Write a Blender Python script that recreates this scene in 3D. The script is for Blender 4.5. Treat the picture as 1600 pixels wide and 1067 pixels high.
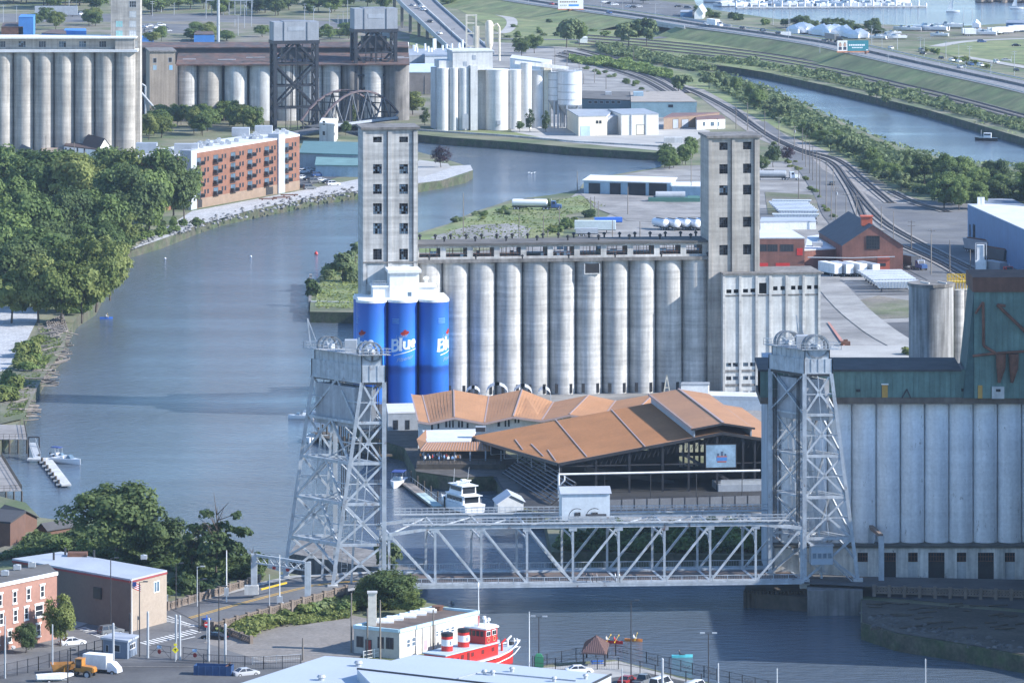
import bpy, math, random
import numpy as np
from mathutils import Vector, Matrix
from mathutils.geometry import tessellate_polygon
for o in list(bpy.data.objects): bpy.data.objects.remove(o)
R=math.radians; PI=math.pi
rnd=random.Random(7)
HAZE=3.2e-5
# ---------------------------------------------------------------- camera (level, lens shifted down), sky, sun, exposure
F=8000.0; VH=-410.0; CH=160.0       # focal length and horizon row in pixels of the 1600 px photo, eye height in metres
sc=bpy.context.scene; C=sc.collection
cd=bpy.data.cameras.new('camera'); cam=bpy.data.objects.new('camera',cd); C.objects.link(cam)
cam.location=(0,0,CH); cam.rotation_euler=(R(90),0,0)
cd.sensor_width=36; cd.lens=36*F/1600; cd.shift_y=-(533.5-VH)/1600
cd.clip_start=1; cd.clip_end=60000
sc.camera=cam
SAZ=-12.0; SEL=31.0                 # sun: degrees from +X (right) turned to the viewer, elevation
w=bpy.data.worlds.new('World'); sc.world=w; w.use_nodes=True
nt=w.node_tree; bg=nt.nodes['Background']; sk=nt.nodes.new('ShaderNodeTexSky')
sk.sky_type='NISHITA'; sk.sun_disc=False; sk.sun_elevation=R(SEL); sk.sun_rotation=R(90-SAZ)
sk.air_density=1.0; sk.dust_density=0.2; sk.ozone_density=6.0
nt.links.new(sk.outputs[0],bg.inputs[0]); bg.inputs[1].default_value=0.15
sd=bpy.data.lights.new('sun','SUN'); sun=bpy.data.objects.new('sun',sd); C.objects.link(sun)
sd.energy=4.3; sd.angle=R(0.5); sd.color=(1.0,0.97,0.93)
dv=Vector((math.cos(R(SAZ))*math.cos(R(SEL)),math.sin(R(SAZ))*math.cos(R(SEL)),math.sin(R(SEL))))
sun.rotation_euler=dv.to_track_quat('Z','Y').to_euler(); sun.location=(300,900,500)
vs=sc.view_settings; vs.view_transform='Standard'; vs.look='None'; vs.gamma=1; vs.use_curve_mapping=False; vs.exposure=0.98
try:
    sc.cycles.use_denoising=True; sc.cycles.max_bounces=6; sc.cycles.volume_bounces=0
    sc.cycles.transparent_max_bounces=6
except Exception: pass
# ---------------------------------------------------------------- pixel <-> place
LZ=3.0
def Yat(v,z=LZ): return F*(CH-z)/(v-VH)
def G(u,v,z=LZ):
    Y=Yat(v,z); return Vector(((u-800)*Y/F,Y,z))
def Zat(v,Y): return CH-(v-VH)*Y/F
def Xat(u,Y): return (u-800)*Y/F
def mpp(v,z=LZ): return Yat(v,z)/F          # metres per photo pixel
class Fr:
    """upright frame: origin O, local x along deg; P(u,v) -> local (x,z) on its front plane (or plane y=yl)"""
    def __init__(s,O,deg): s.O=Vector(O); s.a=R(deg); s.deg=deg; s.c=math.cos(s.a); s.s=math.sin(s.a)
    def P(s,u,v,yl=0.0):
        d=Vector(((u-800)/F,1.0,-(v-VH)/F)); n=Vector((s.s,-s.c,0)); O=s.O+Vector((-s.s*yl,s.c*yl,0))
        t=n.dot(O-Vector((0,0,CH)))/n.dot(d); p=Vector((0,0,CH))+t*d-s.O
        return (p.x*s.c+p.y*s.s, p.z)
    def L(s,p):
        p=Vector(p)-s.O; return Vector((p.x*s.c+p.y*s.s,-p.x*s.s+p.y*s.c,p.z))
    def W(s,x,y,z): return s.O+Vector((x*s.c-y*s.s,x*s.s+y*s.c,z))
def face(p,q):
    d=Vector(q)-Vector(p); return Fr(p,math.degrees(math.atan2(d.y,d.x)))
# ---------------------------------------------------------------- objects
def prop(o,label=None,cat=None,group=None,kind=None):
    if label: o['label']=label
    if cat: o['category']=cat
    if group: o['group']=group
    if kind: o['kind']=kind
    return o
def T(name,label,cat,loc,group=None,deg=0):
    o=bpy.data.objects.new(name,None); C.objects.link(o); o.location=loc; o.rotation_euler=(0,0,R(deg)); o.empty_display_size=.5
    return prop(o,label,cat,group)
def link(name,me,parent=None,loc=None,deg=0,sc_=None,rot=None):
    o=bpy.data.objects.new(name,me); C.objects.link(o)
    if parent: o.parent=parent
    if loc is not None: o.location=loc
    o.rotation_euler=rot if rot else (0,0,R(deg))
    if sc_: o.scale=sc_ if not isinstance(sc_,(int,float)) else (sc_,)*3
    return o
def dup(t,loc,deg=None,label=None,group=None,scale=None):
    r=t.copy(); C.objects.link(r); r.location=loc
    if deg is not None: r.rotation_euler=(0,0,R(deg))
    if label: r['label']=label
    if group: r['group']=group
    if scale: r.scale=scale if not isinstance(scale,(int,float)) else (scale,)*3
    for ch in KIDS(t):
        c=ch.copy(); C.objects.link(c); c.parent=r
        for g in KIDS(ch):
            d=g.copy(); C.objects.link(d); d.parent=c
    return r
_kc={}
def KIDS(o):
    k=o.name
    if k not in _kc: _kc[k]=list(o.children)
    return _kc[k]
class MB:
    def __init__(s): s.v=[]; s.f=[]; s.m=[]; s.k=0
    def add(s,vs,fs):
        b=len(s.v); s.v+=[tuple(p) for p in vs]; s.f+=[tuple(b+i for i in f) for f in fs]; s.m+=[s.k]*len(fs); return s
    def box(s,x0,x1,y0,y1,z0,z1):
        return s.add([(x0,y0,z0),(x1,y0,z0),(x1,y1,z0),(x0,y1,z0),(x0,y0,z1),(x1,y0,z1),(x1,y1,z1),(x0,y1,z1)],
            [(3,2,1,0),(4,5,6,7),(0,1,5,4),(1,2,6,5),(2,3,7,6),(3,0,4,7)])
    def cbox(s,c,d): return s.box(c[0]-d[0]/2,c[0]+d[0]/2,c[1]-d[1]/2,c[1]+d[1]/2,c[2]-d[2]/2,c[2]+d[2]/2)
    def prism(s,poly,z0,z1):
        n=len(poly); poly=[(p[0],p[1]) for p in poly]
        if sum(poly[i][0]*poly[(i+1)%n][1]-poly[(i+1)%n][0]*poly[i][1] for i in range(n))<0: poly=poly[::-1]
        vs=[(x,y,z0) for x,y in poly]+[(x,y,z1) for x,y in poly]
        return s.add(vs,[tuple(range(n-1,-1,-1)),tuple(range(n,2*n))]+[(i,(i+1)%n,n+(i+1)%n,n+i) for i in range(n)])
    def slab(s,pts,t):
        """3-D polygon (any tilt) given thickness t downward"""
        n=len(pts); vs=[tuple(p) for p in pts]+[(p[0],p[1],p[2]-t) for p in pts]
        return s.add(vs,[tuple(range(n)),tuple(range(2*n-1,n-1,-1))]+[(i,n+i,n+(i+1)%n,(i+1)%n) for i in range(n)])
    def bar(s,p,q,w,h=None,up=(0,0,1)):
        h=h or w; p=Vector(p); q=Vector(q); d=(q-p).normalized(); up=Vector(up)
        if abs(d.dot(up))>.98: up=Vector((0,1,0))
        a=d.cross(up).normalized()*w/2; b=a.cross(d).normalized()*h/2
        vs=[p-a-b,p+a-b,p+a+b,p-a+b,q-a-b,q+a-b,q+a+b,q-a+b]
        return s.add(vs,[(0,1,2,3),(7,6,5,4),(0,4,5,1),(1,5,6,2),(2,6,7,3),(3,7,4,0)])
    def cyl(s,p,q,r0,r1=None,n=10,cap=True):
        r1=r0 if r1 is None else r1; p=Vector(p); q=Vector(q); d=(q-p).normalized()
        up=Vector((0,0,1)) if abs(d.z)<.98 else Vector((0,1,0))
        a=d.cross(up).normalized(); b=a.cross(d)
        vs=[p+(a*math.cos(2*PI*i/n)+b*math.sin(2*PI*i/n))*r0 for i in range(n)]+[q+(a*math.cos(2*PI*i/n)+b*math.sin(2*PI*i/n))*r1 for i in range(n)]
        fs=[(i,n+i,n+(i+1)%n,(i+1)%n) for i in range(n)]
        if cap: fs+=[tuple(range(n)),tuple(range(2*n-1,n-1,-1))]
        return s.add(vs,fs)
    def path(s,pts,r,n=6):
        for a,b in zip(pts,pts[1:]): s.cyl(a,b,r,r,n)
        return s
    def lathe(s,prof,n=24,c=(0,0,0)):
        vs=[];fs=[]
        for (r,z) in prof: vs+=[(c[0]+r*math.cos(2*PI*i/n),c[1]+r*math.sin(2*PI*i/n),c[2]+z) for i in range(n)]
        for k in range(len(prof)-1): fs+=[(k*n+i,k*n+(i+1)%n,(k+1)*n+(i+1)%n,(k+1)*n+i) for i in range(n)]
        fs+=[tuple(range(n-1,-1,-1)),tuple(range((len(prof)-1)*n,len(prof)*n))]
        return s.add(vs,fs)
    def loft(s,secs,cap=True):
        n=len(secs[0]); vs=[p for q in secs for p in q]; fs=[]
        for k in range(len(secs)-1): fs+=[(k*n+i,k*n+(i+1)%n,(k+1)*n+(i+1)%n,(k+1)*n+i) for i in range(n)]
        if cap: fs+=[tuple(range(n-1,-1,-1)),tuple(range((len(secs)-1)*n,len(secs)*n))]
        return s.add(vs,fs)
    def wall(s,x0,x1,z0,z1,holes,y=0.0,t=.3):
        """upright wall x0..x1,z0..z1 facing -y with real openings (hx0,hx1,hz0,hz1)"""
        xs=sorted({x0,x1}|{min(max(h[i],x0),x1) for h in holes for i in (0,1)}); zs=sorted({z0,z1}|{min(max(h[i],z0),z1) for h in holes for i in (2,3)})
        inh=lambda x,z: any(h[0]<x<h[1] and h[2]<z<h[3] for h in holes)
        for a,b in zip(xs,xs[1:]):
            for c,d in zip(zs,zs[1:]):
                if inh((a+b)/2,(c+d)/2): continue
                s.add([(a,y,c),(b,y,c),(b,y,d),(a,y,d),(a,y+t,c),(b,y+t,c),(b,y+t,d),(a,y+t,d)],[(0,1,2,3),(7,6,5,4)])
        ed=[(x0,x1,z0,z1,1)]+[(h[0],h[1],h[2],h[3],-1) for h in holes]
        for (a,b,c,d,sg) in ed:
            q=[(a,c),(b,c),(b,d),(a,d)]
            for i in range(4):
                (p,r),(p2,r2)=q[i],q[(i+1)%4]
                fc=(0,1,2,3) if sg<0 else (3,2,1,0)
                s.add([(p,y,r),(p2,y,r2),(p2,y+t,r2),(p,y+t,r)],[fc])
        return s
    def me(s,name,mats,smooth=False):
        me=bpy.data.meshes.new(name); me.from_pydata(s.v,[],s.f)
        for m in (mats if isinstance(mats,(list,tuple)) else [mats]): me.materials.append(m)
        if any(s.m): me.polygons.foreach_set('material_index',s.m)
        if smooth:
            me.polygons.foreach_set('use_smooth',[True]*len(s.f))
            try: me.set_sharp_from_angle(angle=R(40))
            except Exception: pass
        me.update(); return me
    def build(s,name,mats,parent=None,loc=None,smooth=False,deg=0):
        return link(name,s.me(name,mats,smooth),parent,loc,deg)
def tf(pts,fr): return [fr.W(*p) for p in pts]
# ---------------------------------------------------------------- materials
_m={}
def mat(name,col,rough=.8,amt=.18,ns=.25,streak=0,band=0,fine=.08,metal=0,spec=None,bump=0,rust=None,rustamt=0,rs=.6,alpha=None,vary=0,det=6,col2=None):
    if name in _m: return _m[name]
    m=bpy.data.materials.new(name); m.use_nodes=True; n=m.node_tree.nodes; l=m.node_tree.links
    b=n['Principled BSDF']; b.inputs['Roughness'].default_value=rough; b.inputs['Metallic'].default_value=metal
    if spec is not None: b.inputs['Specular IOR Level'].default_value=spec
    geo=n.new('ShaderNodeNewGeometry'); pos=geo.outputs['Position']
    def noise(scale,vec=(1,1,1),detail=det,rg=.55):
        mp=n.new('ShaderNodeMapping'); mp.inputs['Scale'].default_value=vec; l.new(pos,mp.inputs[0])
        t=n.new('ShaderNodeTexNoise'); t.inputs['Scale'].default_value=scale; t.inputs['Detail'].default_value=detail; t.inputs['Roughness'].default_value=rg
        l.new(mp.outputs[0],t.inputs['Vector']); return t.outputs['Fac']
    def mul(c,fac,amount):
        r=n.new('ShaderNodeMapRange'); r.inputs[1].default_value=.3; r.inputs[2].default_value=.7; r.inputs[3].default_value=1-amount; r.inputs[4].default_value=1+amount
        l.new(fac,r.inputs[0]); x=n.new('ShaderNodeMix'); x.data_type='RGBA'; x.blend_type='MULTIPLY'; x.inputs[0].default_value=1
        l.new(c,x.inputs[6]); l.new(r.outputs[0],x.inputs[7]); return x.outputs[2]
    def mixc(c,col_,fac,lo,hi):
        r=n.new('ShaderNodeMapRange'); r.inputs[1].default_value=lo; r.inputs[2].default_value=hi; l.new(fac,r.inputs[0])
        x=n.new('ShaderNodeMix'); x.data_type='RGBA'; l.new(r.outputs[0],x.inputs[0]); l.new(c,x.inputs[6]); x.inputs[7].default_value=(*col_,1); return x.outputs[2]
    rgb=n.new('ShaderNodeRGB'); rgb.outputs[0].default_value=(*col,1); c=rgb.outputs[0]
    if col2: c=mixc(c,col2,noise(ns*.6,detail=8,rg=.65),.42,.6)
    if amt: c=mul(c,noise(ns),amt)
    if fine: c=mul(c,noise(1.7,detail=4),fine)
    if streak: c=mul(c,noise(1.1,(1,1,.06)),streak)
    if band: c=mul(c,noise(1.0,(.05,.05,1.1),detail=3),band)
    if rust: c=mixc(c,rust,noise(rs,(1,1,.5),detail=8,rg=.7),.62-rustamt,.72-rustamt)
    if vary:
        oi=n.new('ShaderNodeObjectInfo'); r=n.new('ShaderNodeMapRange'); r.inputs[3].default_value=1-vary; r.inputs[4].default_value=1+vary
        l.new(oi.outputs['Random'],r.inputs[0]); x=n.new('ShaderNodeMix'); x.data_type='RGBA'; x.blend_type='MULTIPLY'; x.inputs[0].default_value=1
        l.new(c,x.inputs[6]); l.new(r.outputs[0],x.inputs[7]); c=x.outputs[2]
    l.new(c,b.inputs['Base Color'])
    if bump:
        bp=n.new('ShaderNodeBump'); bp.inputs['Strength'].default_value=bump; bp.inputs['Distance'].default_value=.3
        l.new(noise(1.2),bp.inputs['Height']); l.new(bp.outputs[0],b.inputs['Normal'])
    if alpha is not None: b.inputs['Alpha'].default_value=alpha
    _m[name]=m; return m
def leafmat(name,col,col2,tr=.35):
    m=bpy.data.materials.new(name); m.use_nodes=True; n=m.node_tree.nodes; l=m.node_tree.links
    b=n['Principled BSDF']; b.inputs['Roughness'].default_value=.7; b.inputs['Specular IOR Level'].default_value=.25
    geo=n.new('ShaderNodeNewGeometry'); oi=n.new('ShaderNodeObjectInfo')
    t=n.new('ShaderNodeTexNoise'); t.inputs['Scale'].default_value=.28; t.inputs['Detail'].default_value=5; l.new(geo.outputs['Position'],t.inputs['Vector'])
    a=n.new('ShaderNodeMath'); a.operation='ADD'; l.new(t.outputs['Fac'],a.inputs[0])
    r0=n.new('ShaderNodeMapRange'); r0.inputs[3].default_value=-.28; r0.inputs[4].default_value=.28; l.new(oi.outputs['Random'],r0.inputs[0]); l.new(r0.outputs[0],a.inputs[1])
    a2=n.new('ShaderNodeMath'); a2.operation='ADD'; l.new(a.outputs[0],a2.inputs[0])
    r1=n.new('ShaderNodeMapRange'); r1.inputs[3].default_value=-.2; r1.inputs[4].default_value=.2; l.new(geo.outputs['Random Per Island'],r1.inputs[0]); l.new(r1.outputs[0],a2.inputs[1])
    r=n.new('ShaderNodeMapRange'); r.inputs[1].default_value=.2; r.inputs[2].default_value=.8; l.new(a2.outputs[0],r.inputs[0])
    x=n.new('ShaderNodeMix'); x.data_type='RGBA'; x.inputs[6].default_value=(*col,1); x.inputs[7].default_value=(*col2,1); l.new(r.outputs[0],x.inputs[0])
    l.new(x.outputs[2],b.inputs['Base Color'])
    ts=n.new('ShaderNodeBsdfTranslucent'); l.new(x.outputs[2],ts.inputs[0]); ms=n.new('ShaderNodeMixShader'); ms.inputs[0].default_value=tr
    l.new(b.outputs[0],ms.inputs[1]); l.new(ts.outputs[0],ms.inputs[2]); l.new(ms.outputs[0],n['Material Output'].inputs[0])
    return m
conc=mat('weathered concrete',(.42,.41,.39),.9,.18,.18,streak=.22,band=.2,vary=.08)
conc2=mat('pale concrete',(.5,.5,.485),.9,.18,.2,streak=.2,band=.05)
concL=mat('buff concrete',(.36,.335,.3),.9,.2,.16,streak=.22,band=.14,vary=.05)
concD=mat('dark stained concrete',(.17,.16,.15),.9,.3,.2,streak=.35)
whitew=mat('chalky white silo paint',(.78,.78,.78),.75,.06,.3,streak=.1,band=.05,rust=(.3,.27,.24),rustamt=.005,rs=.8)
white=mat('white paint',(.78,.78,.76),.5,.05,.3,streak=.05)
whroof=mat('white roof membrane',(.6,.61,.62),.6,.1,.2)
grroof=mat('light grey roof membrane',(.38,.41,.46),.6,.1,.15,fine=.05)
grey=mat('grey paint',(.3,.33,.37),.6,.1,.3,streak=.08)
steel=mat('silver bridge paint',(.4,.43,.46),.45,.2,.6,rust=(.13,.075,.055),rustamt=.03,rs=.7,streak=.15)
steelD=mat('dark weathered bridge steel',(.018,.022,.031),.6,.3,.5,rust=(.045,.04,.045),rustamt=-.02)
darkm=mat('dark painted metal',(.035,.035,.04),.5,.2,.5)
blackm=mat('black metal',(.015,.015,.018),.5,0,.5,fine=0)
galv=mat('galvanised metal',(.38,.4,.42),.5,.1,.5)
glass=mat('dark window glass',(.025,.03,.038),.12,.2,.4,fine=0,spec=.6)
glassB=mat('bluish window glass',(.1,.15,.2),.12,.3,.4,fine=0,spec=.7)
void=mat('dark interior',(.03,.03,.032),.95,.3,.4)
brick=mat('orange brick',(.2,.09,.055),.85,.14,.4,band=.06)
brickR=mat('red brick',(.2,.088,.066),.85,.2,.3,streak=.1)
brickS=mat('salmon painted brick',(.31,.165,.125),.85,.08,.3)
brickT=mat('tan brick',(.24,.17,.12),.85,.12,.4)
orroof=mat('orange ribbed roof metal',(.385,.195,.092),.65,.12,.1,fine=.06,streak=.06)
orridge=mat('roof ridge flashing',(.36,.27,.25),.5,.05)
green=mat('weathered green siding',(.105,.18,.16),.7,.2,.3,streak=.25,rust=(.1,.07,.05),rustamt=-.06)
greenroof=mat('green metal roof',(.1,.19,.19),.55,.1,.3)
brownm=mat('brown wall cladding',(.13,.1,.085),.7,.08,.3)
tanw=mat('tan wall cladding',(.33,.27,.215),.8,.07,.3)
cream=mat('cream wall',(.66,.6,.48),.8,.08,.3,streak=.08)
blued=mat('blue metal cladding',(.07,.18,.34),.6,.08,.3,streak=.08)
blueL=mat('pale blue metal siding',(.3,.42,.5),.6,.1,.3,streak=.08)
tealw=mat('teal grey block wall',(.2,.31,.36),.8,.1,.3)
tar=mat('tar and gravel roof',(.11,.105,.1),.95,.25,.25)
shing=mat('brown shingle roof',(.075,.05,.045),.9,.15,.6)
rusty=mat('rusty iron',(.15,.07,.045),.9,.35,.6)
rustroof=mat('rusty corrugated roof',(.13,.075,.06),.9,.4,.35,col2=(.07,.065,.065))
wood=mat('weathered grey timber',(.22,.19,.165),.9,.3,.5)
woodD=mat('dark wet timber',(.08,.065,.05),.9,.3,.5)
polem=mat('weathered utility pole wood',(.2,.175,.15),.9,.2,.5,vary=.25)
asph=mat('grey asphalt',(.115,.115,.12),.93,.22,.08,fine=.14,col2=(.15,.148,.145))
asphD=mat('dark asphalt',(.07,.07,.074),.93,.25,.1,fine=.14,col2=(.095,.095,.095))
paver=mat('pale concrete paving',(.36,.35,.33),.93,.15,.1)
yardm=mat('dusty gravel yard',(.27,.26,.245),.95,.3,.09,fine=.12,col2=(.2,.19,.18))
gravelm=mat('crushed stone',(.4,.4,.4),.95,.2,.3,fine=.35)
ballast=mat('track ballast',(.26,.24,.22),.95,.25,.2,fine=.25)
railm=mat('rail steel',(.07,.055,.05),.5,.2,.5)
tiem=mat('oily track bed',(.085,.075,.068),.95,.3,.5,fine=.3)
grassm=mat('rough grass',(.14,.18,.065),.95,.35,.1,fine=.25,col2=(.19,.2,.085))
grassd=mat('dry weedy ground',(.19,.18,.115),.95,.25,.05,fine=.25,col2=(.085,.115,.045))
soil=mat('bare soil and weeds',(.2,.175,.14),.95,.25,.06,fine=.25,col2=(.1,.115,.05))
yellow=mat('yellow paint',(.62,.42,.03),.5,.1)
orange=mat('orange paint',(.6,.2,.03),.5,.1)
red=mat('red paint',(.55,.03,.025),.4,.08,.6)
blue=mat('blue paint',(.03,.13,.5),.45,.08)
navy=mat('navy canvas',(.03,.06,.22),.7,.1)
lineW=mat('white road paint',(.62,.62,.6),.8,.15,.5)
lineY=mat('yellow road paint',(.55,.33,.06),.8,.15,.5)
carW=mat('white car paint',(.75,.76,.78),.25,0,fine=0)
carK=mat('black car paint',(.015,.016,.02),.22,0,fine=0)
carG=mat('grey car paint',(.16,.17,.18),.28,0,fine=0)
carS=mat('silver car paint',(.45,.46,.48),.28,0,fine=0)
carR=mat('dark red car paint',(.28,.03,.03),.25,0,fine=0)
carB=mat('blue car paint',(.05,.1,.24),.25,0,fine=0)
rubber=mat('tyre rubber',(.02,.02,.02),.9,0,fine=0)
bark=mat('tree bark',(.09,.07,.055),.95,.25,.8)
lfA=leafmat('green leaves',(.075,.12,.038),(.18,.245,.075))
lfB=leafmat('yellow green leaves',(.11,.15,.04),(.25,.28,.09))
lfC=leafmat('dark green leaves',(.045,.078,.03),(.12,.165,.058))
lfP=leafmat('purple leaves',(.02,.012,.02),(.06,.025,.04),.15)
lfG=leafmat('grey green leaves',(.1,.14,.062),(.23,.28,.13))
skin=mat('skin',(.5,.32,.24),.6,0,fine=0)
# ================================================================ ground, water
def struct(name,me_,kind='structure',loc=(0,0,0)):
    o=link(name,me_,None,loc); return prop(o,kind=kind)
def sheet_me(name,pts,m,skirt=0):
    """flat polygon of world points, tessellated"""
    pts=[Vector(p) for p in pts]; tris=tessellate_polygon([[Vector((p.x,p.y,0)) for p in pts]])
    vs=[tuple(p) for p in pts]; fs=[]
    for t in tris:
        a,b,c=[pts[i] for i in t]
        fs.append(tuple(t) if (b.x-a.x)*(c.y-a.y)-(b.y-a.y)*(c.x-a.x)>0 else tuple(t[::-1]))
    n=len(vs)
    if skirt:
        vs+=[(p.x,p.y,p.z-skirt) for p in pts]
        ar=sum(pts[i].x*pts[(i+1)%n].y-pts[(i+1)%n].x*pts[i].y for i in range(n))
        for i in range(n):
            j=(i+1)%n; fs.append((i,n+i,n+j,j) if ar>0 else (j,n+j,n+i,i))
    me=bpy.data.meshes.new(name); me.from_pydata(vs,[],fs); me.materials.append(m)
    if skirt: me.polygons.foreach_set('material_index',[0]*len(tris)+[1]*n)
    me.update(); return me
# water: dark silty river, wind ruffled
wm=bpy.data.materials.new('river water'); wm.use_nodes=True
n=wm.node_tree.nodes; l=wm.node_tree.links; b=n['Principled BSDF']
b.inputs['Base Color'].default_value=(.09,.115,.145,1); b.inputs['Roughness'].default_value=.12; b.inputs['IOR'].default_value=1.33
geo=n.new('ShaderNodeNewGeometry'); hs=None
def wn(scale,vec,det,rg):
    mp=n.new('ShaderNodeMapping'); mp.inputs['Scale'].default_value=vec; l.new(geo.outputs['Position'],mp.inputs[0])
    t=n.new('ShaderNodeTexNoise'); t.inputs['Scale'].default_value=scale; t.inputs['Detail'].default_value=det; t.inputs['Roughness'].default_value=rg
    l.new(mp.outputs[0],t.inputs['Vector']); return t.outputs['Fac']
big=wn(.012,(1,.55,1),3,.5); big2=wn(.035,(.12,1,1),4,.55); rip=wn(.55,(.45,1,1),5,.62)
mm=n.new('ShaderNodeMath'); mm.operation='ADD'; l.new(big,mm.inputs[0]); l.new(big2,mm.inputs[1])
mr=n.new('ShaderNodeMapRange'); mr.inputs[1].default_value=.7; mr.inputs[2].default_value=1.25; mr.inputs[3].default_value=.25; mr.inputs[4].default_value=2.0; l.new(mm.outputs[0],mr.inputs[0])
bp=n.new('ShaderNodeBump'); bp.inputs['Distance'].default_value=.5; l.new(rip,bp.inputs['Height']); l.new(mr.outputs[0],bp.inputs['Strength'])
l.new(bp.outputs[0],b.inputs['Normal'])
struct('water',sheet_me('water',[(-14000,-3000,0),(14000,-3000,0),(14000,22000,0),(-14000,22000,0)],wm))
shore=[(-400,1400),(1500,1400),(1400,1130),(1200,1085),(1060,1055),(960,1030),(860,1036),(832,1044),(806,1056),(700,1066),(656,1052),(692,1024),(748,1000),(757,984),(700,947),(650,938),(600,922),(440,893),(400,882),(290,832),(190,802),
 (130,815),(100,813),(62,808),(40,785),(0,775),(-30,745),(-40,700),(0,690),(36,652),(60,600),(75,575),(98,545),(106,520),(120,495),(150,475),(168,440),(180,402),(200,389),(255,373),(310,351),
 (345,339),(390,329),(440,319),(500,306),(560,298),(600,293),(650,288),(690,282),(728,273),(739,266),(722,257),(690,247),(655,238),(600,225),(540,208),(480,190),
 (560,183),(620,197),(650,210),(700,215),(800,222),(900,231),(1043,240),(1046,250),(1030,262),(990,268),(930,278),(912,285),(905,297),(860,305),(800,312),(770,322),(740,331),
 (700,350),(660,362),(600,380),(540,402),(505,427),(487,443),(484,487),(556,488),(556,540),(554,600),(545,640),(560,672),(600,690),(632,700),(650,737),(720,747),(775,744),(800,790),(850,803),(862,862),
 (1240,868),(1262,905),(1345,935),(1345,972),(1400,990),(1500,1006),(1600,1024),(1900,1100),
 (2300,900),(2300,500),(1900,300),(1600,262),(1490,252),(1400,228),(1300,184),(1230,150),(1150,121),(1072,100),(1070,96),(1180,110),(1300,136),(1450,172),(1600,216),(1900,290),(2400,330),
 (2600,30),(1600,36),(1480,42),(1240,34),(1090,12),(1075,-20),(1060,-120),(900,-300),(-900,-300)]
landme=sheet_me('ground',[G(u,v,LZ) for u,v in shore],grassd,skirt=4.2)
landme.materials.append(mat('wet earth bank',(.085,.08,.055),.95,.35,.3,fine=.3,col2=(.05,.07,.03)))
struct('ground',landme)
_sz=[0]
def sheet(name,px,m,z=None,kind='structure'):
    """a flat surface laid on the ground: (u,v) outline; each sheet a little above the one before"""
    _sz[0]+=1; z=LZ+.02+.005*_sz[0] if z is None else z
    return struct(name,sheet_me(name,[G(u,v,z) for u,v in px],m),kind)
def ribbon_px(name,px,wm_,m,z=None,kind='structure',z3=None):
    """strip of width wm_ metres along a pixel polyline; z3 = height per point"""
    _sz[0]+=1; zz=LZ+.02+.005*_sz[0] if z is None else z
    pts=[G(u,v,(z3[i] if z3 else zz)) for i,(u,v) in enumerate(px)]
    return struct(name,ribbon_me(name,smoothp(pts),wm_,m),kind)
def smoothp(pts,k=4):
    if len(pts)<3: return pts
    out=[]; P=[pts[0]]+pts+[pts[-1]]
    for i in range(1,len(P)-2):
        p0,p1,p2,p3=P[i-1],P[i],P[i+1],P[i+2]
        for j in range(k):
            t=j/k; out.append(.5*((2*p1)+(p2-p0)*t+(2*p0-5*p1+4*p2-p3)*t*t+(3*p1-p0-3*p2+p3)*t**3))
    return out+[pts[-1]]
def offs(pts,d):
    out=[]
    for i,p in enumerate(pts):
        a=pts[max(i-1,0)]; b=pts[min(i+1,len(pts)-1)]; t=(b-a); t.z=0; t.normalize(); out.append(p+Vector((t.y,-t.x,0))*d)
    return out
def ribbon_me(name,pts,w_,m,dz=0):
    A=offs(pts,-w_/2); B=offs(pts,w_/2); k=len(pts)
    mb=MB(); mb.add([(p.x,p.y,p.z+dz) for p in B+A],[(i,i+1,k+i+1,k+i) for i in range(k-1)])
    me=mb.me(name,m)
    if me.polygons[0].normal.z<0: me.flip_normals()
    return me
# ---- west (left) bank
sheet('apartment_bank_rock',[(205,390),(300,330),(470,298),(560,280),(660,262),(735,258),(739,266),(690,282),(600,293),(500,306),(390,329),(310,351),(255,373)],gravelm)
sheet('parking_lot',[(462,250),(560,240),(560,268),(462,296)],asphD)
sheet('point_road',[(640,268),(655,250),(700,256),(705,262),(660,277)],paver)
sheet('gravel_shore',[(-60,480),(62,478),(58,500),(28,560),(5,580),(-60,585)],gravelm)
sheet('apartment_yard',[(-80,235),(200,215),(300,262),(220,330),(-80,330)],soil)
# ---- far left industrial ground
sheet('far_yard',[(-150,30),(330,25),(560,30),(640,50),(690,100),(690,190),(300,200),(-150,150)],soil)
sheet('far_road',[(-150,22),(330,22),(640,42),(640,50),(330,34),(-150,36)],asph)
sheet('far_parking',[(215,36),(330,40),(330,52),(215,52)],asph)
# ---- stone elevator quay
sheet('quay_lawn',[(660,205),(800,214),(905,224),(905,217),(800,206),(680,198)],grassm)
sheet('stone_yard',[(790,190),(1045,190),(1110,205),(1080,225),(1043,237),(880,222),(800,206)],paver)
sheet('plant_yard',[(690,60),(900,75),(1000,120),(1060,150),(1070,190),(690,195)],yardm)
# ---- middle peninsula
sheet('yard_floor',[(905,298),(935,280),(1048,260),(1235,252),(1295,310),(1300,365),(1425,395),(1425,540),(1300,660),(1100,660),(660,640),(600,560),(560,500),(562,488),(700,400),(905,370),(960,330),(880,318)],yardm)
sheet('riverside_grass',[(492,478),(496,445),(520,425),(600,386),(700,352),(770,325),(800,317),(870,315),(905,305),(960,322),(885,336),(880,368),(700,382),(640,430),(562,470),(562,482)],grassm)
sheet('gravel_patch',[(672,371),(735,352),(800,349),(830,356),(820,372),(700,380)],yardm)
sheet('rail_yard',[(1190,205),(1215,205),(1290,262),(1345,275),(1420,312),(1620,325),(1700,470),(1420,450),(1400,380),(1330,345),(1290,300)],asph)
sheet('track_gravel',[(1060,128),(1090,132),(1230,212),(1290,235),(1420,318),(1380,318),(1250,245),(1180,215)],ballast)
sheet('elevator_road_bed',[(1265,906),(1345,930),(1700,960),(1700,880),(1265,880)],asphD)
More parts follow.
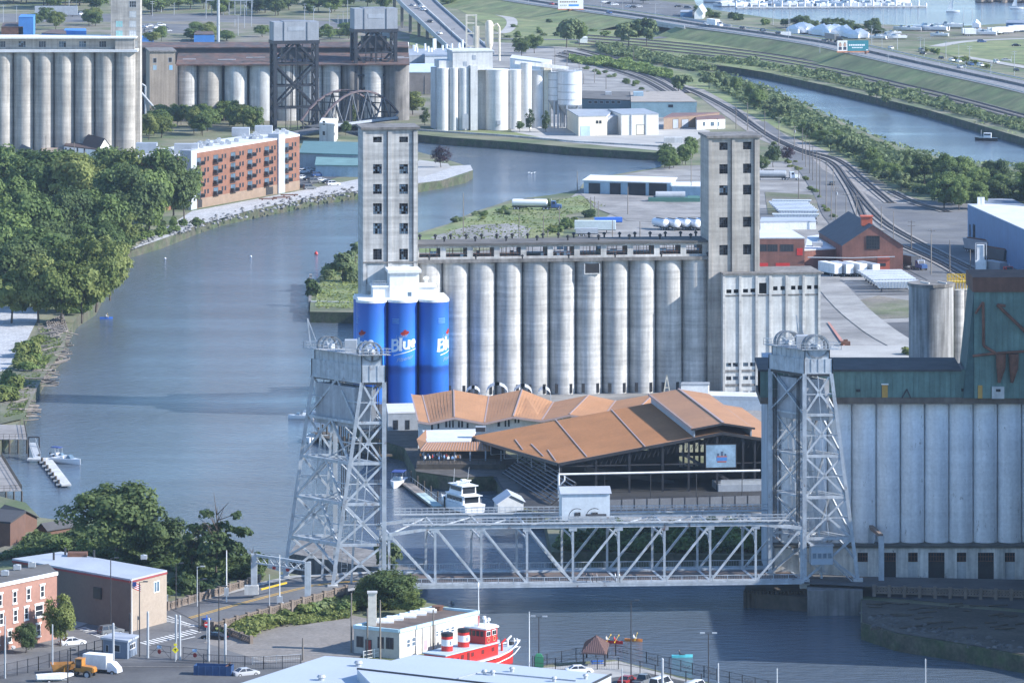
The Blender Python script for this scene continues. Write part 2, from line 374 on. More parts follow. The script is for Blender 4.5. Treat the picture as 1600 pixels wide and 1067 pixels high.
sheet('arena_floor',[(770,744),(1190,735),(1240,760),(1240,800),(850,800),(800,788)],mat('dark arena floor',(.028,.028,.03),.9,.3,.2))  # near black floor colour carries the shade under the arena roof
sheet('bank_gravel',[(860,802),(1240,800),(1240,826),(1000,826),(870,812)],yardm)
sheet('canal_bank_grass',[(900,95),(1000,100),(1060,112),(1130,128),(1230,165),(1330,210),(1480,262),(1640,285),(1640,330),(1420,305),(1300,240),(1200,195),(1100,140),(980,112)],grassm)
sheet('highway_verge',[(690,0),(860,14),(1050,48),(1300,92),(1640,160),(1640,205),(1450,165),(1300,130),(1100,98),(1000,75),(820,72),(760,40)],grassm)
sheet('boat_yard',[(1200,38),(1480,44),(1640,40),(1640,66),(1480,62),(1380,66),(1260,58)],soil)
sheet('lake_park',[(1440,72),(1500,66),(1640,60),(1640,104),(1500,92)],grassm)
sheet('lake_parking',[(920,-14),(1080,8),(1120,22),(1060,26),(930,10),(860,-4)],asph)
sheet('right_bank_soil',[(1346,936),(1700,965),(1700,1045),(1600,1022),(1500,1004),(1400,988),(1347,971)],mat('shade darkened bank soil',(.085,.075,.06),.95,.3,.15,fine=.3,col2=(.055,.05,.04)))  # dark earth, toned darker still for the shade on this bank
sheet('wharf_apron',[(557,560),(640,600),(830,735),(800,786),(775,743),(720,746),(650,736),(632,699),(600,689),(560,671),(546,640)],mat('dark wharf planking',(.075,.068,.06),.9,.3,.3,fine=.2))
sheet('dirt_patch',[(1335,470),(1372,462),(1424,470),(1424,496),(1380,498),(1350,490)],soil)
sheet('asphalt_patch',[(1360,505),(1422,503),(1422,528),(1395,530)],asphD)
sheet('asphalt_patch',[(1290,448),(1424,446),(1424,460),(1330,462)],asph)
sheet('asphalt_patch',[(905,300),(1000,306),(1095,330),(1095,350),(980,345),(930,325)],mat('oily gravel',(.2,.19,.18),.95,.3,.1,fine=.15,col2=(.27,.255,.24)))
sheet('dirt_patch',[(1195,300),(1275,305),(1280,338),(1200,335)],soil)
sheet('dirt_patch',[(1300,236),(1400,300),(1440,312),(1380,306),(1290,244)],soil)
def beach(name,px,m): sheet(name,px,m)
# ================================================================ helpers for buildings
def slope_hit(u,v,p0,dirn,slope):
    """pixel ray against the tilted plane z = p0.z + slope*((p-p0).dirn)"""
    d=Vector(((u-800)/F,1.0,-(v-VH)/F)); n=Vector((-slope*dirn[0],-slope*dirn[1],1)); c=Vector((0,0,CH))
    t=n.dot(Vector(p0)-c)/n.dot(d); return c+d*t
def W(u,v,Y): return Vector((Xat(u,Y),Y,Zat(v,Y)))
def sash(par,x0,x1,z0,z1,y,nx=4,nz=4,broken=.5,frame=None,deg=0,loc=None,b=.09,name='window'):
    """steel sash in an opening: bars, with the panes that are left as a sub-part"""
    mb=MB(); dx=(x1-x0)/nx; dz=(z1-z0)/nz
    for i in range(nx+1):
        if i in (0,nx) or rnd.random()>broken*.35: mb.box(x0+i*dx-b/2,x0+i*dx+b/2,y,y+b,z0,z1)
    for k in range(nz+1):
        if k in (0,nz) or rnd.random()>broken*.35: mb.box(x0,x1,y+.004,y+b-.004,z0+k*dz-b/2,z0+k*dz+b/2)
    o=mb.build(name,frame or darkm,par)
    pm=MB()
    for i in range(nx):
        for k in range(nz):
            if rnd.random()>broken: pm.box(x0+i*dx+b/2,x0+i*dx+dx-b/2,y+.03,y+.05,z0+k*dz+b/2,z0+k*dz+dz-b/2)
    if pm.v: prop(pm.build('pane',glassB if rnd.random()<.5 else glass,o),kind='stuff')
    return o
def fwin(par,fr,x0,x1,z0,z1,y=0,mframe=None,mglass=None,name='window',div=(1,1),proud=.05,depth=.08):
    """closed window: frame ring standing proud with its pane as sub-part; local coordinates of the frame fr, parent at fr's origin or any thing (world offset handled)"""
    fw=min(.14,(x1-x0)*.12)
    mb=MB(); yy=y-proud
    mb.box(x0,x1,yy,y+depth,z0,z0+fw); mb.box(x0,x1,yy,y+depth,z1-fw,z1); mb.box(x0,x0+fw,yy,y+depth,z0+fw,z1-fw); mb.box(x1-fw,x1,yy,y+depth,z0+fw,z1-fw)
    for i in range(1,div[0]):
        x=x0+(x1-x0)*i/div[0]; mb.box(x-fw*.4,x+fw*.4,yy+.01,y+depth,z0+fw,z1-fw)
    for i in range(1,div[1]):
        z=z0+(z1-z0)*i/div[1]; mb.box(x0+fw,x1-fw,yy+.012,y+depth,z-fw*.4,z+fw*.4)
    loc=(0,0,0); dg=0
    if fr is not None and par is not None:
        loc=fr.O-par.location; dg=fr.deg-math.degrees(par.rotation_euler.z)
        a=-par.rotation_euler.z; loc=Vector((loc.x*math.cos(a)-loc.y*math.sin(a),loc.x*math.sin(a)+loc.y*math.cos(a),loc.z))
    o=mb.build(name,mframe or white,par,loc,deg=dg)
    MB().box(x0+fw,x1-fw,y-proud*.4,y+depth*.5,z0+fw,z1-fw).build('pane',mglass or glass,o)
    return o
def attach(o,par,fr):
    """put an object modelled in frame fr under thing par"""
    loc=fr.O-par.location; a=-par.rotation_euler.z
    o.parent=par; o.location=Vector((loc.x*math.cos(a)-loc.y*math.sin(a),loc.x*math.sin(a)+loc.y*math.cos(a),loc.z)); o.rotation_euler=(0,0,fr.a+a); return o
# ================================================================ the long derelict grain elevator
GD=7.5
gf=Fr(G(651,621),GD)
ge=T('grain_elevator','long derelict concrete grain elevator with two tall head towers and broken gallery windows','grain elevator',gf.O,deg=GD)
xt=gf.P(1110,620)[0]; RS=xt/22; zt=gf.P(651,411.5)[1]
sm=MB().lathe([(RS*.985,0),(RS*.985,zt)],36).me('silo',conc,True)
for i in range(11):
    link('silo',sm,ge,(RS*(2*i+1),RS,0),deg=i*31)
MB().box(.5,xt-.5,RS*1.25,18,0,zt-.2).build('bin_block',conc,ge)
slm=MB().box(-.35,.35,RS*.10,RS*.4,.4,2.6).me('base_window',void)
for i in range(11):
    for dx in (-.45,.45): link('base_window',slm,ge,(RS*(2*i+1)+dx*RS*1.2,0,0))
# deck and gallery
zd=zt+.75
MB().box(-1.2,xt+6.2,-.35,17.5,zt,zd).build('deck',concD,ge)
z0w=zd; zr=gf.P(651,385)[1]
holes=[];
for i in range(11):
    c=RS*(2*i+1); hw=RS*.79
    holes.append((c-hw,c+hw if i<10 else c+hw-1.2,z0w+.55,zr-.55))
MB().wall(0,xt+3.2,z0w,zr,holes,y=.7,t=.35).build('gallery_wall',conc,ge)
MB().wall(0,xt+3.2,z0w,zr,holes,y=8.6,t=.35).build('gallery_wall',conc,ge)
MB().box(-.4,xt+3.6,0,11.2,zr,zr+.5).build('gallery_roof',tar,ge)
for i,h in enumerate(holes):
    sash(ge,h[0],h[1],h[2],h[3],.85,nx=6,nz=3,broken=.93 if i not in (3,5) else .75,frame=rusty)
    mb=MB()
    for k in range(5):
        x=h[0]+(h[1]-h[0])*(k+.5)/5
        if rnd.random()<.6: mb.box(x-.06,x+.06,8.7,8.8,h[2],h[3])
    if mb.v: mb.build('window',rusty,ge)
vent=MB().cyl((0,0,0),(0,0,.7),.22,.22,8).lathe([(.45,.7),(.45,1.0),(.1,1.3)],8).me('roof_vent',blackm)
for i in range(19):
    link('roof_vent',vent,ge,(2+i*(xt/19),10.8,zr+.5)); 
    if i%2: link('roof_vent',vent,ge,(3.5+i*(xt/19),5,zr+.5))
    if i%3==0: link('roof_vent',vent,ge,(3+i*(xt/19),-.1,zd),sc_=.8)
# open hole torn in one silo
a,b_=gf.P(914,427),gf.P(936,412)
mb=MB(); mb.box(a[0],b_[0],-.12,.6,a[1],b_[1]); mb.build('opening',void,ge)
mb=MB(); mb.box(a[0]-.2,b_[0]+.2,-.2,.4,a[1]-.25,a[1]); mb.box(a[0]-.2,a[0],-.2,.4,a[1],b_[1]); mb.box(b_[0],b_[0]+.2,-.2,.4,a[1],b_[1]); mb.build('opening_surround',conc2,ge)
def head_tower(u0,u1,vt,depth,wins,lines,zb=0,yl=-.6,nm='head_tower'):
    (xa,_),(xb,zt_)=gf.P(u0,500,yl),gf.P(u1,vt,yl); zt_=gf.P(u0,vt,yl)[1]
    hs=[(gf.P(a,d,yl)[0],gf.P(b,d,yl)[0],gf.P(a,d,yl)[1],gf.P(a,c,yl)[1]) for a,b,c,d in wins]
    mb=MB(); mb.wall(xa,xb,zb,zt_,hs,y=yl,t=.5)
    mb.box(xa,xa+.5,yl+.5,yl+depth,zb,zt_); mb.box(xb-.5,xb,yl+.5,yl+depth,zb,zt_); mb.box(xa+.5,xb-.5,yl+depth-.5,yl+depth,zb,zt_)
    o=mb.build(nm,concL if u0>1000 else conc,ge)
    pm=MB()
    for (p,q) in lines:
        x0,x1=gf.P(p,500,yl)[0],gf.P(q,500,yl)[0]; pm.box(x0,x1,yl-.28,yl,zb,zt_-.3)
    pm.build('pilaster',conc if u0<1000 else concL,o)
    dk=MB()
    for (p,q) in lines[1:]:
        x=gf.P(p,500,yl)[0]; dk.box(x-.18,x-.02,yl-.32,yl,zb,zt_-.4)
    dk.build('downpipe',darkm,o)
    fl=MB()
    for k in range(1,8):
        z=zb+(zt_-zb)*k/8; fl.box(xa+.5,xb-.5,yl+2.5,yl+depth-.5,z,z+.3)
    fl.box(xa+.5,xb-.5,yl+3,yl+3.2,zb,zt_-.4)
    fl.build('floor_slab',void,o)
    rf=MB(); rf.box(xa-.5,xb+.5,yl-.6,yl+depth+.5,zt_,zt_+.55); rf.build('roof',concD,o)
    for j,h in enumerate(hs): sash(ge,h[0],h[1],h[2],h[3],yl+.18,4,4,broken=.45)
    return xa,xb,zt_
rows=[(214,223),(257,272),(288,303.5),(318,335),(349,366),(389,406)]
wA=[(583,596.6,a,b) for a,b in rows]+[(624,637.5,a,b) for a,b in rows]+[(572.5,576.5,437,444)]
HT1=head_tower(567,653,203,11.5,wA,[(567,571),(606,612.5),(646,650)])
rows=[(223,235),(257,272),(290,305.5),(340,356),(383,399)]
wB=[(1124,1137,a,b) for a,b in rows]+[(1161,1174,a-1,b-1) for a,b in rows]
HT2=head_tower(1107,1187,216,11.5,wB,[(1107,1112),(1143.5,1148),(1179,1184)])
zz=gf.P(600,411,-.6)[1]; MB().box(HT1[0],HT1[1],-.95,-.6,zz,zz+.35).build('ledge',concD,ge)
a=gf.P(574,455,-.65); b_=gf.P(646,413,-.65); MB().box(a[0],b_[0],-.66,-.59,a[1],b_[1]).build('patched_plaster',conc2,ge)
# annex with bays of small windows
af=Fr(G(1131,616.5),GD); an=T('annex_building','pale concrete annex with small square windows at the right end of the long elevator','building',af.O,deg=GD)
wh=[]
for (a,b,v0,v1) in [(1135,1143,452.5,458.5),(1146.5,1154,452.2,458.2),(1161,1169,451.5,457.5),(1172.5,1180,451,457),(1186,1198,442,459),(1208,1215,447.5,454),(1219.5,1226.5,447,453.5),(1236,1243,446.5,453),(1246.5,1253.5,446.3,452.8),(1261,1268,446,452),(1272,1280,445.5,451.5)]+\
   [(a,b,v0-(a-1134)*.02,v1-(a-1134)*.02) for a,b in ((1134.5,1142.5),(1145,1153),(1161,1169),(1172,1180),(1187,1195),(1209,1216),(1220,1227),(1236,1243),(1247,1254)) for v0,v1 in ((567,573),(588,594),(611.5,619))]:
    p=af.P(a,v1); q=af.P(b,v0); wh.append((p[0],q[0],p[1],q[1]))
xw=af.P(1282,600)[0]; zt2=af.P(1131,430)[1]
mb=MB(); mb.wall(0,xw,0,zt2,wh,y=0,t=.4); mb.box(0,.4,.4,14,0,zt2); mb.box(xw-.4,xw,.4,14,0,zt2); mb.box(.4,xw-.4,13.6,14,0,zt2); mb.build('wall',conc2,an)
mb=MB()
for u in (1131,1156.5,1182,1203.5,1229,1255.5,1280):
    x=af.P(u,600)[0]; mb.box(x-.28,x+.28,-.3,0,0,zt2-.3)
mb.build('pilaster',conc,an)
zb_=af.P(1131,461)[1]; 
MB().box(0,xw,-.12,-.01,zb_-.3,zb_).build('string_course',concD,an)
for v in (578,600): z=af.P(1131,v)[1]; MB().box(.2,xw-8,-.16,-.01,z-.5,z).build('spandrel',concD,an)
MB().box(-.3,xw+.3,-.35,14.3,zt2,zt2+.45).build('roof',concD,an)
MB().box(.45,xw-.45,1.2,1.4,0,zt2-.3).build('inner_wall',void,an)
for h in wh:
    if h[3]<8: sash(an,h[0],h[1],h[2],h[3],.12,2,2,broken=.2)
# ================================================================ the three blue can silos
cf=Fr(G(558,633),7.0); cz=T('can_silos','three blue painted silos dressed as giant beer cans under a white headhouse','silo',cf.O,deg=7.0)
xs=[cf.P(u,560)[0] for u in (582.7,631,680)]; CR=(xs[2]-xs[0])/4*.985; zc=cf.P(631,473.5)[1]
# printed can art: colour bands with a brighter middle, a dark wave band below
cm=bpy.data.materials.new('blue can print'); cm.use_nodes=True; n=cm.node_tree.nodes; l=cm.node_tree.links; b=n['Principled BSDF']; b.inputs['Roughness'].default_value=.45
tc=n.new('ShaderNodeTexCoord'); sx=n.new('ShaderNodeSeparateXYZ'); l.new(tc.outputs['Object'],sx.inputs[0])
mr=n.new('ShaderNodeMapRange'); mr.inputs[1].default_value=0; mr.inputs[2].default_value=zc; l.new(sx.outputs[2],mr.inputs[0])
no=n.new('ShaderNodeTexNoise'); no.inputs['Scale'].default_value=.5; l.new(tc.outputs['Object'],no.inputs['Vector'])
ad=n.new('ShaderNodeMath'); ad.operation='MULTIPLY_ADD'; ad.inputs[1].default_value=.05; l.new(no.outputs['Fac'],ad.inputs[0]); l.new(mr.outputs[0],ad.inputs[2])
cr=n.new('ShaderNodeValToRGB'); l.new(ad.outputs[0],cr.inputs[0]); cr.color_ramp.elements[0].color=(.012,.12,.5,1); cr.color_ramp.elements[1].position=1; cr.color_ramp.elements[1].color=(.018,.10,.42,1)
for p,c in ((.3,(.01,.11,.45)),(.355,(.008,.07,.3)),(.385,(.008,.07,.3)),(.41,(.02,.19,.66)),(.55,(.03,.24,.74)),(.75,(.02,.16,.55))):
    e=cr.color_ramp.elements.new(p); e.color=(*c,1)
l.new(cr.outputs[0],b.inputs['Base Color'])
cme=MB().lathe([(CR*.985,0),(CR*.985,zc)],40).me('silo',cm,True)
rim=MB().lathe([(CR*1.02,zc),(CR*1.02,zc+.55),(CR*.9,zc+.75)],40).me('rim',white,True)
def onc(cx,s,z,r=None):
    r=r or CR*.985+.04; a=s/CR; return (cx+r*math.sin(a),CR-r*math.cos(a),z)
def stroke(mb,cx,pts,wd,close=False):
    """ribbon of width wd on the can face along (s,z) points, built as short plates"""
    P=[Vector((p[0],p[1],0)) for p in pts]
    for p,q in zip(P,P[1:]):
        d=(q-p); nn=max(1,int(d.length/.35)); nrm=Vector((-d.y,d.x,0)).normalized()*wd/2; e=d.normalized()*wd*.18
        for i in range(nn):
            A=p+d*(i/nn)-(e if i==0 else e*0); B=p+d*((i+1)/nn)+(e if i==nn-1 else e*0)
            mb.add([onc(cx,*(A-nrm).xy),onc(cx,*(B-nrm).xy),onc(cx,*(B+nrm).xy),onc(cx,*(A+nrm).xy)],[(0,1,2,3),(3,2,1,0)])
def arc(cx,cz,rx,rz,a0,a1,n=10): return [(cx+rx*math.cos(R(a0+(a1-a0)*i/n)),cz+rz*math.sin(R(a0+(a1-a0)*i/n))) for i in range(n+1)]
GLY={'B':([[(.13,0),(.13,1)]],[[(.1,.93),(.42,.93)]+arc(.42,.73,.19,.2,90,-90)+[(.1,.53)],[(.1,.53),(.45,.53)]+arc(.45,.29,.22,.24,90,-90)+[(.1,.05)]],.78),
 'l':([[(.1,0),(.1,1.02)]],[],.30),'u':([[(.1,.68),(.1,.3)],[(.52,.7),(.52,0)]],[arc(.31,.28,.21,.22,180,360)],.66),
 'e':([],[[(.08,.36),(.5,.36)]+arc(.29,.36,.21,.28,0,310,14)],.60)}
def word(par,cx,s0,z0,h,txt,slope,m,name,bold=.2):
    mb=MB(); s=0
    for ch in txt:
        th,tn,adv=GLY[ch]
        for st,wd in [(t,bold) for t in th]+[(t,bold*.72) for t in tn]:
            stroke(mb,cx,[(s0+(s+x)*h+z*.05*h,z0+z*h+slope*(s+x)*h) for x,z in st],wd*h)
        if ch in 'Bl':
            for zz in ((0.04,) if ch=='l' else (.03,)): stroke(mb,cx,[(s0+(s-.02)*h,z0+zz*h+slope*s*h),(s0+(s+.26)*h,z0+zz*h+slope*(s+.28)*h)],.08*h)
        s+=adv
    return mb.build(name,m,par)
redp=mat('red print',(.6,.06,.04),.5,0,fine=0); goldp=mat('pale gold script print',(.28,.4,.62),.5,0,fine=0); whp=mat('white print',(.8,.82,.85),.5,0,fine=0)
paleb=mat('pale blue print',(.22,.5,.85),.5,0,fine=0)
LEAF=[(0,1),(.16,.68),(.36,.8),(.3,.42),(.6,.58),(.62,.4),(.95,.38),(.8,.2),(.9,.1),(.5,-.12),(.55,-.3),(.07,-.24),(.06,-.6),(-.06,-.6),(-.07,-.24),(-.55,-.3),(-.5,-.12),(-.9,.1),(-.8,.2),(-.95,.38),(-.62,.4),(-.6,.58),(-.3,.42),(-.36,.8),(-.16,.68)]
tcu=bpy.data.curves.new('t','FONT')
def wrap_text(par,cx,txt,s0,z0,h,slope,m,name):
    tcu.body=txt; tcu.size=h*1.35; tcu.shear=.35
    o=bpy.data.objects.new('t',tcu); C.objects.link(o); bpy.context.view_layer.update()
    me=bpy.data.meshes.new_from_object(o.evaluated_get(bpy.context.evaluated_depsgraph_get())); bpy.data.objects.remove(o)
    for v in me.vertices:
        s=s0+v.co.x; v.co=Vector(onc(cx,s,z0+v.co.y+slope*v.co.x,CR*.985+.06))
    me.materials.clear(); me.materials.append(m); link(name,me,par)
for i,x in enumerate(xs):
    link('silo',cme,cz,(x,CR,0)); link('rim',rim,cz,(x,CR,0))
    link('silo',cme,cz,(x,CR*3.05,0)); link('rim',rim,cz,(x,CR*3.05,0))
    off=(-49,0,60)[i]*PI/180*CR; h=cf.P(631,520)[1]-cf.P(631,547)[1]; h*=.70; zt_=cf.P(631,550.5)[1]
    sw=2.34*h*.5
    word(cz,x,off-sw,zt_,h,'Blue',.17,whp,'lettering',.25)
    mb=MB(); stroke(mb,x,[(off-sw*.75,zt_-.28*h),(off+sw,zt_+.25*h)],.07*h); mb.build('underline',whp,cz)
    mb=MB(); ls=h*.42; lc=(off+.1*h,zt_+1.5*h); P=[onc(x,lc[0]+a*ls,lc[1]+b2*ls+.17*a*ls) for a,b2 in LEAF]
    c0=onc(x,*lc); mb.add([c0]+P,[(0,k+1,(k+1)%len(P)+1) for k in range(len(P))]+[(0,(k+1)%len(P)+1,k+1) for k in range(len(P))]); mb.build('maple_leaf',redp,cz)
    wrap_text(cz,x,'Labatt',off-sw*.62,zt_+1.10*h,h*.30,.17,goldp,'lettering')
    wrap_text(cz,x,'Pilsener',off-sw*.55,zt_-.85*h,h*.34,.25,goldp,'lettering')
    mb=MB(); zz=cf.P(631,502)[1]; oo=off-sw*.62
    for k in range(3): stroke(mb,x,[(oo-.9,zz+k*.45-.45),(oo+.9,zz+k*.45-.45)],.28)
    mb.build('label_patch',paleb,cz)
yl=2*CR-3; p=cf.P(609,460,yl); q=cf.P(655,426,yl)
mb=MB(); mb.box(xs[0]-CR*.9,xs[2]+CR*.95,CR*.7,CR*3.6,zc+.3,zc+.9)
mb.box(p[0],q[0],yl,yl+7,zc+.9,q[1]); mb.box(p[0]-.5,q[0]+.5,yl-.5,yl+7.5,q[1],q[1]+.7)
a=cf.P(583,449,yl); b2=cf.P(684,447,yl); mb.box(a[0],p[0]-.01,yl+.4,yl+6,zc+.9,a[1]); mb.box(a[0]-.3,p[0]-.01,yl+.1,yl+6.3,a[1],a[1]+.35)
mb.box(q[0]+.01,b2[0]-.6,yl+.4,yl+6,zc+.9,b2[1]-.3); mb.box(q[0]+.01,b2[0]-.2,yl+.1,yl+6.3,b2[1]-.3,b2[1]+.2)
mb.build('headhouse',white,cz)
p=cf.P(636,464,yl); q=cf.P(644,455.5,yl); fwin(cz,None,p[0],q[0],p[1],q[1],yl,white,glassB)
rl=MB()
for k in range(7):
    x=a[0]+k*(p[0]-4-a[0])/7; rl.box(x,x+.08,yl+.3,yl+.38,a[1]+.35,a[1]+1.5)
rl.box(a[0],p[0]-4,yl+.3,yl+.38,a[1]+1.4,a[1]+1.5); rl.box(a[0],p[0]-4,yl+.3,yl+.38,a[1]+.9,a[1]+.97); rl.build('railing',galv,cz)
mb=MB().cyl((b2[0]-2.6,yl+2,b2[1]+.2),(b2[0]-2.6,yl+2,b2[1]+1.3),.3,.3,10).lathe([(.55,0),(.75,.3),(.55,.7),(.1,.85)],10,(b2[0]-2.6,yl+2,b2[1]+1.3)); mb.build('roof_vent',white,cz)
# ================================================================ generic building by roof outline
def fbldg(name,label,cat,corners,vb,mw,mr,z0=LZ,group=None,parapet=.35,over=0.0,zr=None):
    """walls under a roof outline given in pixels; vb = pixel row of the foot of the first corner"""
    Y0=Yat(vb,z0); zr=Zat(corners[0][1],Y0) if zr is None else zr
    pts=[G(u,v,zr) for u,v in corners]; O=Vector((pts[0].x,pts[0].y,z0))
    t=T(name,label,cat,O,group); loc=[(p.x-O.x,p.y-O.y) for p in pts]; h=zr-z0
    MB().prism(loc,0,h).build('wall',mw,t)
    cx=sum(p[0] for p in loc)/len(loc); cy=sum(p[1] for p in loc)/len(loc)
    def grow(d): 
        out=[]
        for x,y in loc:
            L=math.hypot(x-cx,y-cy); out.append((x+(x-cx)/L*d,y+(y-cy)/L*d))
        return out
    mb=MB().prism(grow(.12+over),h,h+parapet); mb.build('roof',mr,t)
    def fc(i):
        a=pts[i]; b2=pts[(i+1)%len(pts)]; return face(Vector((a.x,a.y,z0)),Vector((b2.x,b2.y,z0)))
    return t,fc,h
def ac(t,x,y,z,s=1,m=None):
    """roof-top air handler: box on feet with a round fan"""
    mb=MB().box(x-.7*s,x+.7*s,y-.6*s,y+.6*s,z+.12,z+1.0*s); mb.cyl((x,y,z+1.0*s),(x,y,z+1.12*s),.4*s,.4*s,10)
    for a in (-1,1):
        for c in (-1,1): mb.box(x+a*.55*s-.05,x+a*.55*s+.05,y+c*.45*s-.05,y+c*.45*s+.05,z,z+.12)
    return mb.build('roof_unit',m or galv,t)
def gable(name,label,cat,p0,p1,p2,vb,zr,ze,mw,mr,z0=LZ,over=.5,group=None):
    """gabled house: ground corners p0->p1 = gable end (pixels of the eaves at height ze), p1->p2 = long side; ridge height zr"""
    a,b2,c=[G(u,v,ze) for u,v in (p0,p1,p2)]; d=a+(c-b2)
    O=Vector((a.x,a.y,z0)); t=T(name,label,cat,O,group)
    r1=(a+b2)/2; r1.z=zr; r2=(d+c)/2; r2.z=zr
    L=lambda p,dz=0: Vector((p.x-O.x,p.y-O.y,p.z-z0+dz))
    g=lambda p: Vector((p.x-O.x,p.y-O.y,0))
    mb=MB(); mb.add([g(a),g(b2),g(c),g(d),L(a),L(b2),L(c),L(d),L(r1),L(r2)],[(0,1,5,8,4),(1,2,6,5),(2,3,7,9,6),(3,0,4,7)])
    mb.build('wall',mw,t)
    al=(c-b2).normalized()*over; ac_=(b2-a).normalized()*over*.8; dz=Vector((0,0,-over*.8*(zr-ze)/((b2-a).length/2)))
    rf=MB(); rf.slab([L(b2-al+ac_+dz,.18),L(c+al+ac_+dz,.18),L(r2+al,.18),L(r1-al,.18)],.16); rf.slab([L(r1-al,.18),L(r2+al,.18),L(d+al-ac_+dz,.18),L(a-al-ac_+dz,.18)],.16)
    rf.build('roof',mr,t)
    return t,face(Vector((a.x,a.y,z0)),Vector((b2.x,b2.y,z0))),face(Vector((b2.x,b2.y,z0)),Vector((c.x,c.y,z0)))
# ================================================================ river-side hall with the folded orange roof
hall=T('restaurant_hall','white walled hall under a zigzag folded orange roof by the blue can silos','building',W(653,735,1128)*1); hall.location.z=LZ
HO=hall.location.copy()
YF=lambda u:1128+(u-653)*.0147*1.0
YB=lambda u:YF(u)+27
ev=[(653,657),(671,660),(710,651),(757,660),(802,650),(847,656),(890,647),(940,655),(990,645),(1025,650)]
tp=[(643,616),(660,617.5),(709,609),(764,619),(816,608.5),(865,628),(920,617),(962,626),(1021,616),(1034,620)]
E_=[W(u,v,YF(u))-HO for u,v in ev]; B_=[W(u,v,YB(u))-HO for u,v in tp]
for i in range(len(E_)-1):
    MB().slab([E_[i],E_[i+1],B_[i+1],B_[i]],.35).build('roof_panel',orroof,hall)
mb=MB()
for i in range(len(E_)): mb.bar(E_[i]+Vector((0,0,.06)),B_[i]+Vector((0,0,.06)),.3,.1)
for i in range(len(E_)-1): mb.bar(E_[i]+Vector((0,-.05,-.3)),E_[i+1]+Vector((0,-.05,-.3)),.3,.45)
mb.build('ridge_flashing',orridge,hall)
mb=MB()
for i in range(len(E_)-1):
    n_=max(3,int((E_[i+1]-E_[i]).length/.6))
    for k in range(1,n_): mb.bar(E_[i].lerp(E_[i+1],k/n_)+Vector((0,0,.0)),B_[i].lerp(B_[i+1],k/n_)+Vector((0,0,.0)),.05,.03)
prop(mb.build('standing_seam',orroof,hall),kind='stuff')
wl=MB(); fw=2.2
for i in range(len(E_)-1):
    p=E_[i]+Vector((.0,fw,-.2)); q=E_[i+1]+Vector((0,fw,-.2)); wl.add([(p.x,p.y,0),(q.x,q.y,0),(q.x,q.y,q.z),(p.x,p.y,p.z)],[(0,1,2,3)])
p=E_[0]+Vector((0,fw,-.2)); q=B_[0]+Vector((1.5,0,-.3)); wl.add([(q.x,q.y,0),(p.x,p.y,0),(p.x,p.y,p.z),(q.x,q.y,q.z)],[(0,1,2,3)])
wl.build('wall',white,hall)
hfr=face(W(653,735,YF(653)+fw),W(900,735,YF(900)+fw)); hfr.O.z=LZ
for (a,b2,v0,v1) in [(673,677,663,672),(683,687,661,670),(695,699.5,657,668),(701,704.5,656,668),(706,709.5,656,668),(715,719,657,668),(720,724,657,668),(728.5,732.5,660,669),(776.5,782,656,667),(788,791.5,655,667),(793,797,655,667),(803.5,807,654,661),(808.5,812,654,661)]:
    p=hfr.P(a,v1); q=hfr.P(b2,v0); fwin(hall,hfr,p[0],q[0],p[1],q[1],0,white,glass)
# front dining room: flat white roof, orange awning, dark open patio
fy=1104
pt=[W(660,672,1124),W(745,670,1126),W(734,689,1108),W(667,690,1107)]
mb=MB().slab([p-HO for p in (pt[3],pt[2],pt[1],pt[0])],.5); mb.build('flat_roof',whroof,hall)
A=[W(667,691,1106.5),W(765,690,1108),W(767,703.5,1103.5),W(657,704,1102)]
aw=MB().slab([p-HO for p in (A[3],A[2],A[1],A[0])],.15); aw.slab([W(651,686,1110)-HO,W(657,704,1102)-HO,W(667,691,1106.5)-HO,W(666,671,1124)-HO],.15); aw.build('awning',orroof,hall)
aw=MB()
for k in range(26):
    t=k/25; a=A[3].lerp(A[2],t)-HO; b2=A[0].lerp(A[1],t)-HO; aw.bar(a+Vector((0,0,.07)),b2+Vector((0,0,.07)),.1,.12)
aw.build('awning_rib',orridge,hall)
zf=4.2
mb=MB(); x0=Xat(655,1103)-HO.x; x1=Xat(790,1103)-HO.x
for k in range(6):
    x=x0+1+(x1-x0-2)*k/5; mb.box(x-.15,x+.15,1103.2-HO.y,1103.5-HO.y,0,W(657,704,1102).z-LZ-.2)
mb.build('patio_post',grey,hall)
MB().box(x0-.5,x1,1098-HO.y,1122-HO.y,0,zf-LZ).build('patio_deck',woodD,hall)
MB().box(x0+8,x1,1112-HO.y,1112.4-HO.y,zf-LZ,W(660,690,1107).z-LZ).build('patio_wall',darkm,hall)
mb=MB()
for k in range(24):
    x=x0-.4+k*(x1-x0)/24; mb.box(x,x+.07,1098-HO.y,1098.07-HO.y,zf-LZ,zf-LZ+1.1)
mb.box(x0-.5,x1,1097.95-HO.y,1098.1-HO.y,zf-LZ+1.0,zf-LZ+1.1); mb.build('railing',darkm,hall)
mb=MB()
for k in range(16):
    x=x0+.6+k*(x1-x0-1)/16; mb.cyl((x,1098.3-HO.y,-3.6),(x,1098.3-HO.y,0),.18,.18,6)
mb.build('piling',woodD,hall)
# dark block and white sign box between hall and big roof
p=Fr(W(742,735,1109),4); p.O.z=LZ
bx=T('vent_cabin','small dark louvred cabin on the white flat roof of the hall','cabin',(Xat(743,1112),1112,Zat(675,1112)))
MB().box(0,16*.139,0,2,0,1.1).build('cabin_body',grey,bx); MB().box(.1,16*.139-.1,-.06,-.01,.1,1.0).build('louvre',darkm,bx)
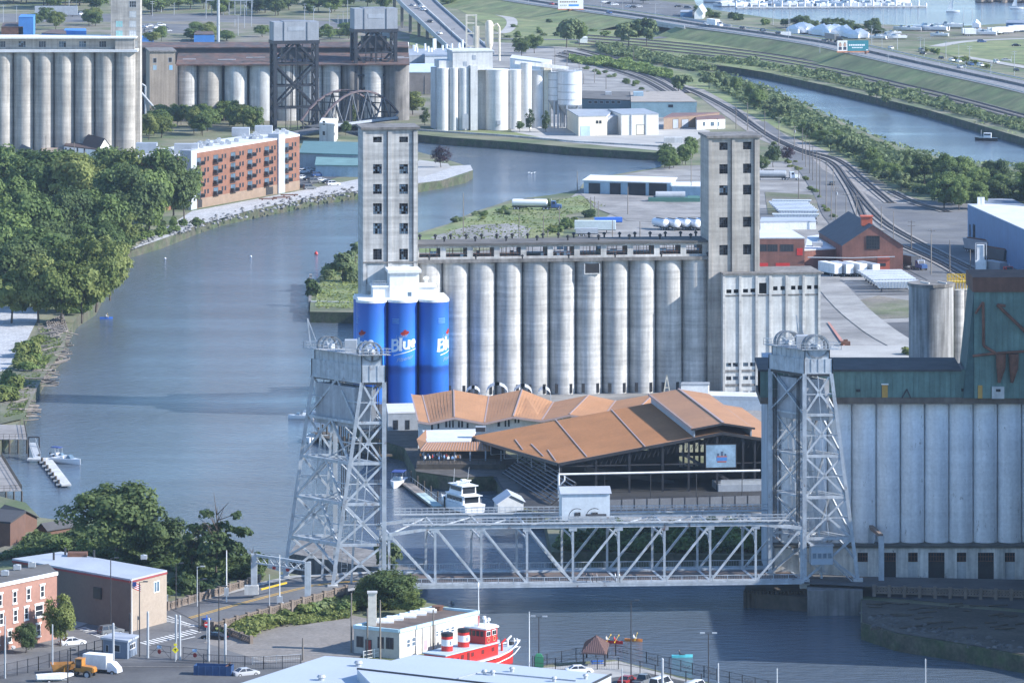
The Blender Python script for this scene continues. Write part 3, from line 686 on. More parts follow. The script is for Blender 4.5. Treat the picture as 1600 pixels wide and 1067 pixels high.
# grey hall left of it with white roof
t,fc,h=fbldg('waterfront_shed','grey shed with a white flat roof at the foot of the blue can silos','shed',[(606,646.5),(655,645),(647,632),(604,633)],674,grey,whroof)
f0=fc(0)
for a,b2 in ((614,622),(633,640)):
    p=f0.P(a,671); q=f0.P(b2,656); fwin(t,f0,p[0],q[0],p[1],q[1],0,darkm,glass)
# ================================================================ big arena roof
AP=Vector((9.6,1062,9.6)); AD=(.991,.134); AS=.169
tR=34.6; zR=AP.z+AS*tR
def tl(p): return (p.x-AP.x)*AD[0]+(p.y-AP.y)*AD[1]
RP=Vector((AP.x+AD[0]*tR,AP.y+AD[1]*tR,zR))
LP=lambda u,v: slope_hit(u,v,AP,AD,AS)
RPt=lambda u,v: slope_hit(u,v,RP,AD,-AS)
ar=T('arena','open sided arena under a vast low orange gable roof with a raised ridge monitor','arena',(AP.x,AP.y,LZ)); AO=ar.location.copy()
ridf=LP(1124,672); rl_=LP(1068,620)
fr_=AP+Vector((AD[0]*tR,AD[1]*tR,0)); fr_.z=zR                      # ridge, front end
bkL=LP(733,682); bk=LP(1068,620)
tb=tl(bk); 
nd=Vector((-AD[1],AD[0],0)); rb=Vector((AP.x,AP.y,0))+Vector((AD[0],AD[1],0))*tR+nd*((Vector((bk.x,bk.y,0))-Vector((AP.x,AP.y,0))).dot(nd)); rb.z=zR
left=[AP,fr_,rb,bkL]
MB().slab([p-AO for p in left],.4).build('roof',orroof,ar)
w2=14
rf=fr_+Vector((AD[0]*w2,AD[1]*w2,-AS*w2)); rbk=rb+Vector((AD[0]*w2,AD[1]*w2,-AS*w2))
MB().slab([p-AO for p in (fr_,rf,rbk,rb)],.4).build('roof',orroof,ar)
mb=MB(); up=Vector((0,0,.1))
for (u0,v0,u1,v1) in ((868,656,917,714),(955,640,1008,698),(805,687,817,703),(830,694,849,713),(856,703,868,720)):
    mb.bar(LP(u0,v0)-AO+up,LP(u1,v1)-AO+up,.24,.12)
mb.build('roof_seam',orridge,ar)
mb=MB(); sb_=(rb-Vector((AP.x,AP.y,0))).dot(nd)
for k in range(1,70):
    f_=k/70; a=AP.lerp(bkL,f_)-AO; b2=fr_.lerp(rb,f_)-AO; mb.bar(a+up*.4,b2+up*.4,.06,.08)
prop(mb.build('standing_seam',orroof,ar),kind='stuff')
# raised monitor
H=1.9; cl=[LP(1055,628),LP(1098,676)]
t0=tl(cl[0])*0+31.0-1.0; t0=28.6; t1=tR+tR-t0
def AT(t,s,z): return Vector((AP.x+AD[0]*t+nd.x*s,AP.y+AD[1]*t+nd.y*s,z))
s0=-.6; s1=(rb-Vector((AP.x,AP.y,0))).dot(nd)+0; 
zA=AP.z+AS*t0+H; zT=zA+AS*(tR-t0)
mo=MB(); mo.slab([p-AO for p in (AT(t0-.7,s0,zA-.1),AT(tR,s0,zT),AT(tR,s1,zT),AT(t0-.7,s1,zA-.1))],.3); mo.slab([p-AO for p in (AT(tR,s0,zT),AT(t1+.7,s0,zA-.1),AT(t1+.7,s1,zA-.1),AT(tR,s1,zT))],.3)
mo.build('monitor_roof',orroof,ar)
mo=MB(); mo.bar(AT(t0,s0+.5,zA-H/2)-AO,AT(t0,s1,zA-H/2)-AO,.3,H); mo.bar(AT(t1,s0+.5,zA-H/2)-AO,AT(t1,s1,zA-H/2)-AO,.3,H); mo.build('monitor_side',grey,ar)
mo=MB(); mo.bar(AT(tR,s0,zT+.1)-AO,AT(tR,s1,zT+.1)-AO,.5,.14); mo.bar(AT(t0-.7,s0,zA-.1)-AO,AT(t0-.7,s1,zA-.1)-AO,.2,.5); mo.build('ridge_flashing',orridge,ar)
# eave fascia, columns, trusses
fb=MB(); fb.bar(AP+Vector((0,-.1,-.35))-AO,fr_+Vector((0,-.1,-.35))-AO,.25,.6); fb.bar(fr_+Vector((0,-.1,-.35))-AO,rf+Vector((0,-.1,-.35))-AO,.25,.6); fb.bar(AP+Vector((-.1,0,-.35))-AO,bkL+Vector((-.1,0,-.35))-AO,.25,.6)
fb.bar(AT(t0-.7,s0-.1,zA-.3)-AO,AT(tR,s0-.1,zT-.2)-AO,.2,.4); fb.bar(AT(t1+.7,s0-.1,zA-.3)-AO,AT(tR,s0-.1,zT-.2)-AO,.2,.4)
fb.build('fascia',darkm,ar)
zro=lambda t: AP.z+AS*(t if t<tR else 2*tR-t)
for t in (.6,8,15,22,27.5,33.5,39,41.5,48):
    MB().bar(AT(t,.4,LZ)-AO,AT(t,.4,zro(t)-.4)-AO,.45).build('column',darkm,ar)
for t in (.6,15,28.6,41):
    MB().bar(AT(t,22,LZ)-AO,AT(t,22,zro(t)-.4)-AO,.45).build('column',darkm,ar)
tr=MB()
for t in range(1,47): 
    zb0=max(AP.z-.6,zro(t)-2.6); 
    tr.bar(AT(t,.45,zb0)-AO,AT(t+1,.45,zro(t+1)-.5)-AO,.1); 
    if t%2: tr.bar(AT(t,.45,zb0)-AO,AT(t,.45,zro(t)-.5)-AO,.1)
tr.bar(AT(.5,.45,AP.z-.8)-AO,AT(47,.45,AP.z-.8)-AO,.25); tr.build('truss',darkm,ar)
iw=[]
for k in range(9):
    x=24+k*1.15; iw.append((x,x+.7,5.6+ (0 if k>3 else 1.8),7.0+(.6 if k%2 else .2)))
    iw.append((x,x+.7,8.2,8.9))
    if k>3: iw.append((x,x+.7,2.6,4.8))
for k in range(5): iw.append((34.4+k*1.2,35.1+k*1.2,10.6,13.0))
ifr=Fr(AT(0,19,LZ),GD)
for a,b2 in ((0,22),(22,48)):
    top=6.2 if a==0 else 9.4
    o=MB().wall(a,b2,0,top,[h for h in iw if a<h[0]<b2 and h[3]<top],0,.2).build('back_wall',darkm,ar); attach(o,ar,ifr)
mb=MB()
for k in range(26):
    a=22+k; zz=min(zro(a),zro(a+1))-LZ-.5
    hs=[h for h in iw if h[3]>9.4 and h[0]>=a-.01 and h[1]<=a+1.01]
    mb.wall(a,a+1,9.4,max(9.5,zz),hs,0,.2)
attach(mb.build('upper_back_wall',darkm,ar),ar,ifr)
fl=MB(); 
fl.bar(AT(6,2,LZ+5)-AO,AT(26,12,LZ+.3)-AO,.5,.9); fl.bar(AT(26,1,LZ+8)-AO,AT(37,1,LZ+1.6)-AO,.35,.6); fl.build('stair_stringer',darkm,ar)
st=MB(); st.box(0,1,0,1,0,1); 
o=MB().box(33.5,44.5,-1,7,0,1.5).build('stage',grey,ar); attach(o,ar,Fr(AT(0,0,LZ),GD))
o=MB().box(34,44,-.9,-.8,1.5,2.5).box(34,44,-.95,-.75,2.45,2.55).build('stage_rail',galv,ar); attach(o,ar,Fr(AT(0,0,LZ),GD))
# hanging banner with a round crest of its own design
sf=Fr(AT(0,.1,LZ),GD); p=sf.P(1103,730); q=sf.P(1149.5,694)
bn=T('banner','pale blue picture banner hung in the open gable of the arena','banner',sf.W(p[0],-.25,p[1]-LZ+LZ-LZ)); bn.rotation_euler=(0,0,R(GD)); bn.location=sf.W(p[0],-.25,p[1])
bw,bh=q[0]-p[0],q[1]-p[1]
MB().box(0,bw,0,.12,0,bh).build('canvas',mat('banner print',(.22,.34,.46),.7,.25,.7),bn)
mb=MB().box(-.15,bw+.15,-.03,.14,-.15,0).box(-.15,bw+.15,-.03,.14,bh,bh+.15).box(-.15,0,-.03,.14,0,bh).box(bw,bw+.15,-.03,.14,0,bh); mb.build('frame',darkm,bn)
mb=MB()
for (a,b2,c,d,k) in ((.36,.7,.28,.45,1),(.37,.44,.45,.62,0),(.5,.57,.45,.7,0),(.62,.68,.45,.6,0),(.36,.7,.45,.5,2),(.38,.68,.22,.28,2)):
    mb.k=k; mb.box(bw*a,bw*b2,-.03-.004*k,-.005,bh*c,bh*d)
mb.build('print',[mat('dark print',(.06,.09,.15),.7),mat('mid blue print',(.06,.2,.5),.7),mat('dull red print',(.35,.12,.1),.7)],bn)
o=MB().box(46.4,46.7,0,38,0,10.2).build('added_shade_wall',darkm,ar); attach(o,ar,Fr(AT(0,0,LZ),GD))  # wall added to keep the low sun out of the open arena
# bleachers under the left eave
bl=T('bleachers','steep grey bleacher seats under the left eave of the arena','bleachers',(0,0,0)); bfr=face(G(858,790),G(782,742)); bl.location=bfr.O; bl.rotation_euler=(0,0,bfr.a)
L=(G(782,742)-G(858,790)).length
for k in range(9):
    MB().box(0,L,-.3+k*.62-5.6+.3,-5.6+k*.62+.25,.5*(9-k),.5*(9-k)+.1).build('seat_row',mat('dull seat grey',(.17,.18,.2),.6,.15,.5),bl)
mb=MB()
for j in range(8):
    x=j*L/7; mb.bar((x,-.2-5.6,4.4),(x,-.2,0),.15,.3); mb.bar((x,-5.6,4.4),(x,-5.6,0),.15)
mb.build('raker',darkm,bl)
# bracket frames under the left eave
for k in range(7):
    t=k/6.6; a=AP.lerp(bkL,t)+Vector((.2,.2,-.5))
    MB().path([a-AO,a+Vector((0,0,-2.1))-AO,a+Vector((3.2,1.2,-2.1))-AO],.07,6).build('eave_bracket',galv,ar)
# white pipe rail in front
wp=T('pipe_gantry','long white overhead pipe on a bent post in front of the arena','pipe',G(873,783)); O=wp.location
Yp=O.y; pts=[Vector((0,0,0)),Vector((0,0,Zat(741,Yp)-LZ)),]; e=W(1188,735,Yp+5)-O
MB().path([pts[0],pts[1],e],.22,8).build('pipe',white,wp); MB().path([pts[1]+Vector((0,0,-2.6)),pts[1]+Vector((1.2,0,-1.2)),pts[1]+Vector((1.2,0,-.3))],.15,8).build('brace',white,wp)
for k in range(1,5): q=pts[1].lerp(e,k/4.4); MB().cyl((q.x,q.y,q.z),(q.x,q.y,0),.08,.08,6).build('hanger_post',darkm,wp)
# solid panel fence on the bank behind the bridge
fn=T('panel_fence','grey solid panel fence along the bank behind the bridge span','fence',G(952,797)); ff=face(G(952,797),G(1188,790)); fn.rotation_euler=(0,0,ff.a); L=(G(1188,790)-G(952,797)).length
for k in range(12):
    MB().box(k*L/12+.08,(k+1)*L/12-.08,0,.08,.1,2.1).build('panel',mat('fence panel grey',(.16,.17,.19),.8,.1,.4,vary=.15),fn); MB().box(k*L/12-.08,k*L/12+.08,-.06,.14,0,2.3).build('post',darkm,fn)
# white box building and low roof behind the hall
t,fc,h=fbldg('white_plant_room','white windowless plant room between the orange roofs and the grain silos','building',[(1064,602),(1107,602),(1108,599),(1066,599)],624,white,grey)
t,fc,h=fbldg('low_white_building','long low building with bright white parapet below the annex','building',[(1108,624),(1190,626),(1190,619),(1108,617)],640,white,whroof,parapet=.9)
# ================================================================ lift bridge
def bp_(name,p,q,w,h,par,m=None,O=None):
    O=O or par.location; return MB().bar(Vector(p)-O,Vector(q)-O,w,h).build(name,m or steel,par)
ZB=5.4                                                   # bottom chord level
nA=Vector(G(608,914,ZB)); nB=Vector(G(1252,906,ZB)); bd=(nB-nA)/9; bx_=bd.normalized(); tv=Vector((-1.9,12.2,0))
br=T('lift_span','silver steel truss lift span with road deck between the two lift towers','bridge',nA.copy()); BO=br.location
TH=[Zat(838,nA.y)-ZB,Zat(828,nA.y)-ZB]+[Zat(826,nA.y)-ZB+.15]*8
TH=[9.2]+[10.4]*8+[9.6]
for side in (0,1):
    o=nA+tv*side
    B=[o+bd*i for i in range(10)]; TT=[b+Vector((0,0,h)) for b,h in zip(B,TH)]
    for i in range(9):
        bp_('bottom_chord',B[i],B[i+1],.55,.65,br); bp_('top_chord',TT[i],TT[i+1],.6,.6,br)
        if i<4: bp_('diagonal',TT[i],B[i+1],.42,.38,br)
        else: bp_('diagonal',B[i],TT[i+1],.42,.38,br)
    for i in range(10):
        bp_('vertical',B[i],TT[i],.42,.4,br)
        g=MB(); g.cbox(TT[i]-BO+Vector((0,0,-.35)),(1.5,.5,1.1)); g.build('gusset',steel,br)
for i in range(10):
    a=nA+bd*i; MB().bar(a+Vector((0,0,-.2))-BO,a+tv+Vector((0,0,-.2))-BO,.5,.8).build('floor_beam',steel,br)
    t=a+Vector((0,0,TH[i])); MB().bar(t-BO,t+tv-BO,.3,.4).build('top_strut',steel,br)
    q=a+Vector((0,0,TH[i]-2.2)); MB().bar(q-BO,q+tv-BO,.25,.3).build('sway_strut',steel,br)
    kn=MB(); kn.bar(q-BO+Vector((0,0,-2)),q-BO+tv*.18,.2); kn.bar(q+tv-BO+Vector((0,0,-2)),q+tv*.82-BO,.2); kn.bar(q-BO,t+tv*.5-BO,.18); kn.bar(q+tv-BO,t+tv*.5-BO,.18); kn.build('knee_brace',steel,br)
    if i<9:
        b=nA+bd*(i+1); MB().bar(t-BO,b+tv+Vector((0,0,TH[i+1]))-BO,.22).build('lateral',steel,br)
# deck, sidewalk, railings
L9=bd*9
dk=MB(); p=nA-BO+tv*.06; dk.add([p+Vector((0,0,.1)),p+L9+Vector((0,0,.1)),p+L9+tv*.88+Vector((0,0,.1)),p+tv*.88+Vector((0,0,.1)),p+Vector((0,0,-.25)),p+L9+Vector((0,0,-.25)),p+L9+tv*.88+Vector((0,0,-.25)),p+tv*.88+Vector((0,0,-.25))],[(0,1,2,3),(7,6,5,4),(0,4,5,1),(1,5,6,2),(2,6,7,3),(3,7,4,0)])
dk.build('deck',mat('steel grid deck',(.09,.075,.07),.8,.25,.5,col2=(.13,.09,.07)),br)
out=-tv.normalized()
for sgn,base in ((1,nA),(-1,nA+tv)):
    o=base+out*sgn*.5; e=o+out*sgn*1.7
    sw=MB(); sw.bar(o.lerp(e,.5)-BO+Vector((0,0,.1))-bd*.1,o.lerp(e,.5)+L9-BO+Vector((0,0,.1))+bd*.1,1.9,.16); sw.build('walkway',galv,br)
    gd=MB(); gd.bar(e-BO+Vector((0,0,-.05)),e+L9-BO+Vector((0,0,-.05)),.16,.62); gd.build('fascia_girder',steel,br)
    for i in range(28):
        q=e+L9*(i/27); MB().bar(q-BO+Vector((0,0,-.3)),q-BO+Vector((0,0,1.5)),.16).build('railing_post',steel,br)
    rl=MB()
    for z in (1.45,.35): rl.bar(e-BO+Vector((0,0,z)),e+L9-BO+Vector((0,0,z)),.1,.12)
    for i in range(27*9):
        q=e+L9*(i/243); rl.bar(q-BO+Vector((0,0,.35)),q-BO+Vector((0,0,1.45)),.035)
    rl.build('railing',steel,br)
    t0=base+Vector((0,0,10.4+.55))
    tk=MB(); 
    for off in (-.5,.5):
        a=t0+out*sgn*off
        for z in (.1,.6,1.15): tk.bar(a+bd*.3-BO+Vector((0,0,z)),a+L9*.97-BO+Vector((0,0,z)),.07)
        for i in range(70): q=a+bd*.3+(L9*.97-bd*.3)*(i/69); tk.bar(q-BO,q-BO+Vector((0,0,1.15)),.06)
    tk.build('top_railing',steel,br)
    tw=MB(); tw.bar(t0+bd*.3-BO,t0+L9*.97-BO,1.2,.12); tw.build('top_walkway',galv,br)
# machinery house on the span
mid=nA+bd*3.62+tv*.25+Vector((0,0,10.95)); mfr=Fr(mid,math.degrees(bx_.to_track_quat('X','Z').to_euler().z) if False else math.degrees(math.atan2(bx_.y,bx_.x)))
hw,hd,hh=(mfr.P(952,800)[0]-mfr.P(877,800)[0]),6.5,4.9
x0=mfr.P(878,800)[0]
mh=MB().box(x0,x0+hw,0,hd,0,hh); o=mh.build('machinery_house',mat('pale blue house paint',(.55,.6,.64),.6,.04,.3,streak=.04),br); attach(o,br,mfr)
mh=MB(); z=hh
mh.add([(x0-.3,-.3,z),(x0+hw+.3,-.3,z),(x0+hw+.3,hd+.3,z),(x0-.3,hd+.3,z),(x0-.3,hd*.5,z+.9),(x0+hw+.3,hd*.5,z+.9)],[(0,1,5,4),(2,3,4,5),(3,0,4),(1,2,5),(3,2,1,0)])
attach(mh.build('machinery_house_roof',grroof,br),br,mfr)
for a,b2 in ((898,907),(924,934)):
    p=mfr.P(a,811); q=mfr.P(b2,800); o=fwin(br,mfr,p[0],q[0],p[1]-0,q[1],0,darkm,glass)
mc=MB(); mc.box(x0+1,x0+9.5,-2.3,-.8,.1,.9); attach(mc.build('winch_bed',steel,br),br,mfr)
mc=MB()
for xx in (2.6,5.8):
    mc.cyl((x0+xx,-2.0,1.2),(x0+xx,-1.1,1.2),.45,.45,14)
    mc.path([Vector((x0+xx+1.5*math.cos(R(180-k*15)),-2.1,1.0+1.5*math.sin(R(180-k*15)))) for k in range(9)],.07,5)
mc.cyl((x0+4.2,-1.9,1.2),(x0+8,-1.9,1.2),.25,.25,8); attach(mc.build('winch_drum',darkm,br),br,mfr)
# ---------------- lift towers
def lift_tower(name,label,fN,dirb,Lt,Lb,tvec,zt,nlev,hw,uh=1.9,sr=1.85):
    """fN: foot of near front (span side) leg; dirb: unit vector away from the span along the bridge; Lt/Lb lengths of the side at top/bottom; tvec: near->far"""
    t=T(name,label,'bridge tower',fN.copy()); O=t.location; H=zt-fN.z
    def P(a,b,z): # a 0..1 front->back, b 0..1 near->far
        l=Lb+(Lt-Lb)*z/H; return dirb*(l*a)+tvec*b+Vector((0,0,z))
    for a,b in ((0,0),(0,1),(1,0),(1,1)):
        MB().bar(P(a,b,0),P(a,b,H),.75 if a==0 else .65,.75 if a==0 else .65).build('leg',steel,t)
        MB().cbox(P(a,b,0)+Vector((0,0,-.6)),(1.8,1.8,1.6)).build('footing',conc2,t)
    zs=[H*i/nlev for i in range(nlev+1)]
    for i in range(nlev):
        z0,z1=zs[i],zs[i+1]; zm=(z0+z1)/2
        for (a0,b0,a1,b1) in ((0,0,1,0),(0,1,1,1),(1,0,1,1)):
            if i>0 or True:
                pass
            A0,A1,B0,B1=P(a0,b0,z0),P(a1,b1,z0),P(a0,b0,z1),P(a1,b1,z1)
            if (a0,a1)==(1,1):
                m0=(B0+B1)/2
                if i==0: # portal: open for the road
                    MB().bar(B0,B1,.45,.6).build('girt',steel,t); MB().bar(P(1,0,z0*.5+z1*.5),(B0+B1)/2,.35).build('brace',steel,t); MB().bar(P(1,1,z0*.5+z1*.5),(B0+B1)/2,.35).build('brace',steel,t); continue
                MB().bar(A0,m0,.34,.4).build('brace',steel,t); MB().bar(A1,m0,.34,.4).build('brace',steel,t)
                mm=(A0+m0)/2; MB().bar(A0.lerp(B0,.5),mm,.2).build('brace',steel,t); MB().bar(A1.lerp(B1,.5),(A1+m0)/2,.2).build('brace',steel,t)
                MB().bar(B0,B1,.4,.5).build('girt',steel,t)
            else:
                MB().bar(A0,B1,.34,.38).build('brace',steel,t); MB().bar(A1,B0,.34,.38).build('brace',steel,t)
                MB().bar(B0,B1,.4,.5).build('girt',steel,t)
                c=(A0+A1+B0+B1)/4; MB().cbox(c,(.8,.3,.8)).build('gusset',steel,t)
        if i>0:
            pl=MB(); q=[P(.15,.15,z0),P(.85,.15,z0),P(.85,.85,z0),P(.15,.85,z0)]
            for j in range(4): pl.bar(q[j],q[(j+1)%4],.25,.3)
            pl.bar(q[0],q[2],.2); pl.bar(q[1],q[3],.2); pl.build('inner_bracing',steel,t)
        if i>0:
            MB().bar(P(.08,0,z0),P(.08,1,z1),.22).build('brace',steel,t); MB().bar(P(.08,1,z0),P(.08,0,z1),.22).build('brace',steel,t); MB().bar(P(.08,0,z1),P(.08,1,z1),.3,.35).build('girt',steel,t)
            for b in (0,1): MB().bar(P(0,b,zm),P(1,b,zm),.16).build('strut',steel,t); MB().bar(P(.5,b,z0),P(.5,b,z1),.16).build('strut',steel,t)
        # front face bracing above span travel
        if i==nlev-1: MB().bar(P(0,0,z0),P(0,1,z1),.3).build('brace',steel,t); MB().bar(P(0,1,z0),P(0,0,z1),.3).build('brace',steel,t)
    # inside columns, ladder, ropes
    for a,b in ((.45,.2),(.45,.8)):
        MB().bar(P(a,b,0),P(a,b,H),.4).build('inner_column',steel,t)
    rp=MB()
    for b in (.12,.16,.2,.8,.84,.88): rp.cyl(P(-.02,b,10.5) ,P(-.02,b,H),.1,.1,5)
    rp.build('rope',blackm,t)
    ld=MB(); 
    for k in range(int(H/.8)): ld.bar(P(.3,.45,k*.8),P(.42,.45,k*.8),.06)
    ld.bar(P(.3,.45,0),P(.3,.45,H),.08); ld.bar(P(.42,.45,0),P(.42,.45,H),.08); ld.build('ladder',steel,t)
    # counterweight hanging inside the top bays
    cw=MB(); q=[P(.12,.1,H*.80),P(.88,.1,H*.80),P(.88,.9,H*.80),P(.12,.9,H*.80)]; cw.prism([(p.x,p.y) for p in q],H*.77,H*.97); cw.build('counterweight',mat('grey counterweight concrete',(.34,.35,.37),.85,.15,.3,streak=.2),t)
    # panelled girder box
    def ring(h0,h1,g,nm,m,seams=0):
        q=[P(-g,-g*.5,H),P(1+g,-g*.5,H),P(1+g,1+g*.5,H),P(-g,1+g*.5,H)]
        MB().prism([(p.x,p.y) for p in q],h0,h1).build(nm,m,t)
        sm=MB()
        for j in range(4):
            a,b=q[j],q[(j+1)%4]; n_=max(2,int((b-a).length/1.3))
            for k in range(n_+1):
                c=a.lerp(b,k/n_); sm.cbox((c.x,c.y,(h0+h1)/2),(.16,.16,h1-h0))
        sm.build('stiffener',steel,t)
    ring(H,H+hw,.03,'girder_box',steel); ring(H+hw,H+hw+uh,-.04,'upper_girder_box',steel)
    ft=MB(); q=[P(-.05,-.03,H),P(1.05,-.03,H),P(1.05,1.03,H),P(-.05,1.03,H)]
    ft.prism([(p.x,p.y) for p in q],H-.45,H-.02); ft.build('girder_flange',darkm,t)
    zp=H+hw+uh; pf=MB(); q=[P(-.18,-.06,H),P(1.3,-.06,H),P(1.3,1.06,H),P(-.18,1.06,H)]; pf.prism([(p.x,p.y) for p in q],zp,zp+.15); pf.build('platform',galv,t)
    rl=MB()
    for j in range(4):
        a,b=q[j],q[(j+1)%4]; a=Vector((a.x,a.y,zp)); b=Vector((b.x,b.y,zp)); n_=int((b-a).length/.7)
        for z in (.6,1.2): rl.bar(a+Vector((0,0,z)),b+Vector((0,0,z)),.07)
        for k in range(n_+1): c=a.lerp(b,k/n_); rl.bar(c,c+Vector((0,0,1.2)),.06)
    rl.build('railing',steel,t)
    # sheaves: two pairs of big spoked wheels turning about the transverse axis
    ax=tvec.normalized()
    for b in (.02,.12,.84,.94):
        c=P(.5,b,H); c.z=zp+.55; s=MB(); e1=dirb; e2=Vector((0,0,1)); N=28
        for side in (-.18,.18):
            for k in range(N):
                for (r0,r1) in ((sr,sr*.87),):
                    a0,a1=2*PI*k/N,2*PI*(k+1)/N; pt=lambda r,a:c+ax*side+e1*(r*math.cos(a))+e2*(r*math.sin(a))
                    s.add([pt(r0,a0),pt(r0,a1),pt(r1,a1),pt(r1,a0)],[(0,1,2,3),(3,2,1,0)])
        for k in range(N):
            a0,a1=2*PI*k/N,2*PI*(k+1)/N
            for r in (sr,sr*.87):
                pt=lambda sd,a:c+ax*sd+e1*(r*math.cos(a))+e2*(r*math.sin(a)); s.add([pt(-.18,a0),pt(.18,a0),pt(.18,a1),pt(-.18,a1)],[(0,1,2,3),(3,2,1,0)])
        s.build('sheave_rim',steel,t)
        sp=MB(); 
        for k in range(8): a=2*PI*k/8; sp.bar(c,c+e1*(sr*.9*math.cos(a))+e2*(sr*.9*math.sin(a)),.16)
        sp.cyl(c-ax*.4,c+ax*.4,.5,.5,12); sp.build('sheave_spoke',steel,t)
    mb=MB(); c=P(.5,.45,H); mb.cbox((c.x,c.y,zp+1.2),(2.2,2.4,2.1)); mb.build('machinery_cabin',galv,t)
    c=P(1.1,1.0,H); MB().bar((c.x,c.y,zp),(c.x-.6,c.y,zp+5.5),.22).build('davit',steel,t); MB().bar((c.x+1.5,c.y,zp),(c.x-.6,c.y,zp+5.5),.14).build('davit',steel,t)
    return t,P,H
bdir=bx_
z0=ZB; Yn=nA.y
fl=nA-bdir*.9; zt=Zat(597,fl.y)
Lt_=(602-567)*Yn/F; Lb_=(600-521)*Yn/F*1.02
lift_tower('lift_tower','silver lattice lift tower at the left end of the truss span, over the road',fl,-bdir,Lt_,Lb_,Vector((-9.3,10.6,0)),zt,5,Zat(571,fl.y)-zt)
fr2=nB+bdir*.6; zt=Zat(584,fr2.y)
lift_tower('lift_tower','silver lattice lift tower at the right end of the truss span, before the white silos',fr2,bdir,(1301-1259)*fr2.y/F,(1343-1259)*fr2.y/F,Vector((-5.9,7.6,0)),zt,5,Zat(561,fr2.y)-zt,1.7,2.2)
# operator cabin on the right tower
of=Fr(fr2+bdir*1.2+Vector((0,-1.0,Zat(881,fr2.y)-fr2.z)),math.degrees(math.atan2(bdir.y,bdir.x)))
oc=T('bridge_cabin','small blue grey operator cabin hung inside the right lift tower','cabin',of.O,deg=of.deg)
MB().box(0,4.0,0,3,0,3.4).build('cabin_body',mat('blue grey paint',(.36,.42,.48),.6,.05),oc); MB().box(-.2,4.2,-.2,3.2,3.4,3.6).build('roof',galv,oc)
for k in range(4): fwin(oc,None,.15+k*.95,1.0+k*.95,1.1,2.2,0,galv,glassB)
sh=MB()
for k in range(12): sh.box(4.2+k*.28,4.5+k*.28,-.4,.8,-.1-k*.27,0-k*.27)
for y in (-.4,.8): sh.bar((4.2,y,1),(7.6,y,-2.2),.07); sh.bar((4.2,y,.5),(7.6,y,-2.7),.07)
sh.build('stair',galv,oc)
# road approach piers
def pier(name,label,px,ztop,m=concD):
    pts=[G(u,v,0) for u,v in px]; O=pts[0]; t=T(name,label,'pier',O)
    MB().prism([(p.x-O.x,p.y-O.y) for p in pts],-1,ztop).build('pier_body',m,t); return t,O
t,O=pier('bridge_pier','dark stained concrete pier at the water under the right lift tower',[(1262,962),(1348,961),(1346,905),(1255,905)],4.6)
MB().prism([(p.x-O.x,p.y-O.y) for p in [G(u,v,0) for u,v in ((1162,948),(1262,955),(1262,915),(1172,912))]],-1,2.6).build('fender',woodD,t)
for k in range(16): q=G(1163+k*6.3,949,0)-O; MB().cyl((q.x,q.y-.25,-1),(q.x,q.y-.25,3.2),.22,.2,7).build('fender_pile',woodD,t)
t,O=pier('bridge_pier','concrete abutment at the water under the left lift tower',[(452,905),(640,938),(668,915),(470,880)],5.0)
# ================================================================ the white silo elevator on the right
EY=951.0; EZ=3.5
ef=Fr(Vector((Xat(1205,EY),EY,EZ)),0.0)
ew=T('white_silo_elevator','shaded white grain elevator with a weathered green gallery and workhouse behind the right lift tower','grain elevator',ef.O)
u2x=lambda u,y=0: ef.P(u,700,y)[0]
v2z=lambda v,y=0: ef.P(1400,v,y)[1]
zb,ztp=v2z(852),v2z(630); pr=(1370-1332)*EY/F/2
sme=MB().lathe([(pr*.99,zb),(pr*.99,ztp)],32).me('silo',whitew,True)
x0=u2x(1332)
for k in range(-3,10):
    link('silo',sme,ew,(x0+pr*(2*k+1),pr,0),deg=k*47)
xl=x0-6*pr; xr=x0+20*pr
MB().box(xl+.3,xr,pr*1.3,24,zb,ztp).build('bin_block',whitew,ew)
MB().box(xl-2.2,xl,.8,24,0,ztp+6.5).build('end_wall',mat('blue grey stained plaster',(.34,.37,.41),.85,.15,.3,streak=.25),ew)
# base block with recessed bays
bh=[]
for a,b2 in ((1381,1400),(1419,1434),(1450.5,1476),(1495,1510),(1528,1553),(1570,1586),(1604,1630),(1645,1662),(1680,1706)):
    bh.append((u2x(a,-2.6),u2x(b2,-2.6),.35,v2z(863,-2.6)))
bh=[(u2x(1340,-2.6),u2x(1356,-2.6),.35,v2z(863,-2.6))]+bh
MB().wall(xl-1,xr,0,zb,bh,y=-2.6,t=.5).build('base_wall',mat('stained white plaster',(.6,.57,.52),.9,.2,.3,streak=.35,rust=(.09,.07,.06),rustamt=.02),ew)
MB().box(xl-1.2,xr,-3.0,pr*1.2,zb,zb+.45).build('ledge',mat('mossy dark ledge',(.1,.095,.08),.95,.3,.5),ew)
for k,h in enumerate(bh):
    pl=MB()
    pl.box(h[0],h[1],-2.25,-2.15,h[2],h[2]+(h[3]-h[2])*.66)
    if k%2==0: pl.build('infill_panel',conc2,ew)
    else: pl.build('door',void,ew)
    lt=MB(); z0=h[2]+(h[3]-h[2])*.68; n_=max(3,int((h[1]-h[0])/.45))
    for j in range(n_+1):
        x=h[0]+(h[1]-h[0])*j/n_; lt.box(x-.05,x+.05,-2.3,-2.2,z0,h[3])
    for z in (z0,(z0+h[3])/2,h[3]-.1): lt.box(h[0],h[1],-2.31,-2.19,z,z+.1)
    lt.build('window_grille',rusty,ew)
MB().box(xl-.9,xr-.1,-1.9,-1.6,0,zb-.1).build('inner_wall',void,ew)
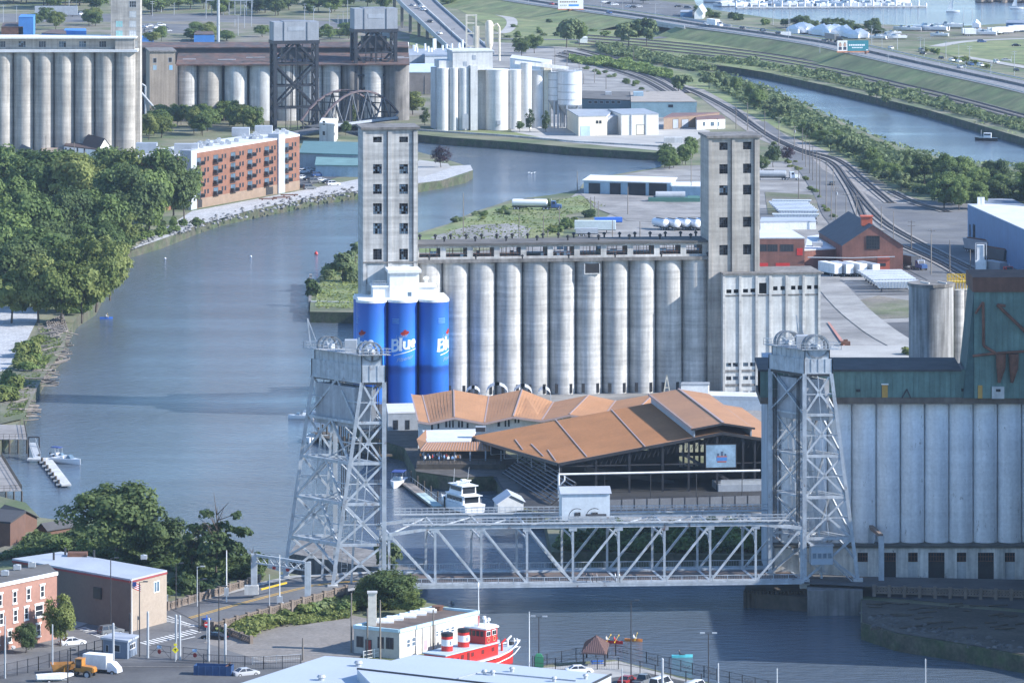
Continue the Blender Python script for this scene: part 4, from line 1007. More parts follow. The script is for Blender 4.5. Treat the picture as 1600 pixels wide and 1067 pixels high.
# gallery
gz0,gz1,gz2=v2z(631,-1.2),v2z(621,-1.2),v2z(577,-1.0)
MB().box(u2x(1188,-1.2),xr,-1.4,17,gz0,gz1).build('gallery_floor',mat('brown stained ledge',(.13,.105,.085),.95,.25,.4,streak=.2),ew)
gx0=u2x(1188,-1); 
for k in range(52):
    a=gx0+k*.98; 
    MB().box(a+.012,a+.965,-1.0-.03*(k%2),-.7,gz1,gz2).build('siding_sheet',green,ew)
MB().box(gx0,gx0+.6,-.6,9,gz1,gz2).build('gallery_end_wall',green,ew)
MB().box(gx0,xr,-.7,9,gz1,gz2-.1).build('gallery_core',darkm,ew)
rt=(577-560)
rz=gz2; ry=9.2
MB().slab([Vector((gx0-.4,-1.4,rz)),Vector((u2x(1502,-1),-1.4,rz)),Vector((u2x(1502,-1),13.2,rz+.5)),Vector((gx0-.4,13.2,rz+.5))],.35).build('gallery_roof',mat('black felt roof',(.06,.06,.062),.95,.25,.3,streak=0),ew)
p,q=ef.P(1378,621,-1.1),ef.P(1387,601,-1.1); 
dr=MB().box(p[0],q[0],-1.22,-1.02,gz1,q[1]).build('door',mat('ochre door paint',(.45,.26,.06),.7,.1),ew)
MB().box(p[0]-.15,q[0]+.15,-1.35,-1.0,q[1],q[1]+.2).build('door_hood',white,ew)
for (a,b2,c,d) in ((1409,622,1417,608),(1417,608,1423,622)):
    A,B=ef.P(a,b2,-1.6),ef.P(c,d,-1.6); MB().bar((A[0],-1.6,A[1]),(B[0],-1.6,B[1]),.25).build('brace',darkm,ew)
for u,v in ((1341,610),(1505,609)): A=ef.P(u,v,-1.2); MB().box(A[0]-.35,A[0]+.35,-1.3,-1.0,A[1]-.25,A[1]+.25).build('vent',blackm,ew)
# workhouse
wz=v2z(456,-2.2); wt=v2z(433,-2.2); xA=u2x(1505,-2.2); xB=u2x(1522,-2.2); xE=xr
for k in range(int((xE-xB)/1.05)+1):
    a=xB+k*1.05
    MB().box(a+.01,min(xE,a+1.035),-2.2-.03*(k%2),-1.9,gz1,wz).build('siding_sheet',green,ew)
MB().add([(xA,-2.0,gz1),(xB,-2.0,gz1),(xB,-2.0,wz),(xA,11,gz1),(xB,11,gz1),(xB,11,wz)],[(0,1,2),(5,4,3),(0,2,5,3),(2,1,4,5),(0,3,4,1)]).build('sloping_side',mat('shaded green siding',(.05,.1,.1),.8,.2,.4,streak=.2),ew)  # darker green than the other siding: the shade of this face is in its colour
MB().box(xB,xE,-1.9,11,gz1,wz).build('workhouse_wall',green,ew)
MB().box(xB-.3,xE,-2.6,11.4,wz,wt).build('workhouse_cap',mat('rust brown roof cap',(.13,.065,.045),.9,.25,.3,streak=.15),ew)
P3=lambda u,v,y=-2.9: Vector((ef.P(u,v,y)[0],y,ef.P(u,v,y)[1]))
for nm,pts,r in (('grain_spout',[(1536,472),(1537,540)],.28),('grain_spout',[(1536,472),(1524,490)],.22),('grain_spout',[(1558,476),(1604,520),(1640,560)],.3),('grain_spout',[(1558,476),(1571,478)],.28),('grain_spout',[(1520,556),(1556,552),(1600,549),(1640,549)],.25),('grain_spout',[(1537,540),(1556,552)],.28)):
    MB().path([P3(*p) for p in pts],r,8).build(nm,rusty,ew)
for u in (1564,1584):
    A=P3(u,553); B=P3(u,575); D=P3(u-3,598); MB().cyl(A,B,.95,.85,10).cyl(B,D,.85,.25,10).build('cyclone_hopper',rusty,ew)
for (u,m) in ((1532,mat('ochre door paint',(.45,.26,.06))),): p,q=ef.P(u-4,621,-2.3),ef.P(u+3,602,-2.3); MB().box(p[0],q[0],-2.4,-2.2,gz1,q[1]).build('door',m,ew)
p,q=ef.P(1550,625,-2.6),ef.P(1569,604,-2.6); hb=MB().box(p[0],q[0],-2.9,-1.4,gz1,q[1]); hb.build('hoist_box',conc2,ew); MB().box(p[0]+.7,q[0]-.7,-3.0,-2.85,q[1]-.9,q[1]-.4).build('hoist_opening',void,ew)
# concrete tank behind
TY=1004; tf_=Vector((Xat(1455,TY),TY,LZ)); tk=T('concrete_tank','dark streaked round concrete tank with a flat slab roof behind the green gallery','silo',tf_)
rr=35*(TY)/F; MB().lathe([(rr,0),(rr,Zat(450,TY-rr)-LZ)],40).build('tank_wall',mat('streaked blue grey concrete',(.25,.25,.25),.9,.15,.2,streak=.55),tk,None,True)
z=Zat(450,TY-rr)-LZ; MB().lathe([(rr*1.06,z),(rr*1.06,z+.6)],12).build('roof_slab',concD,tk)
for dx in (-2.2,1.2): MB().bar((dx,-1.5,z+.9),(dx+1.6,-2.6,z+.7),.3,.3).build('roof_plank',conc2,tk)
MB().cyl((rr*1.28,1.8,0),(rr*1.28,1.8,z-1),1.0,1.0,14).build('leg_casing',conc,tk)
T2=Vector((Xat(1507,TY+6),TY+6,LZ)); t2=T('narrow_concrete_silo','narrow blue grey concrete silo wedged between the dark tank and green workhouse','silo',T2); MB().lathe([(15*.126,0),(15*.126,Zat(452,TY+6)-LZ)],24).build('silo_wall',conc,t2,None,True)
yp=T('yellow_platform','yellow railed steel platform above the tank roof beside the green workhouse','platform',Vector((Xat(1481,TY+4),TY+4,Zat(449,TY+4))))
w_=36*.1255; mb=MB()
for z in (1.5,2.3): 
    for y in (0,2.2): mb.box(0,w_,y,y+.12,z,z+.12)
for k in range(9):
    for y in (0,2.2): mb.box(k*w_/8,k*w_/8+.12,y,y+.12,-.5,2.4)
mb.build('rail',yellow,yp); MB().box(0,w_,0,2.3,.9,1.1).build('deck',yellow,yp); MB().path([(.4,.4,1.1),(.4,.4,-.6)],.12).path([(w_-.3,.4,1.1),(w_-.3,.4,-7)],.12).build('leg',yellow,yp)
# a mill assumed further right, outside the picture: its shade falls over the bank and the water
mf=T('unseen_mill','big grey concrete mill beyond the right edge of the picture','building',Vector((95,898,LZ)))
for k in range(24): MB().box(2+(k%8)*4,4+(k%8)*4,-22.1,-21.9,6+(k//8)*9,9+(k//8)*9).build('window',glass,mf)
MB().box(0,34,-22,36,0,32).build('wall',conc2,mf); MB().box(-.5,34.5,-22.5,36.5,32,33).build('roof',tar,mf)
mf=T('unseen_mill','unseen grey mill tower added beyond the right edge to shade the white elevator','building',Vector((130,936,LZ)))  # added tower out of view, sized to keep the sun off the white silos
for k in range(40): MB().box(-17+(k%5)*9,-14.5+(k%5)*9,-.1,.1,8+(k//5)*9,11.5+(k//5)*9).build('window',glass,mf)
MB().box(-21,30,0,45,0,82).build('wall',conc2,mf); MB().box(-21.5,30.5,-.5,45.5,82,83).build('roof',tar,mf)
# ---------------- yard behind: brick works, blue warehouse
t,fL,fR_=gable('brick_boiler_house','dark red brick gabled works with a slate roof and red roof lantern beside the tracks','building',(1316,384),(1411,384),(1372,362),424,16.5,Zat(384,Yat(424)),brickR,mat('slate roof',(.09,.09,.1),.8,.15,.4),over=.3)
p,q=fL.P(1354,389),fL.P(1374,369); 
gb=MB()
for i in range(6): x=p[0]+(q[0]-p[0])*i/5; gb.box(x-.1,x+.1,-.15,0,p[1],q[1])
for i in range(5): z=p[1]+(q[1]-p[1])*i/4; gb.box(p[0],q[0],-.16,0,z-.08,z+.08)
o=gb.build('window',blackm,t); attach(o,t,fL); MB().box(p[0],q[0],-.04,.02,p[1],q[1]).build('pane',glass,o)
p,q=fL.P(1371,423),fL.P(1390,400); o=MB().box(p[0],q[0],-.1,0,0,q[1]).build('wall_patch',mat('bright red brick patch',(.42,.1,.06),.85,.1),t); attach(o,t,fL)
p,q=fL.P(1374,416),fL.P(1384,411); o=MB().box(p[0],q[0],-.16,-.1,p[1],q[1]).build('window',glass,t); attach(o,t,fL)
o=MB().path([Vector((fL.P(1262,402)[0],-.5,fL.P(1262,402)[1])),Vector((fL.P(1330,403)[0],-.5,fL.P(1330,403)[1])),Vector((fL.P(1398,401)[0],-.5,fL.P(1398,401)[1]))],.18).build('steam_pipe',galv,t); attach(o,t,fL)
A=W(1354,360,Yat(424)+8); lw=T; 
MB().box(-1.6,1.6,-2,2,0,2.6).box(-1.9,1.9,-2.3,2.3,2.6,2.8).build('roof_lantern',mat('red brick lantern',(.45,.1,.05),.8,.1),t,Vector((A.x-t.location.x,A.y-t.location.y,16.5-LZ-.7)))
t,fc,h=fbldg('brick_workshop','two storey red brick workshop with white roof beside the pale annex','building',[(1180,373),(1257,373),(1237,361),(1184,361)],424,brickR,whroof)
f0=fc(0)
for a,b2 in ((1186,1198),(1199,1215),(1219,1240)): p,q=f0.P(a,393),f0.P(b2,382); fwin(t,f0,p[0],q[0],p[1],q[1],0,darkm,glass,div=(4,1))
for a,b2 in ((1187,1200),(1212,1234)):
    p,q=f0.P(a,424),f0.P(b2,411); o=MB().box(p[0],q[0],-.08,0,0,q[1]).build('door',red,t); attach(o,t,f0)
p,q=f0.P(1245,399),f0.P(1254,388); o=MB().box(p[0],q[0],-.08,0,p[1],q[1]).build('door',red,t); attach(o,t,f0)
t,fc,h=fbldg('brick_link_building','low dark brick link with a white roof and vent drum between the two brick works','building',[(1257,392),(1318,389),(1300,366),(1262,371)],420,brickR,whroof)
MB().cyl((9.5,6,h+1.2),(12,6.3,h+1.2),.9,.9,14).build('vent_drum',white,t); MB().box(3,6,9,12,h+.3,h+1.5).build('roof_cabin',galv,t); ac(t,11,16,h+.3); ac(t,5.5,17,h+.3)
t,fc,h=fbldg('storage_canopy','pale grey canopy with white end behind the brick workshop','shed',[(1188,348),(1275,347),(1272,341),(1190,341)],360,white,grroof)
t,fc,h=fbldg('blue_warehouse','long deep blue metal warehouse with white roof at the right edge','warehouse',[(1640,377),(1512,320),(1545,320),(1700,330)],446,blued,whroof,parapet=.25)
f0=fc(0)
for a,b2 in ((1514,1517),(1520,1524)): p,q=f0.P(b2,373),f0.P(a,350); x=sorted((p[0],q[0])); o=MB().box(x[0],x[1],-.1,0,0,q[1]).build('door',void,t); attach(o,t,f0)
for i in range(2): MB().box(0,1,0,1,0,2.2).build('roof_unit',white,t,Vector((G(1526+i*6,320,h+LZ).x-t.location.x,G(1526,320,h+LZ).y-t.location.y-3,h+.3)))
t,fc,h=fbldg('blue_warehouse_annex','low blue annex with a grey blue roof behind the blue warehouse','warehouse',[(1526,322),(1600,321),(1580,312),(1530,312)],330,blued,mat('blue grey roof',(.2,.24,.3)))
# open fronted service shed in the yard
t,fc,h=fbldg('service_shed','pale blue open fronted truck shed with a white roof in the yard','shed',[(912,283),(1048,287),(1056,279),(924,275)],303,blueL,white,over=.4)
f0=fc(0)
for a,b2 in ((921,937),(954,969),(982,1008),(1015,1041)):
    p,q=f0.P(a,305),f0.P(b2,286.5); o=MB().box(p[0],q[0],-.12,.02,0,q[1]-.2).build('door',void,t); attach(o,t,f0)
    fr_m=MB().box(p[0]-.2,p[0],-.2,0,0,q[1]).box(q[0],q[0]+.2,-.2,0,0,q[1]).box(p[0],q[0],-.2,0,q[1]-.2,q[1]); o=fr_m.build('door_frame',darkm,t); attach(o,t,f0)
t,fc,h=fbldg('service_shed_lean_to','lower pale blue lean-to with white roof between the truck shed and the right head tower','shed',[(1049,292),(1099,293),(1101,286),(1054,286)],308,blueL,white)
# fuel tank in green bund
tk=T('fuel_tank','grey horizontal fuel tank in a green walled bund in the yard','tank',G(1020,316)); b_=tk
MB().box(-1.5,12,-.5,3,0,1.5).box(12,16,-.4,9,0,1.4).build('bund_wall',mat('green bund paint',(.06,.16,.13),.7,.1),b_); MB().cyl((1,1.6,2.2),(11,1.6,2.2),1.3,1.3,18).build('tank',galv,b_,None,True)
# ================================================================ left bank: brick apartments
t,fc,h=fbldg('brick_apartments','long orange brick riverside apartment block with balconies and a white roof','apartment building',[(303,240),(468,213),(446,205.5),(292,228)],327,brick,whroof,parapet=.6)
ap=t; f0=fc(0); L=(G(468,213,h+LZ)-G(303,240,h+LZ)).length
o=MB().box(0,L,-.12,0,0,h*.17).build('tan_base',brickT,t); attach(o,t,f0)
for u0,u1,ex in ((296,305,1.2),(433,443,2.0)):
    a=f0.P(u0,300)[0]; b2=f0.P(u1,300)[0]; o=MB().box(a,b2,-.6,3.5,0,h+ex).build('stair_tower',mat('pale grey panel',(.36,.38,.41),.6,.05),t); attach(o,t,f0)
bays=[.04,.115,.2,.275,.36,.44,.52,.6,.68,.745,.87,.945]
for fl in range(4):
    z=h*(.2+.195*fl)
    for k,bx in enumerate(bays):
        x=bx*L; big=(k%2==0)
        if big:
            w_=3.6; fwin(t,f0,x-w_/2,x+w_/2,z+.1,z+2.3,0,darkm,glassB,div=(3,1))
            bm=MB().box(x-w_/2-.3,x+w_/2+.3,-1.5,-.05,z-.12,z)
            for j in range(10): xx=x-w_/2-.3+j*(w_+.6)/9; bm.box(xx-.04,xx+.04,-1.5,-1.42,z,z+1.05)
            bm.box(x-w_/2-.3,x+w_/2+.3,-1.52,-1.4,z+1.0,z+1.1); bm.box(x-w_/2-.3,x-w_/2-.22,-1.4,-.1,z,z+1.1); bm.box(x+w_/2+.22,x+w_/2+.3,-1.4,-.1,z,z+1.1)
            attach(bm.build('balcony',darkm,t),t,f0)
        else:
            for d in (-1.1,1.1): fwin(t,f0,x+d-.6,x+d+.6,z+.7,z+2.2,0,darkm,glass)
p=f0.P(313,323); 
for a,b2 in ((308,315),(415,426)): A,B=f0.P(a,300),f0.P(b2,300); o=MB().box(A[0],B[0],-.2,-.12,.2,2.8).build('door',void,t); attach(o,t,f0)
for i in range(34):
    u=rnd.uniform(.06,.95); v=rnd.uniform(.2,.8); a=G(303,240,h+LZ).lerp(G(468,213,h+LZ),u); b2=(G(292,228,h+LZ)-G(303,240,h+LZ))*v; p=a+b2-t.location; ac(t,p.x,p.y,h+.62,1.0)
for u,v in ((362,211),(398,208)): p=G(u,v+5,h+LZ)-t.location; MB().box(0,6,0,5,h+.6,h+3.4).build('stair_head',mat('pale grey panel',(.55,.57,.6)),t,(p.x,p.y,0))
t,fc,h=fbldg('brick_apartments_wing','lower shaded brick wing of the apartments with white roof and grey stair head','apartment building',[(257,251),(303,242),(288,229),(196,246)],330,brick,whroof,parapet=.6)
for i in range(10):
    p=G(235+rnd.uniform(0,45),243+rnd.uniform(-6,3),h+LZ)-t.location; ac(t,p.x,p.y,h+.62,1.0)
p=G(212,243,h+LZ)-t.location; MB().box(0,7,0,5,h+.6,h+4).build('stair_head',grey,t,(p.x,p.y,0))
p=G(272,244,h+LZ)-t.location; MB().box(0,8,0,4,h+.6,h+4).build('stair_head',mat('pale grey panel',(.55,.57,.6)),t,(p.x,p.y,0))
f0=fc(0)
for fl in range(3):
    for u in (263,274,286): p=f0.P(u,265+fl*16); fwin(t,f0,p[0]-.7,p[0]+.7,p[1]-.8,p[1]+.8,0,darkm,glass)
# houses
t,fA,fB=gable('clapboard_house','white clapboard house with a long brown shingle roof before the left silos','house',(153,236),(174,231),(148,224),244,Zat(215,Yat(244)),Zat(231,Yat(244)),white,shing)
p=fA.P(166,238); fwin(t,fA,p[0]-.9,p[0]+.9,p[1]-.8,p[1]+.8,0,darkm,glass)
t,fc,h=fbldg('house_rear_wing','white rear wing with dark windows under the brown shingle roof','house',[(100,229),(153,235),(160,216),(112,214)],243,white,shing)
f0=fc(0)
for u in (103,110,121,132): p=f0.P(u,236); fwin(t,f0,p[0]-.5,p[0]+.5,p[1]-1.1,p[1]+1.1,0,darkm,glass)
t,fA,fB=gable('grey_roof_house','small house with a grey shingle roof and white gable among the trees','house',(44,243),(56,241),(40,234),250,Zat(233,Yat(250)),Zat(242,Yat(250)),white,mat('grey shingle',(.12,.125,.14),.9))
t,fc,h=fbldg('flat_roof_garage','low garage with a tan flat roof beside the white house','garage',[(62,238),(98,240),(97,232),(66,231)],245,white,mat('tan roof felt',(.3,.24,.19)))
t,fc,h=fbldg('riverside_blue_shed','pale blue shed with dark flat roof behind the leafy riverside trees','shed',[(-20,438),(28,438),(40,424),(-10,422)],460,mat('pale blue boards',(.25,.42,.6),.7,.15,.5),tar)
MB().box(2,4,-1,0,0,1).build('step',wood,t)
# sheds in the middle left
t,fc,h=fbldg('green_roof_shed','long dark shed with a green metal roof behind the parking lot','shed',[(468,240),(560,243),(560,224),(475,222)],262,grey,greenroof,over=.5)
t,fc,h=fbldg('small_green_roof_shed','low grey shed with a pale green metal roof beside the left head tower','shed',[(493,259),(562,260),(562,247),(495,247)],276,blueL,mat('pale green roof',(.13,.24,.24)),over=.5)
# ================================================================ far left grain elevator
lf=Fr(G(-12,240),1.5); le=T('buff_grain_elevator','big buff grain elevator with white edged gallery roof and tall tower, upper left','grain elevator',lf.O,deg=1.5)
xw=lf.P(211,200)[0]; pr=(xw)/14; zt=lf.P(100,82)[1]
me=MB().lathe([(pr*.985,0),(pr*.985,zt)],32).me('silo',concL,True)
for i in range(-3,7): link('silo',me,le,(pr*(2*i+1),pr,0),deg=40*i)
MB().box(-6*pr,xw-.4,pr*1.3,20,0,zt).build('bin_block',concL,le)
zr=lf.P(100,61)[1]; MB().box(-6*pr,xw+1,-.5,20,zt,zt+.9).build('deck',whroof,le)
hs=[]
for i in range(-2,5):
    for d in (0,): 
        u=25+i*31.5+4; p,q=lf.P(u,74,4),lf.P(u+11,65,4); hs.append((p[0],q[0],p[1],q[1]))
hs=[h for h in hs if h[0]>-6*pr+1]
MB().wall(-6*pr,xw-.2,zt+.9,zr,hs,4,.4).build('gallery_wall',concL,le)
for h in hs: sash(le,h[0],h[1],h[2],h[3],4.1,3,3,.25,galv)
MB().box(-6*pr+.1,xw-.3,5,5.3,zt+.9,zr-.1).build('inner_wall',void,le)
MB().box(xw-7.5,xw-.3,1,3.99,zt+.9,zr).build('gallery_porch',concL,le)
MB().box(-6*pr,xw+.5,.6,18,zr,zr+.5).build('gallery_roof',white,le)
ux=lambda u,y=9: lf.P(u,100,y)[0]
zt2=lf.P(190,-14,9)[1]; xa,xb=ux(173,9),ux(219,9)
MB().box(xa,xb,9,24,0,zt2).build('tower',concL,le)
wt=mat('green glazed window',(.25,.5,.48),.3,.2,1)
for u,v,m in ((181,33,wt),(181,48,wt),(202,2,glass),(202,18,conc2),(202,33,conc2),(202,48,conc2),(204,64,conc2)):
    p,q=lf.P(u,v+10,9),lf.P(u+11,v,9); fwin(le,None,p[0],q[0],p[1],q[1],9,galv,m,div=(3,2))
# second tower
sf=Fr(G(234,192),3); st=T('buff_head_house','square buff concrete head house with blank walls beside the left silos','tower',sf.O,deg=8); sf=Fr(sf.O,8)
x1=sf.P(274,150)[0]; zt=sf.P(234,82)[1]; MB().box(0,x1,0,22,0,zt).build('wall',mat('buff stained concrete',(.35,.29,.23),.9,.1,.2,streak=.2),st); MB().box(-.4,x1+.4,-.4,22,zt,zt+.6).build('roof',concD,st)
for u,v,m in ((239,91,void),(263,90,void),(239,102,blueL),(264,102,mat('sky blue panel',(.25,.5,.75)))): p,q=sf.P(u,v+8),sf.P(u+6,v); fwin(st,None,p[0],q[0],p[1],q[1],0,galv,m)
MB().path([(-5,-3,14),(6,-4,1)],.5,8).build('conveyor_pipe',galv,st); MB().path([(-5,-3,0),(-5,-3,15),(-3.4,-3,16),(-2,-3,15),(-2,-3,0)],.4,8).build('duct',galv,st)
t,fc,h=fbldg('conveyor_shed','dark low shed at the foot of the buff silos','shed',[(155,203),(215,199),(212,192),(157,195)],215,grey,tar)
# rusty roofed concrete elevator behind the dark lift bridge
rf=Fr(G(275,190),2); re_=T('rusty_roof_elevator','long concrete elevator with rusty roofs and stained round bins behind the dark lift bridge','grain elevator',rf.O,deg=2)
zt=rf.P(300,101)[1]
for (a,b2,m) in ((275,308,conc),(309,347,concL),(350,386,conc2),(389,431,conc2),(432,468,conc),(469,504,conc),(504,533,conc),(534,564,concD),(565,600,conc),(600,640,concD)):
    x0,x1=rf.P(a,150)[0],rf.P(b2,150)[0]; r=(x1-x0)/2; MB().lathe([(r,0),(r,zt)],28).build('bin',m,re_,((x0+x1)/2,r,0),True)
xe=rf.P(640,120)[0]
MB().box(0,xe,8,40,0,zt-.3).build('bin_block',concD,re_)
MB().slab([Vector((0,-1,zt)),Vector((xe,-1,zt)),Vector((xe,26,zt+3)),Vector((0,26,zt+3))],.5).build('roof',rustroof,re_)
zz=rf.P(300,82,27)[1]; z3=rf.P(300,74,27)[1]; xl=rf.P(212,80,27)[0]
MB().box(xl,xe,27,44,0,z3).build('upper_wall',darkm,re_); MB().slab([Vector((xl,26.4,z3)),Vector((xe,26.4,z3)),Vector((xe,45,z3+1)),Vector((xl,45,z3+1))],.5).build('upper_roof',rustroof,re_)
for i in range(14): x=rnd.uniform(2,xe-6); y=rnd.uniform(2,20); MB().box(0,rnd.uniform(2,9),0,rnd.uniform(1,3),0,.25).build('roof_sheet',rnd.choice([rustroof,galv,tar,whroof]),re_,(x,y,zt+y*.115))
MB().box(-.6,.6,-1,1,0,zt).build('corner_pier',concD,re_)
# steel chimney
ch=T('steel_chimney','tall slim pale steel chimney beside the substation','chimney',G(341,78)); s=mpp(78); MB().cyl((0,0,0),(0,0,95*s),2.4*s,2.1*s,14).build('stack',galv,ch,None,True); MB().cyl((0,0,0),(0,0,3),3.2*s,3.2*s,14).build('base',conc,ch)
for z in (40,70): MB().cyl((0,0,z*s),(0,0,z*s+.5),2.7*s,2.7*s,14).build('ring',galv,ch)
# blue sheds in far yard
blu=mat('bright blue siding',(.06,.22,.55),.6,.1)
for (nm,lb,c,vb,m,r) in (('blue_silo_shed','tall bright blue shed beside rusty tanks at the upper left',[(29,28),(52,28),(55,24),(33,24)],57,blu,blu),
  ('blue_gable_shed','low blue shed with rusty patches before the gallery of the buff elevator',[(65,53),(104,55),(102,47),(80,48)],60,blu,rustroof),
  ('blue_long_shed','long low blue shed right of the rusty patched one',[(100,49),(135,50),(134,46),(102,46)],56,blu,blu),
  ('blue_roof_hut','small blue hut right of the buff tower',[(221,61),(240,61),(240,57),(222,57)],66,blu,blu),
  ('blue_square_hut','blue hut with a brown roof beside the steel chimney',[(303,55),(335,55),(332,49),(306,49)],68,blu,rustroof),
  ('rusty_tank_shed','rust red shed among trees at the top left corner',[(2,43),(36,43),(34,36),(5,37)],57,rusty,rustroof)):
    fbldg(nm,lb,'shed',c,vb,m,r)
# left bank wharves
def wharf(label,px,ztop,npl):
    P=[G(u,v,ztop) for u,v in px]; t=T('timber_wharf',label,'wharf',P[0]); O=P[0]
    a,b2,c,d=P
    for k in range(npl):
        p0=a.lerp(d,k/npl)-O; p1=b2.lerp(c,k/npl)-O; q0=a.lerp(d,(k+.93)/npl)-O; q1=b2.lerp(c,(k+.93)/npl)-O
        MB().slab([p0,p1,q1,q0],.12).build('plank',mat('grey deck plank',(.27,.25,.235),.9,.15,.5,vary=.15),t)
    for k in range(7):
        for e,f_ in ((a,b2),(d,c)):
            p=e.lerp(f_,k/6)-O; MB().cyl((p.x,p.y,-ztop-1),(p.x,p.y,-.15),.2,.2,7).build('piling',woodD,t)
    rl=MB()
    for e,f_ in ((b2,c),(a,b2)):
        n_=int((f_-e).length/1.2)
        for k in range(n_+1): p=e.lerp(f_,k/n_)-O; rl.bar(p,p+Vector((0,0,1.1)),.08)
        for z in (.55,1.1): rl.bar(e-O+Vector((0,0,z)),f_-O+Vector((0,0,z)),.07)
    rl.build('railing',woodD,t); return t
wharf('grey plank wharf on piles at the left edge, above the boat',[(-40,686),(42,686),(38,664),(-40,662)],3.2,22)
wharf('lower grey plank wharf at the left edge, below the finger dock',[(-40,768),(34,766),(2,714),(-40,713)],3.0,26)
# ================================================================ dark lift bridge upstream
def dark_tower(label,uL,uR,vb,vt,vbox):
    fr=Fr(G(uL,vb),14); t=T('dark_lift_tower',label,'bridge tower',fr.O,deg=14); w_=fr.P(uR-9,vb-30)[0]; D=7.5; H=fr.P(uL,vbox)[1]; Ht=fr.P(uL,vt)[1]
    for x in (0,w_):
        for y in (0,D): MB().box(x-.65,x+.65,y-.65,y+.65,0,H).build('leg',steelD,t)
    n_=4
    for i in range(n_):
        z0,z1=H*i/n_,H*(i+1)/n_
        for (a,b2,c,d) in ((0,0,w_,0),(0,D,w_,D)):
            if i>0: 
                m=((a+c)/2,(b2+d)/2,z1 if i%2 else z0); e=z0 if i%2 else z1
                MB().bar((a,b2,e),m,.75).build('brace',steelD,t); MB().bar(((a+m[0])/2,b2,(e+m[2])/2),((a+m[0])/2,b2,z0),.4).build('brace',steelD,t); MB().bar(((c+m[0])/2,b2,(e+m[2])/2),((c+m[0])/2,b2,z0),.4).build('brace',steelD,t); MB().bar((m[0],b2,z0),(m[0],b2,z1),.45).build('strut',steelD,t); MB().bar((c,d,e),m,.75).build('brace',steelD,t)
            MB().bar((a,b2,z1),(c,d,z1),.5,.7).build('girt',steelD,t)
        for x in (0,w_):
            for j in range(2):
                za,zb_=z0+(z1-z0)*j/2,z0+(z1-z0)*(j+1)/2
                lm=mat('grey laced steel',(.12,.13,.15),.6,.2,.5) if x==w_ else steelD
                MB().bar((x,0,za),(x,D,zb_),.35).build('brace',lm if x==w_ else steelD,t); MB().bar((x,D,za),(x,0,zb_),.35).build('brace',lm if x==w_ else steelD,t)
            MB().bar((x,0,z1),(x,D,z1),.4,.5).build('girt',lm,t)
    for k in (.3,.42,.58,.7): MB().cyl((w_*k,D*.5,0),(w_*k,D*.5,H),.14,.14,5).build('rope',blackm,t)
    MB().box(w_*.2,w_*.8,D*.2,D*.8,H*.80,H*.93).build('counterweight',darkm,t)
    MB().box(-1,w_+1,-1,D+1,H-.9,H+.5).build('head_girder',steelD,t)
    gp=mat('grey hood panel',(.26,.28,.31),.6,.08,.3,streak=.1)
    MB().box(-.7,w_+.7,-.7,D+.7,H+.5,Ht).build('machinery_hood',gp,t); x=w_*.2
    MB().box(x,x+w_*.62,-.5,D+.5,Ht-.2,Ht+.25).build('hood_roof',mat('darker hood roof',(.2,.22,.25)),t)
    for a in (.22,.78): MB().box(w_*a-.3,w_*a+.3,-1.0,-.7,H+.5,Ht).build('hood_post',gp,t)
    MB().box(w_*.3,w_*.7,-.8,-.7,H+(Ht-H)*.55,H+(Ht-H)*.75).build('louvre',grey,t)
    return fr,t,w_,D,H
dark_tower('dark lift bridge tower with a grey hood, nearer one behind the apartments',430,504,204,35,66)
dark_tower('dark lift bridge tower with a grey hood, farther one beside the white stone works',556,627,189,14,48)
# arched truss span
a0=G(500,201,6); a1=G(622,186,6); d=a1-a0; tvv=Vector((-d.y,d.x,0)).normalized()*9
sp=T('arched_truss_span','dark rusty arched truss bridge span between the two dark lift towers','bridge',a0); N=10
for s in (0,1):
    o=tvv*s; B=[o+d*(i/N) for i in range(N+1)]; TP=[B[i]+Vector((0,0,(2.5 if i in(0,N) else 3)+10*(1-(2*i/N-1)**2))) for i in range(N+1)]
    for i in range(N):
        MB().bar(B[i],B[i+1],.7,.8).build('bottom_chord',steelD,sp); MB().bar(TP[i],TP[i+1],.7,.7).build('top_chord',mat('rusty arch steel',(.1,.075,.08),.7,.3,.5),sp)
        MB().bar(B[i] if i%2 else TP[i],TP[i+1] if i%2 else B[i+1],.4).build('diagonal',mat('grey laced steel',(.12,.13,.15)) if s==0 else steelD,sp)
    for i in range(1,N): MB().bar(B[i],TP[i],.4).build('vertical',steelD,sp)
for i in range(N+1):
    z=Vector((0,0,(2.5 if i in(0,N) else 3)+10*(1-(2*i/N-1)**2))); MB().bar(d*(i/N)+z,d*(i/N)+tvv+z,.4).build('top_strut',steelD,sp); MB().bar(d*(i/N),d*(i/N)+tvv,.5).build('floor_beam',steelD,sp)
mb=MB(); mb.slab([Vector((0,0,.5)),d+Vector((0,0,.5)),d+tvv+Vector((0,0,.5)),tvv+Vector((0,0,.5))],.4); mb.build('deck',asphD,sp)
MB().bar(Vector((0,-1,.6)),d+Vector((0,-1,.6)),.3,1.0).build('fascia_girder',grey,sp)
ra=ribbon_px('bridge_approach',[(400,232),(450,212),(500,201)],12,asph,None,'structure',[3.2,4.5,6.4])
# control house
t,fc,h=fbldg('control_house','small square pale brick control house with a white roof beside the dark bridge','building',[(499,193),(522,195),(528,187),(503,186)],223,conc2,white)
f0=fc(0)
for z in (3,7,11): fwin(t,f0,2,3.4,z,z+1.5,0,darkm,glass)
f1=fc(1)
for z in (3,6.5,10): fwin(t,f1,1,2.0,z,z+1.2,0,darkm,glass); fwin(t,f1,3,4.0,z,z+1.2,0,darkm,glass)
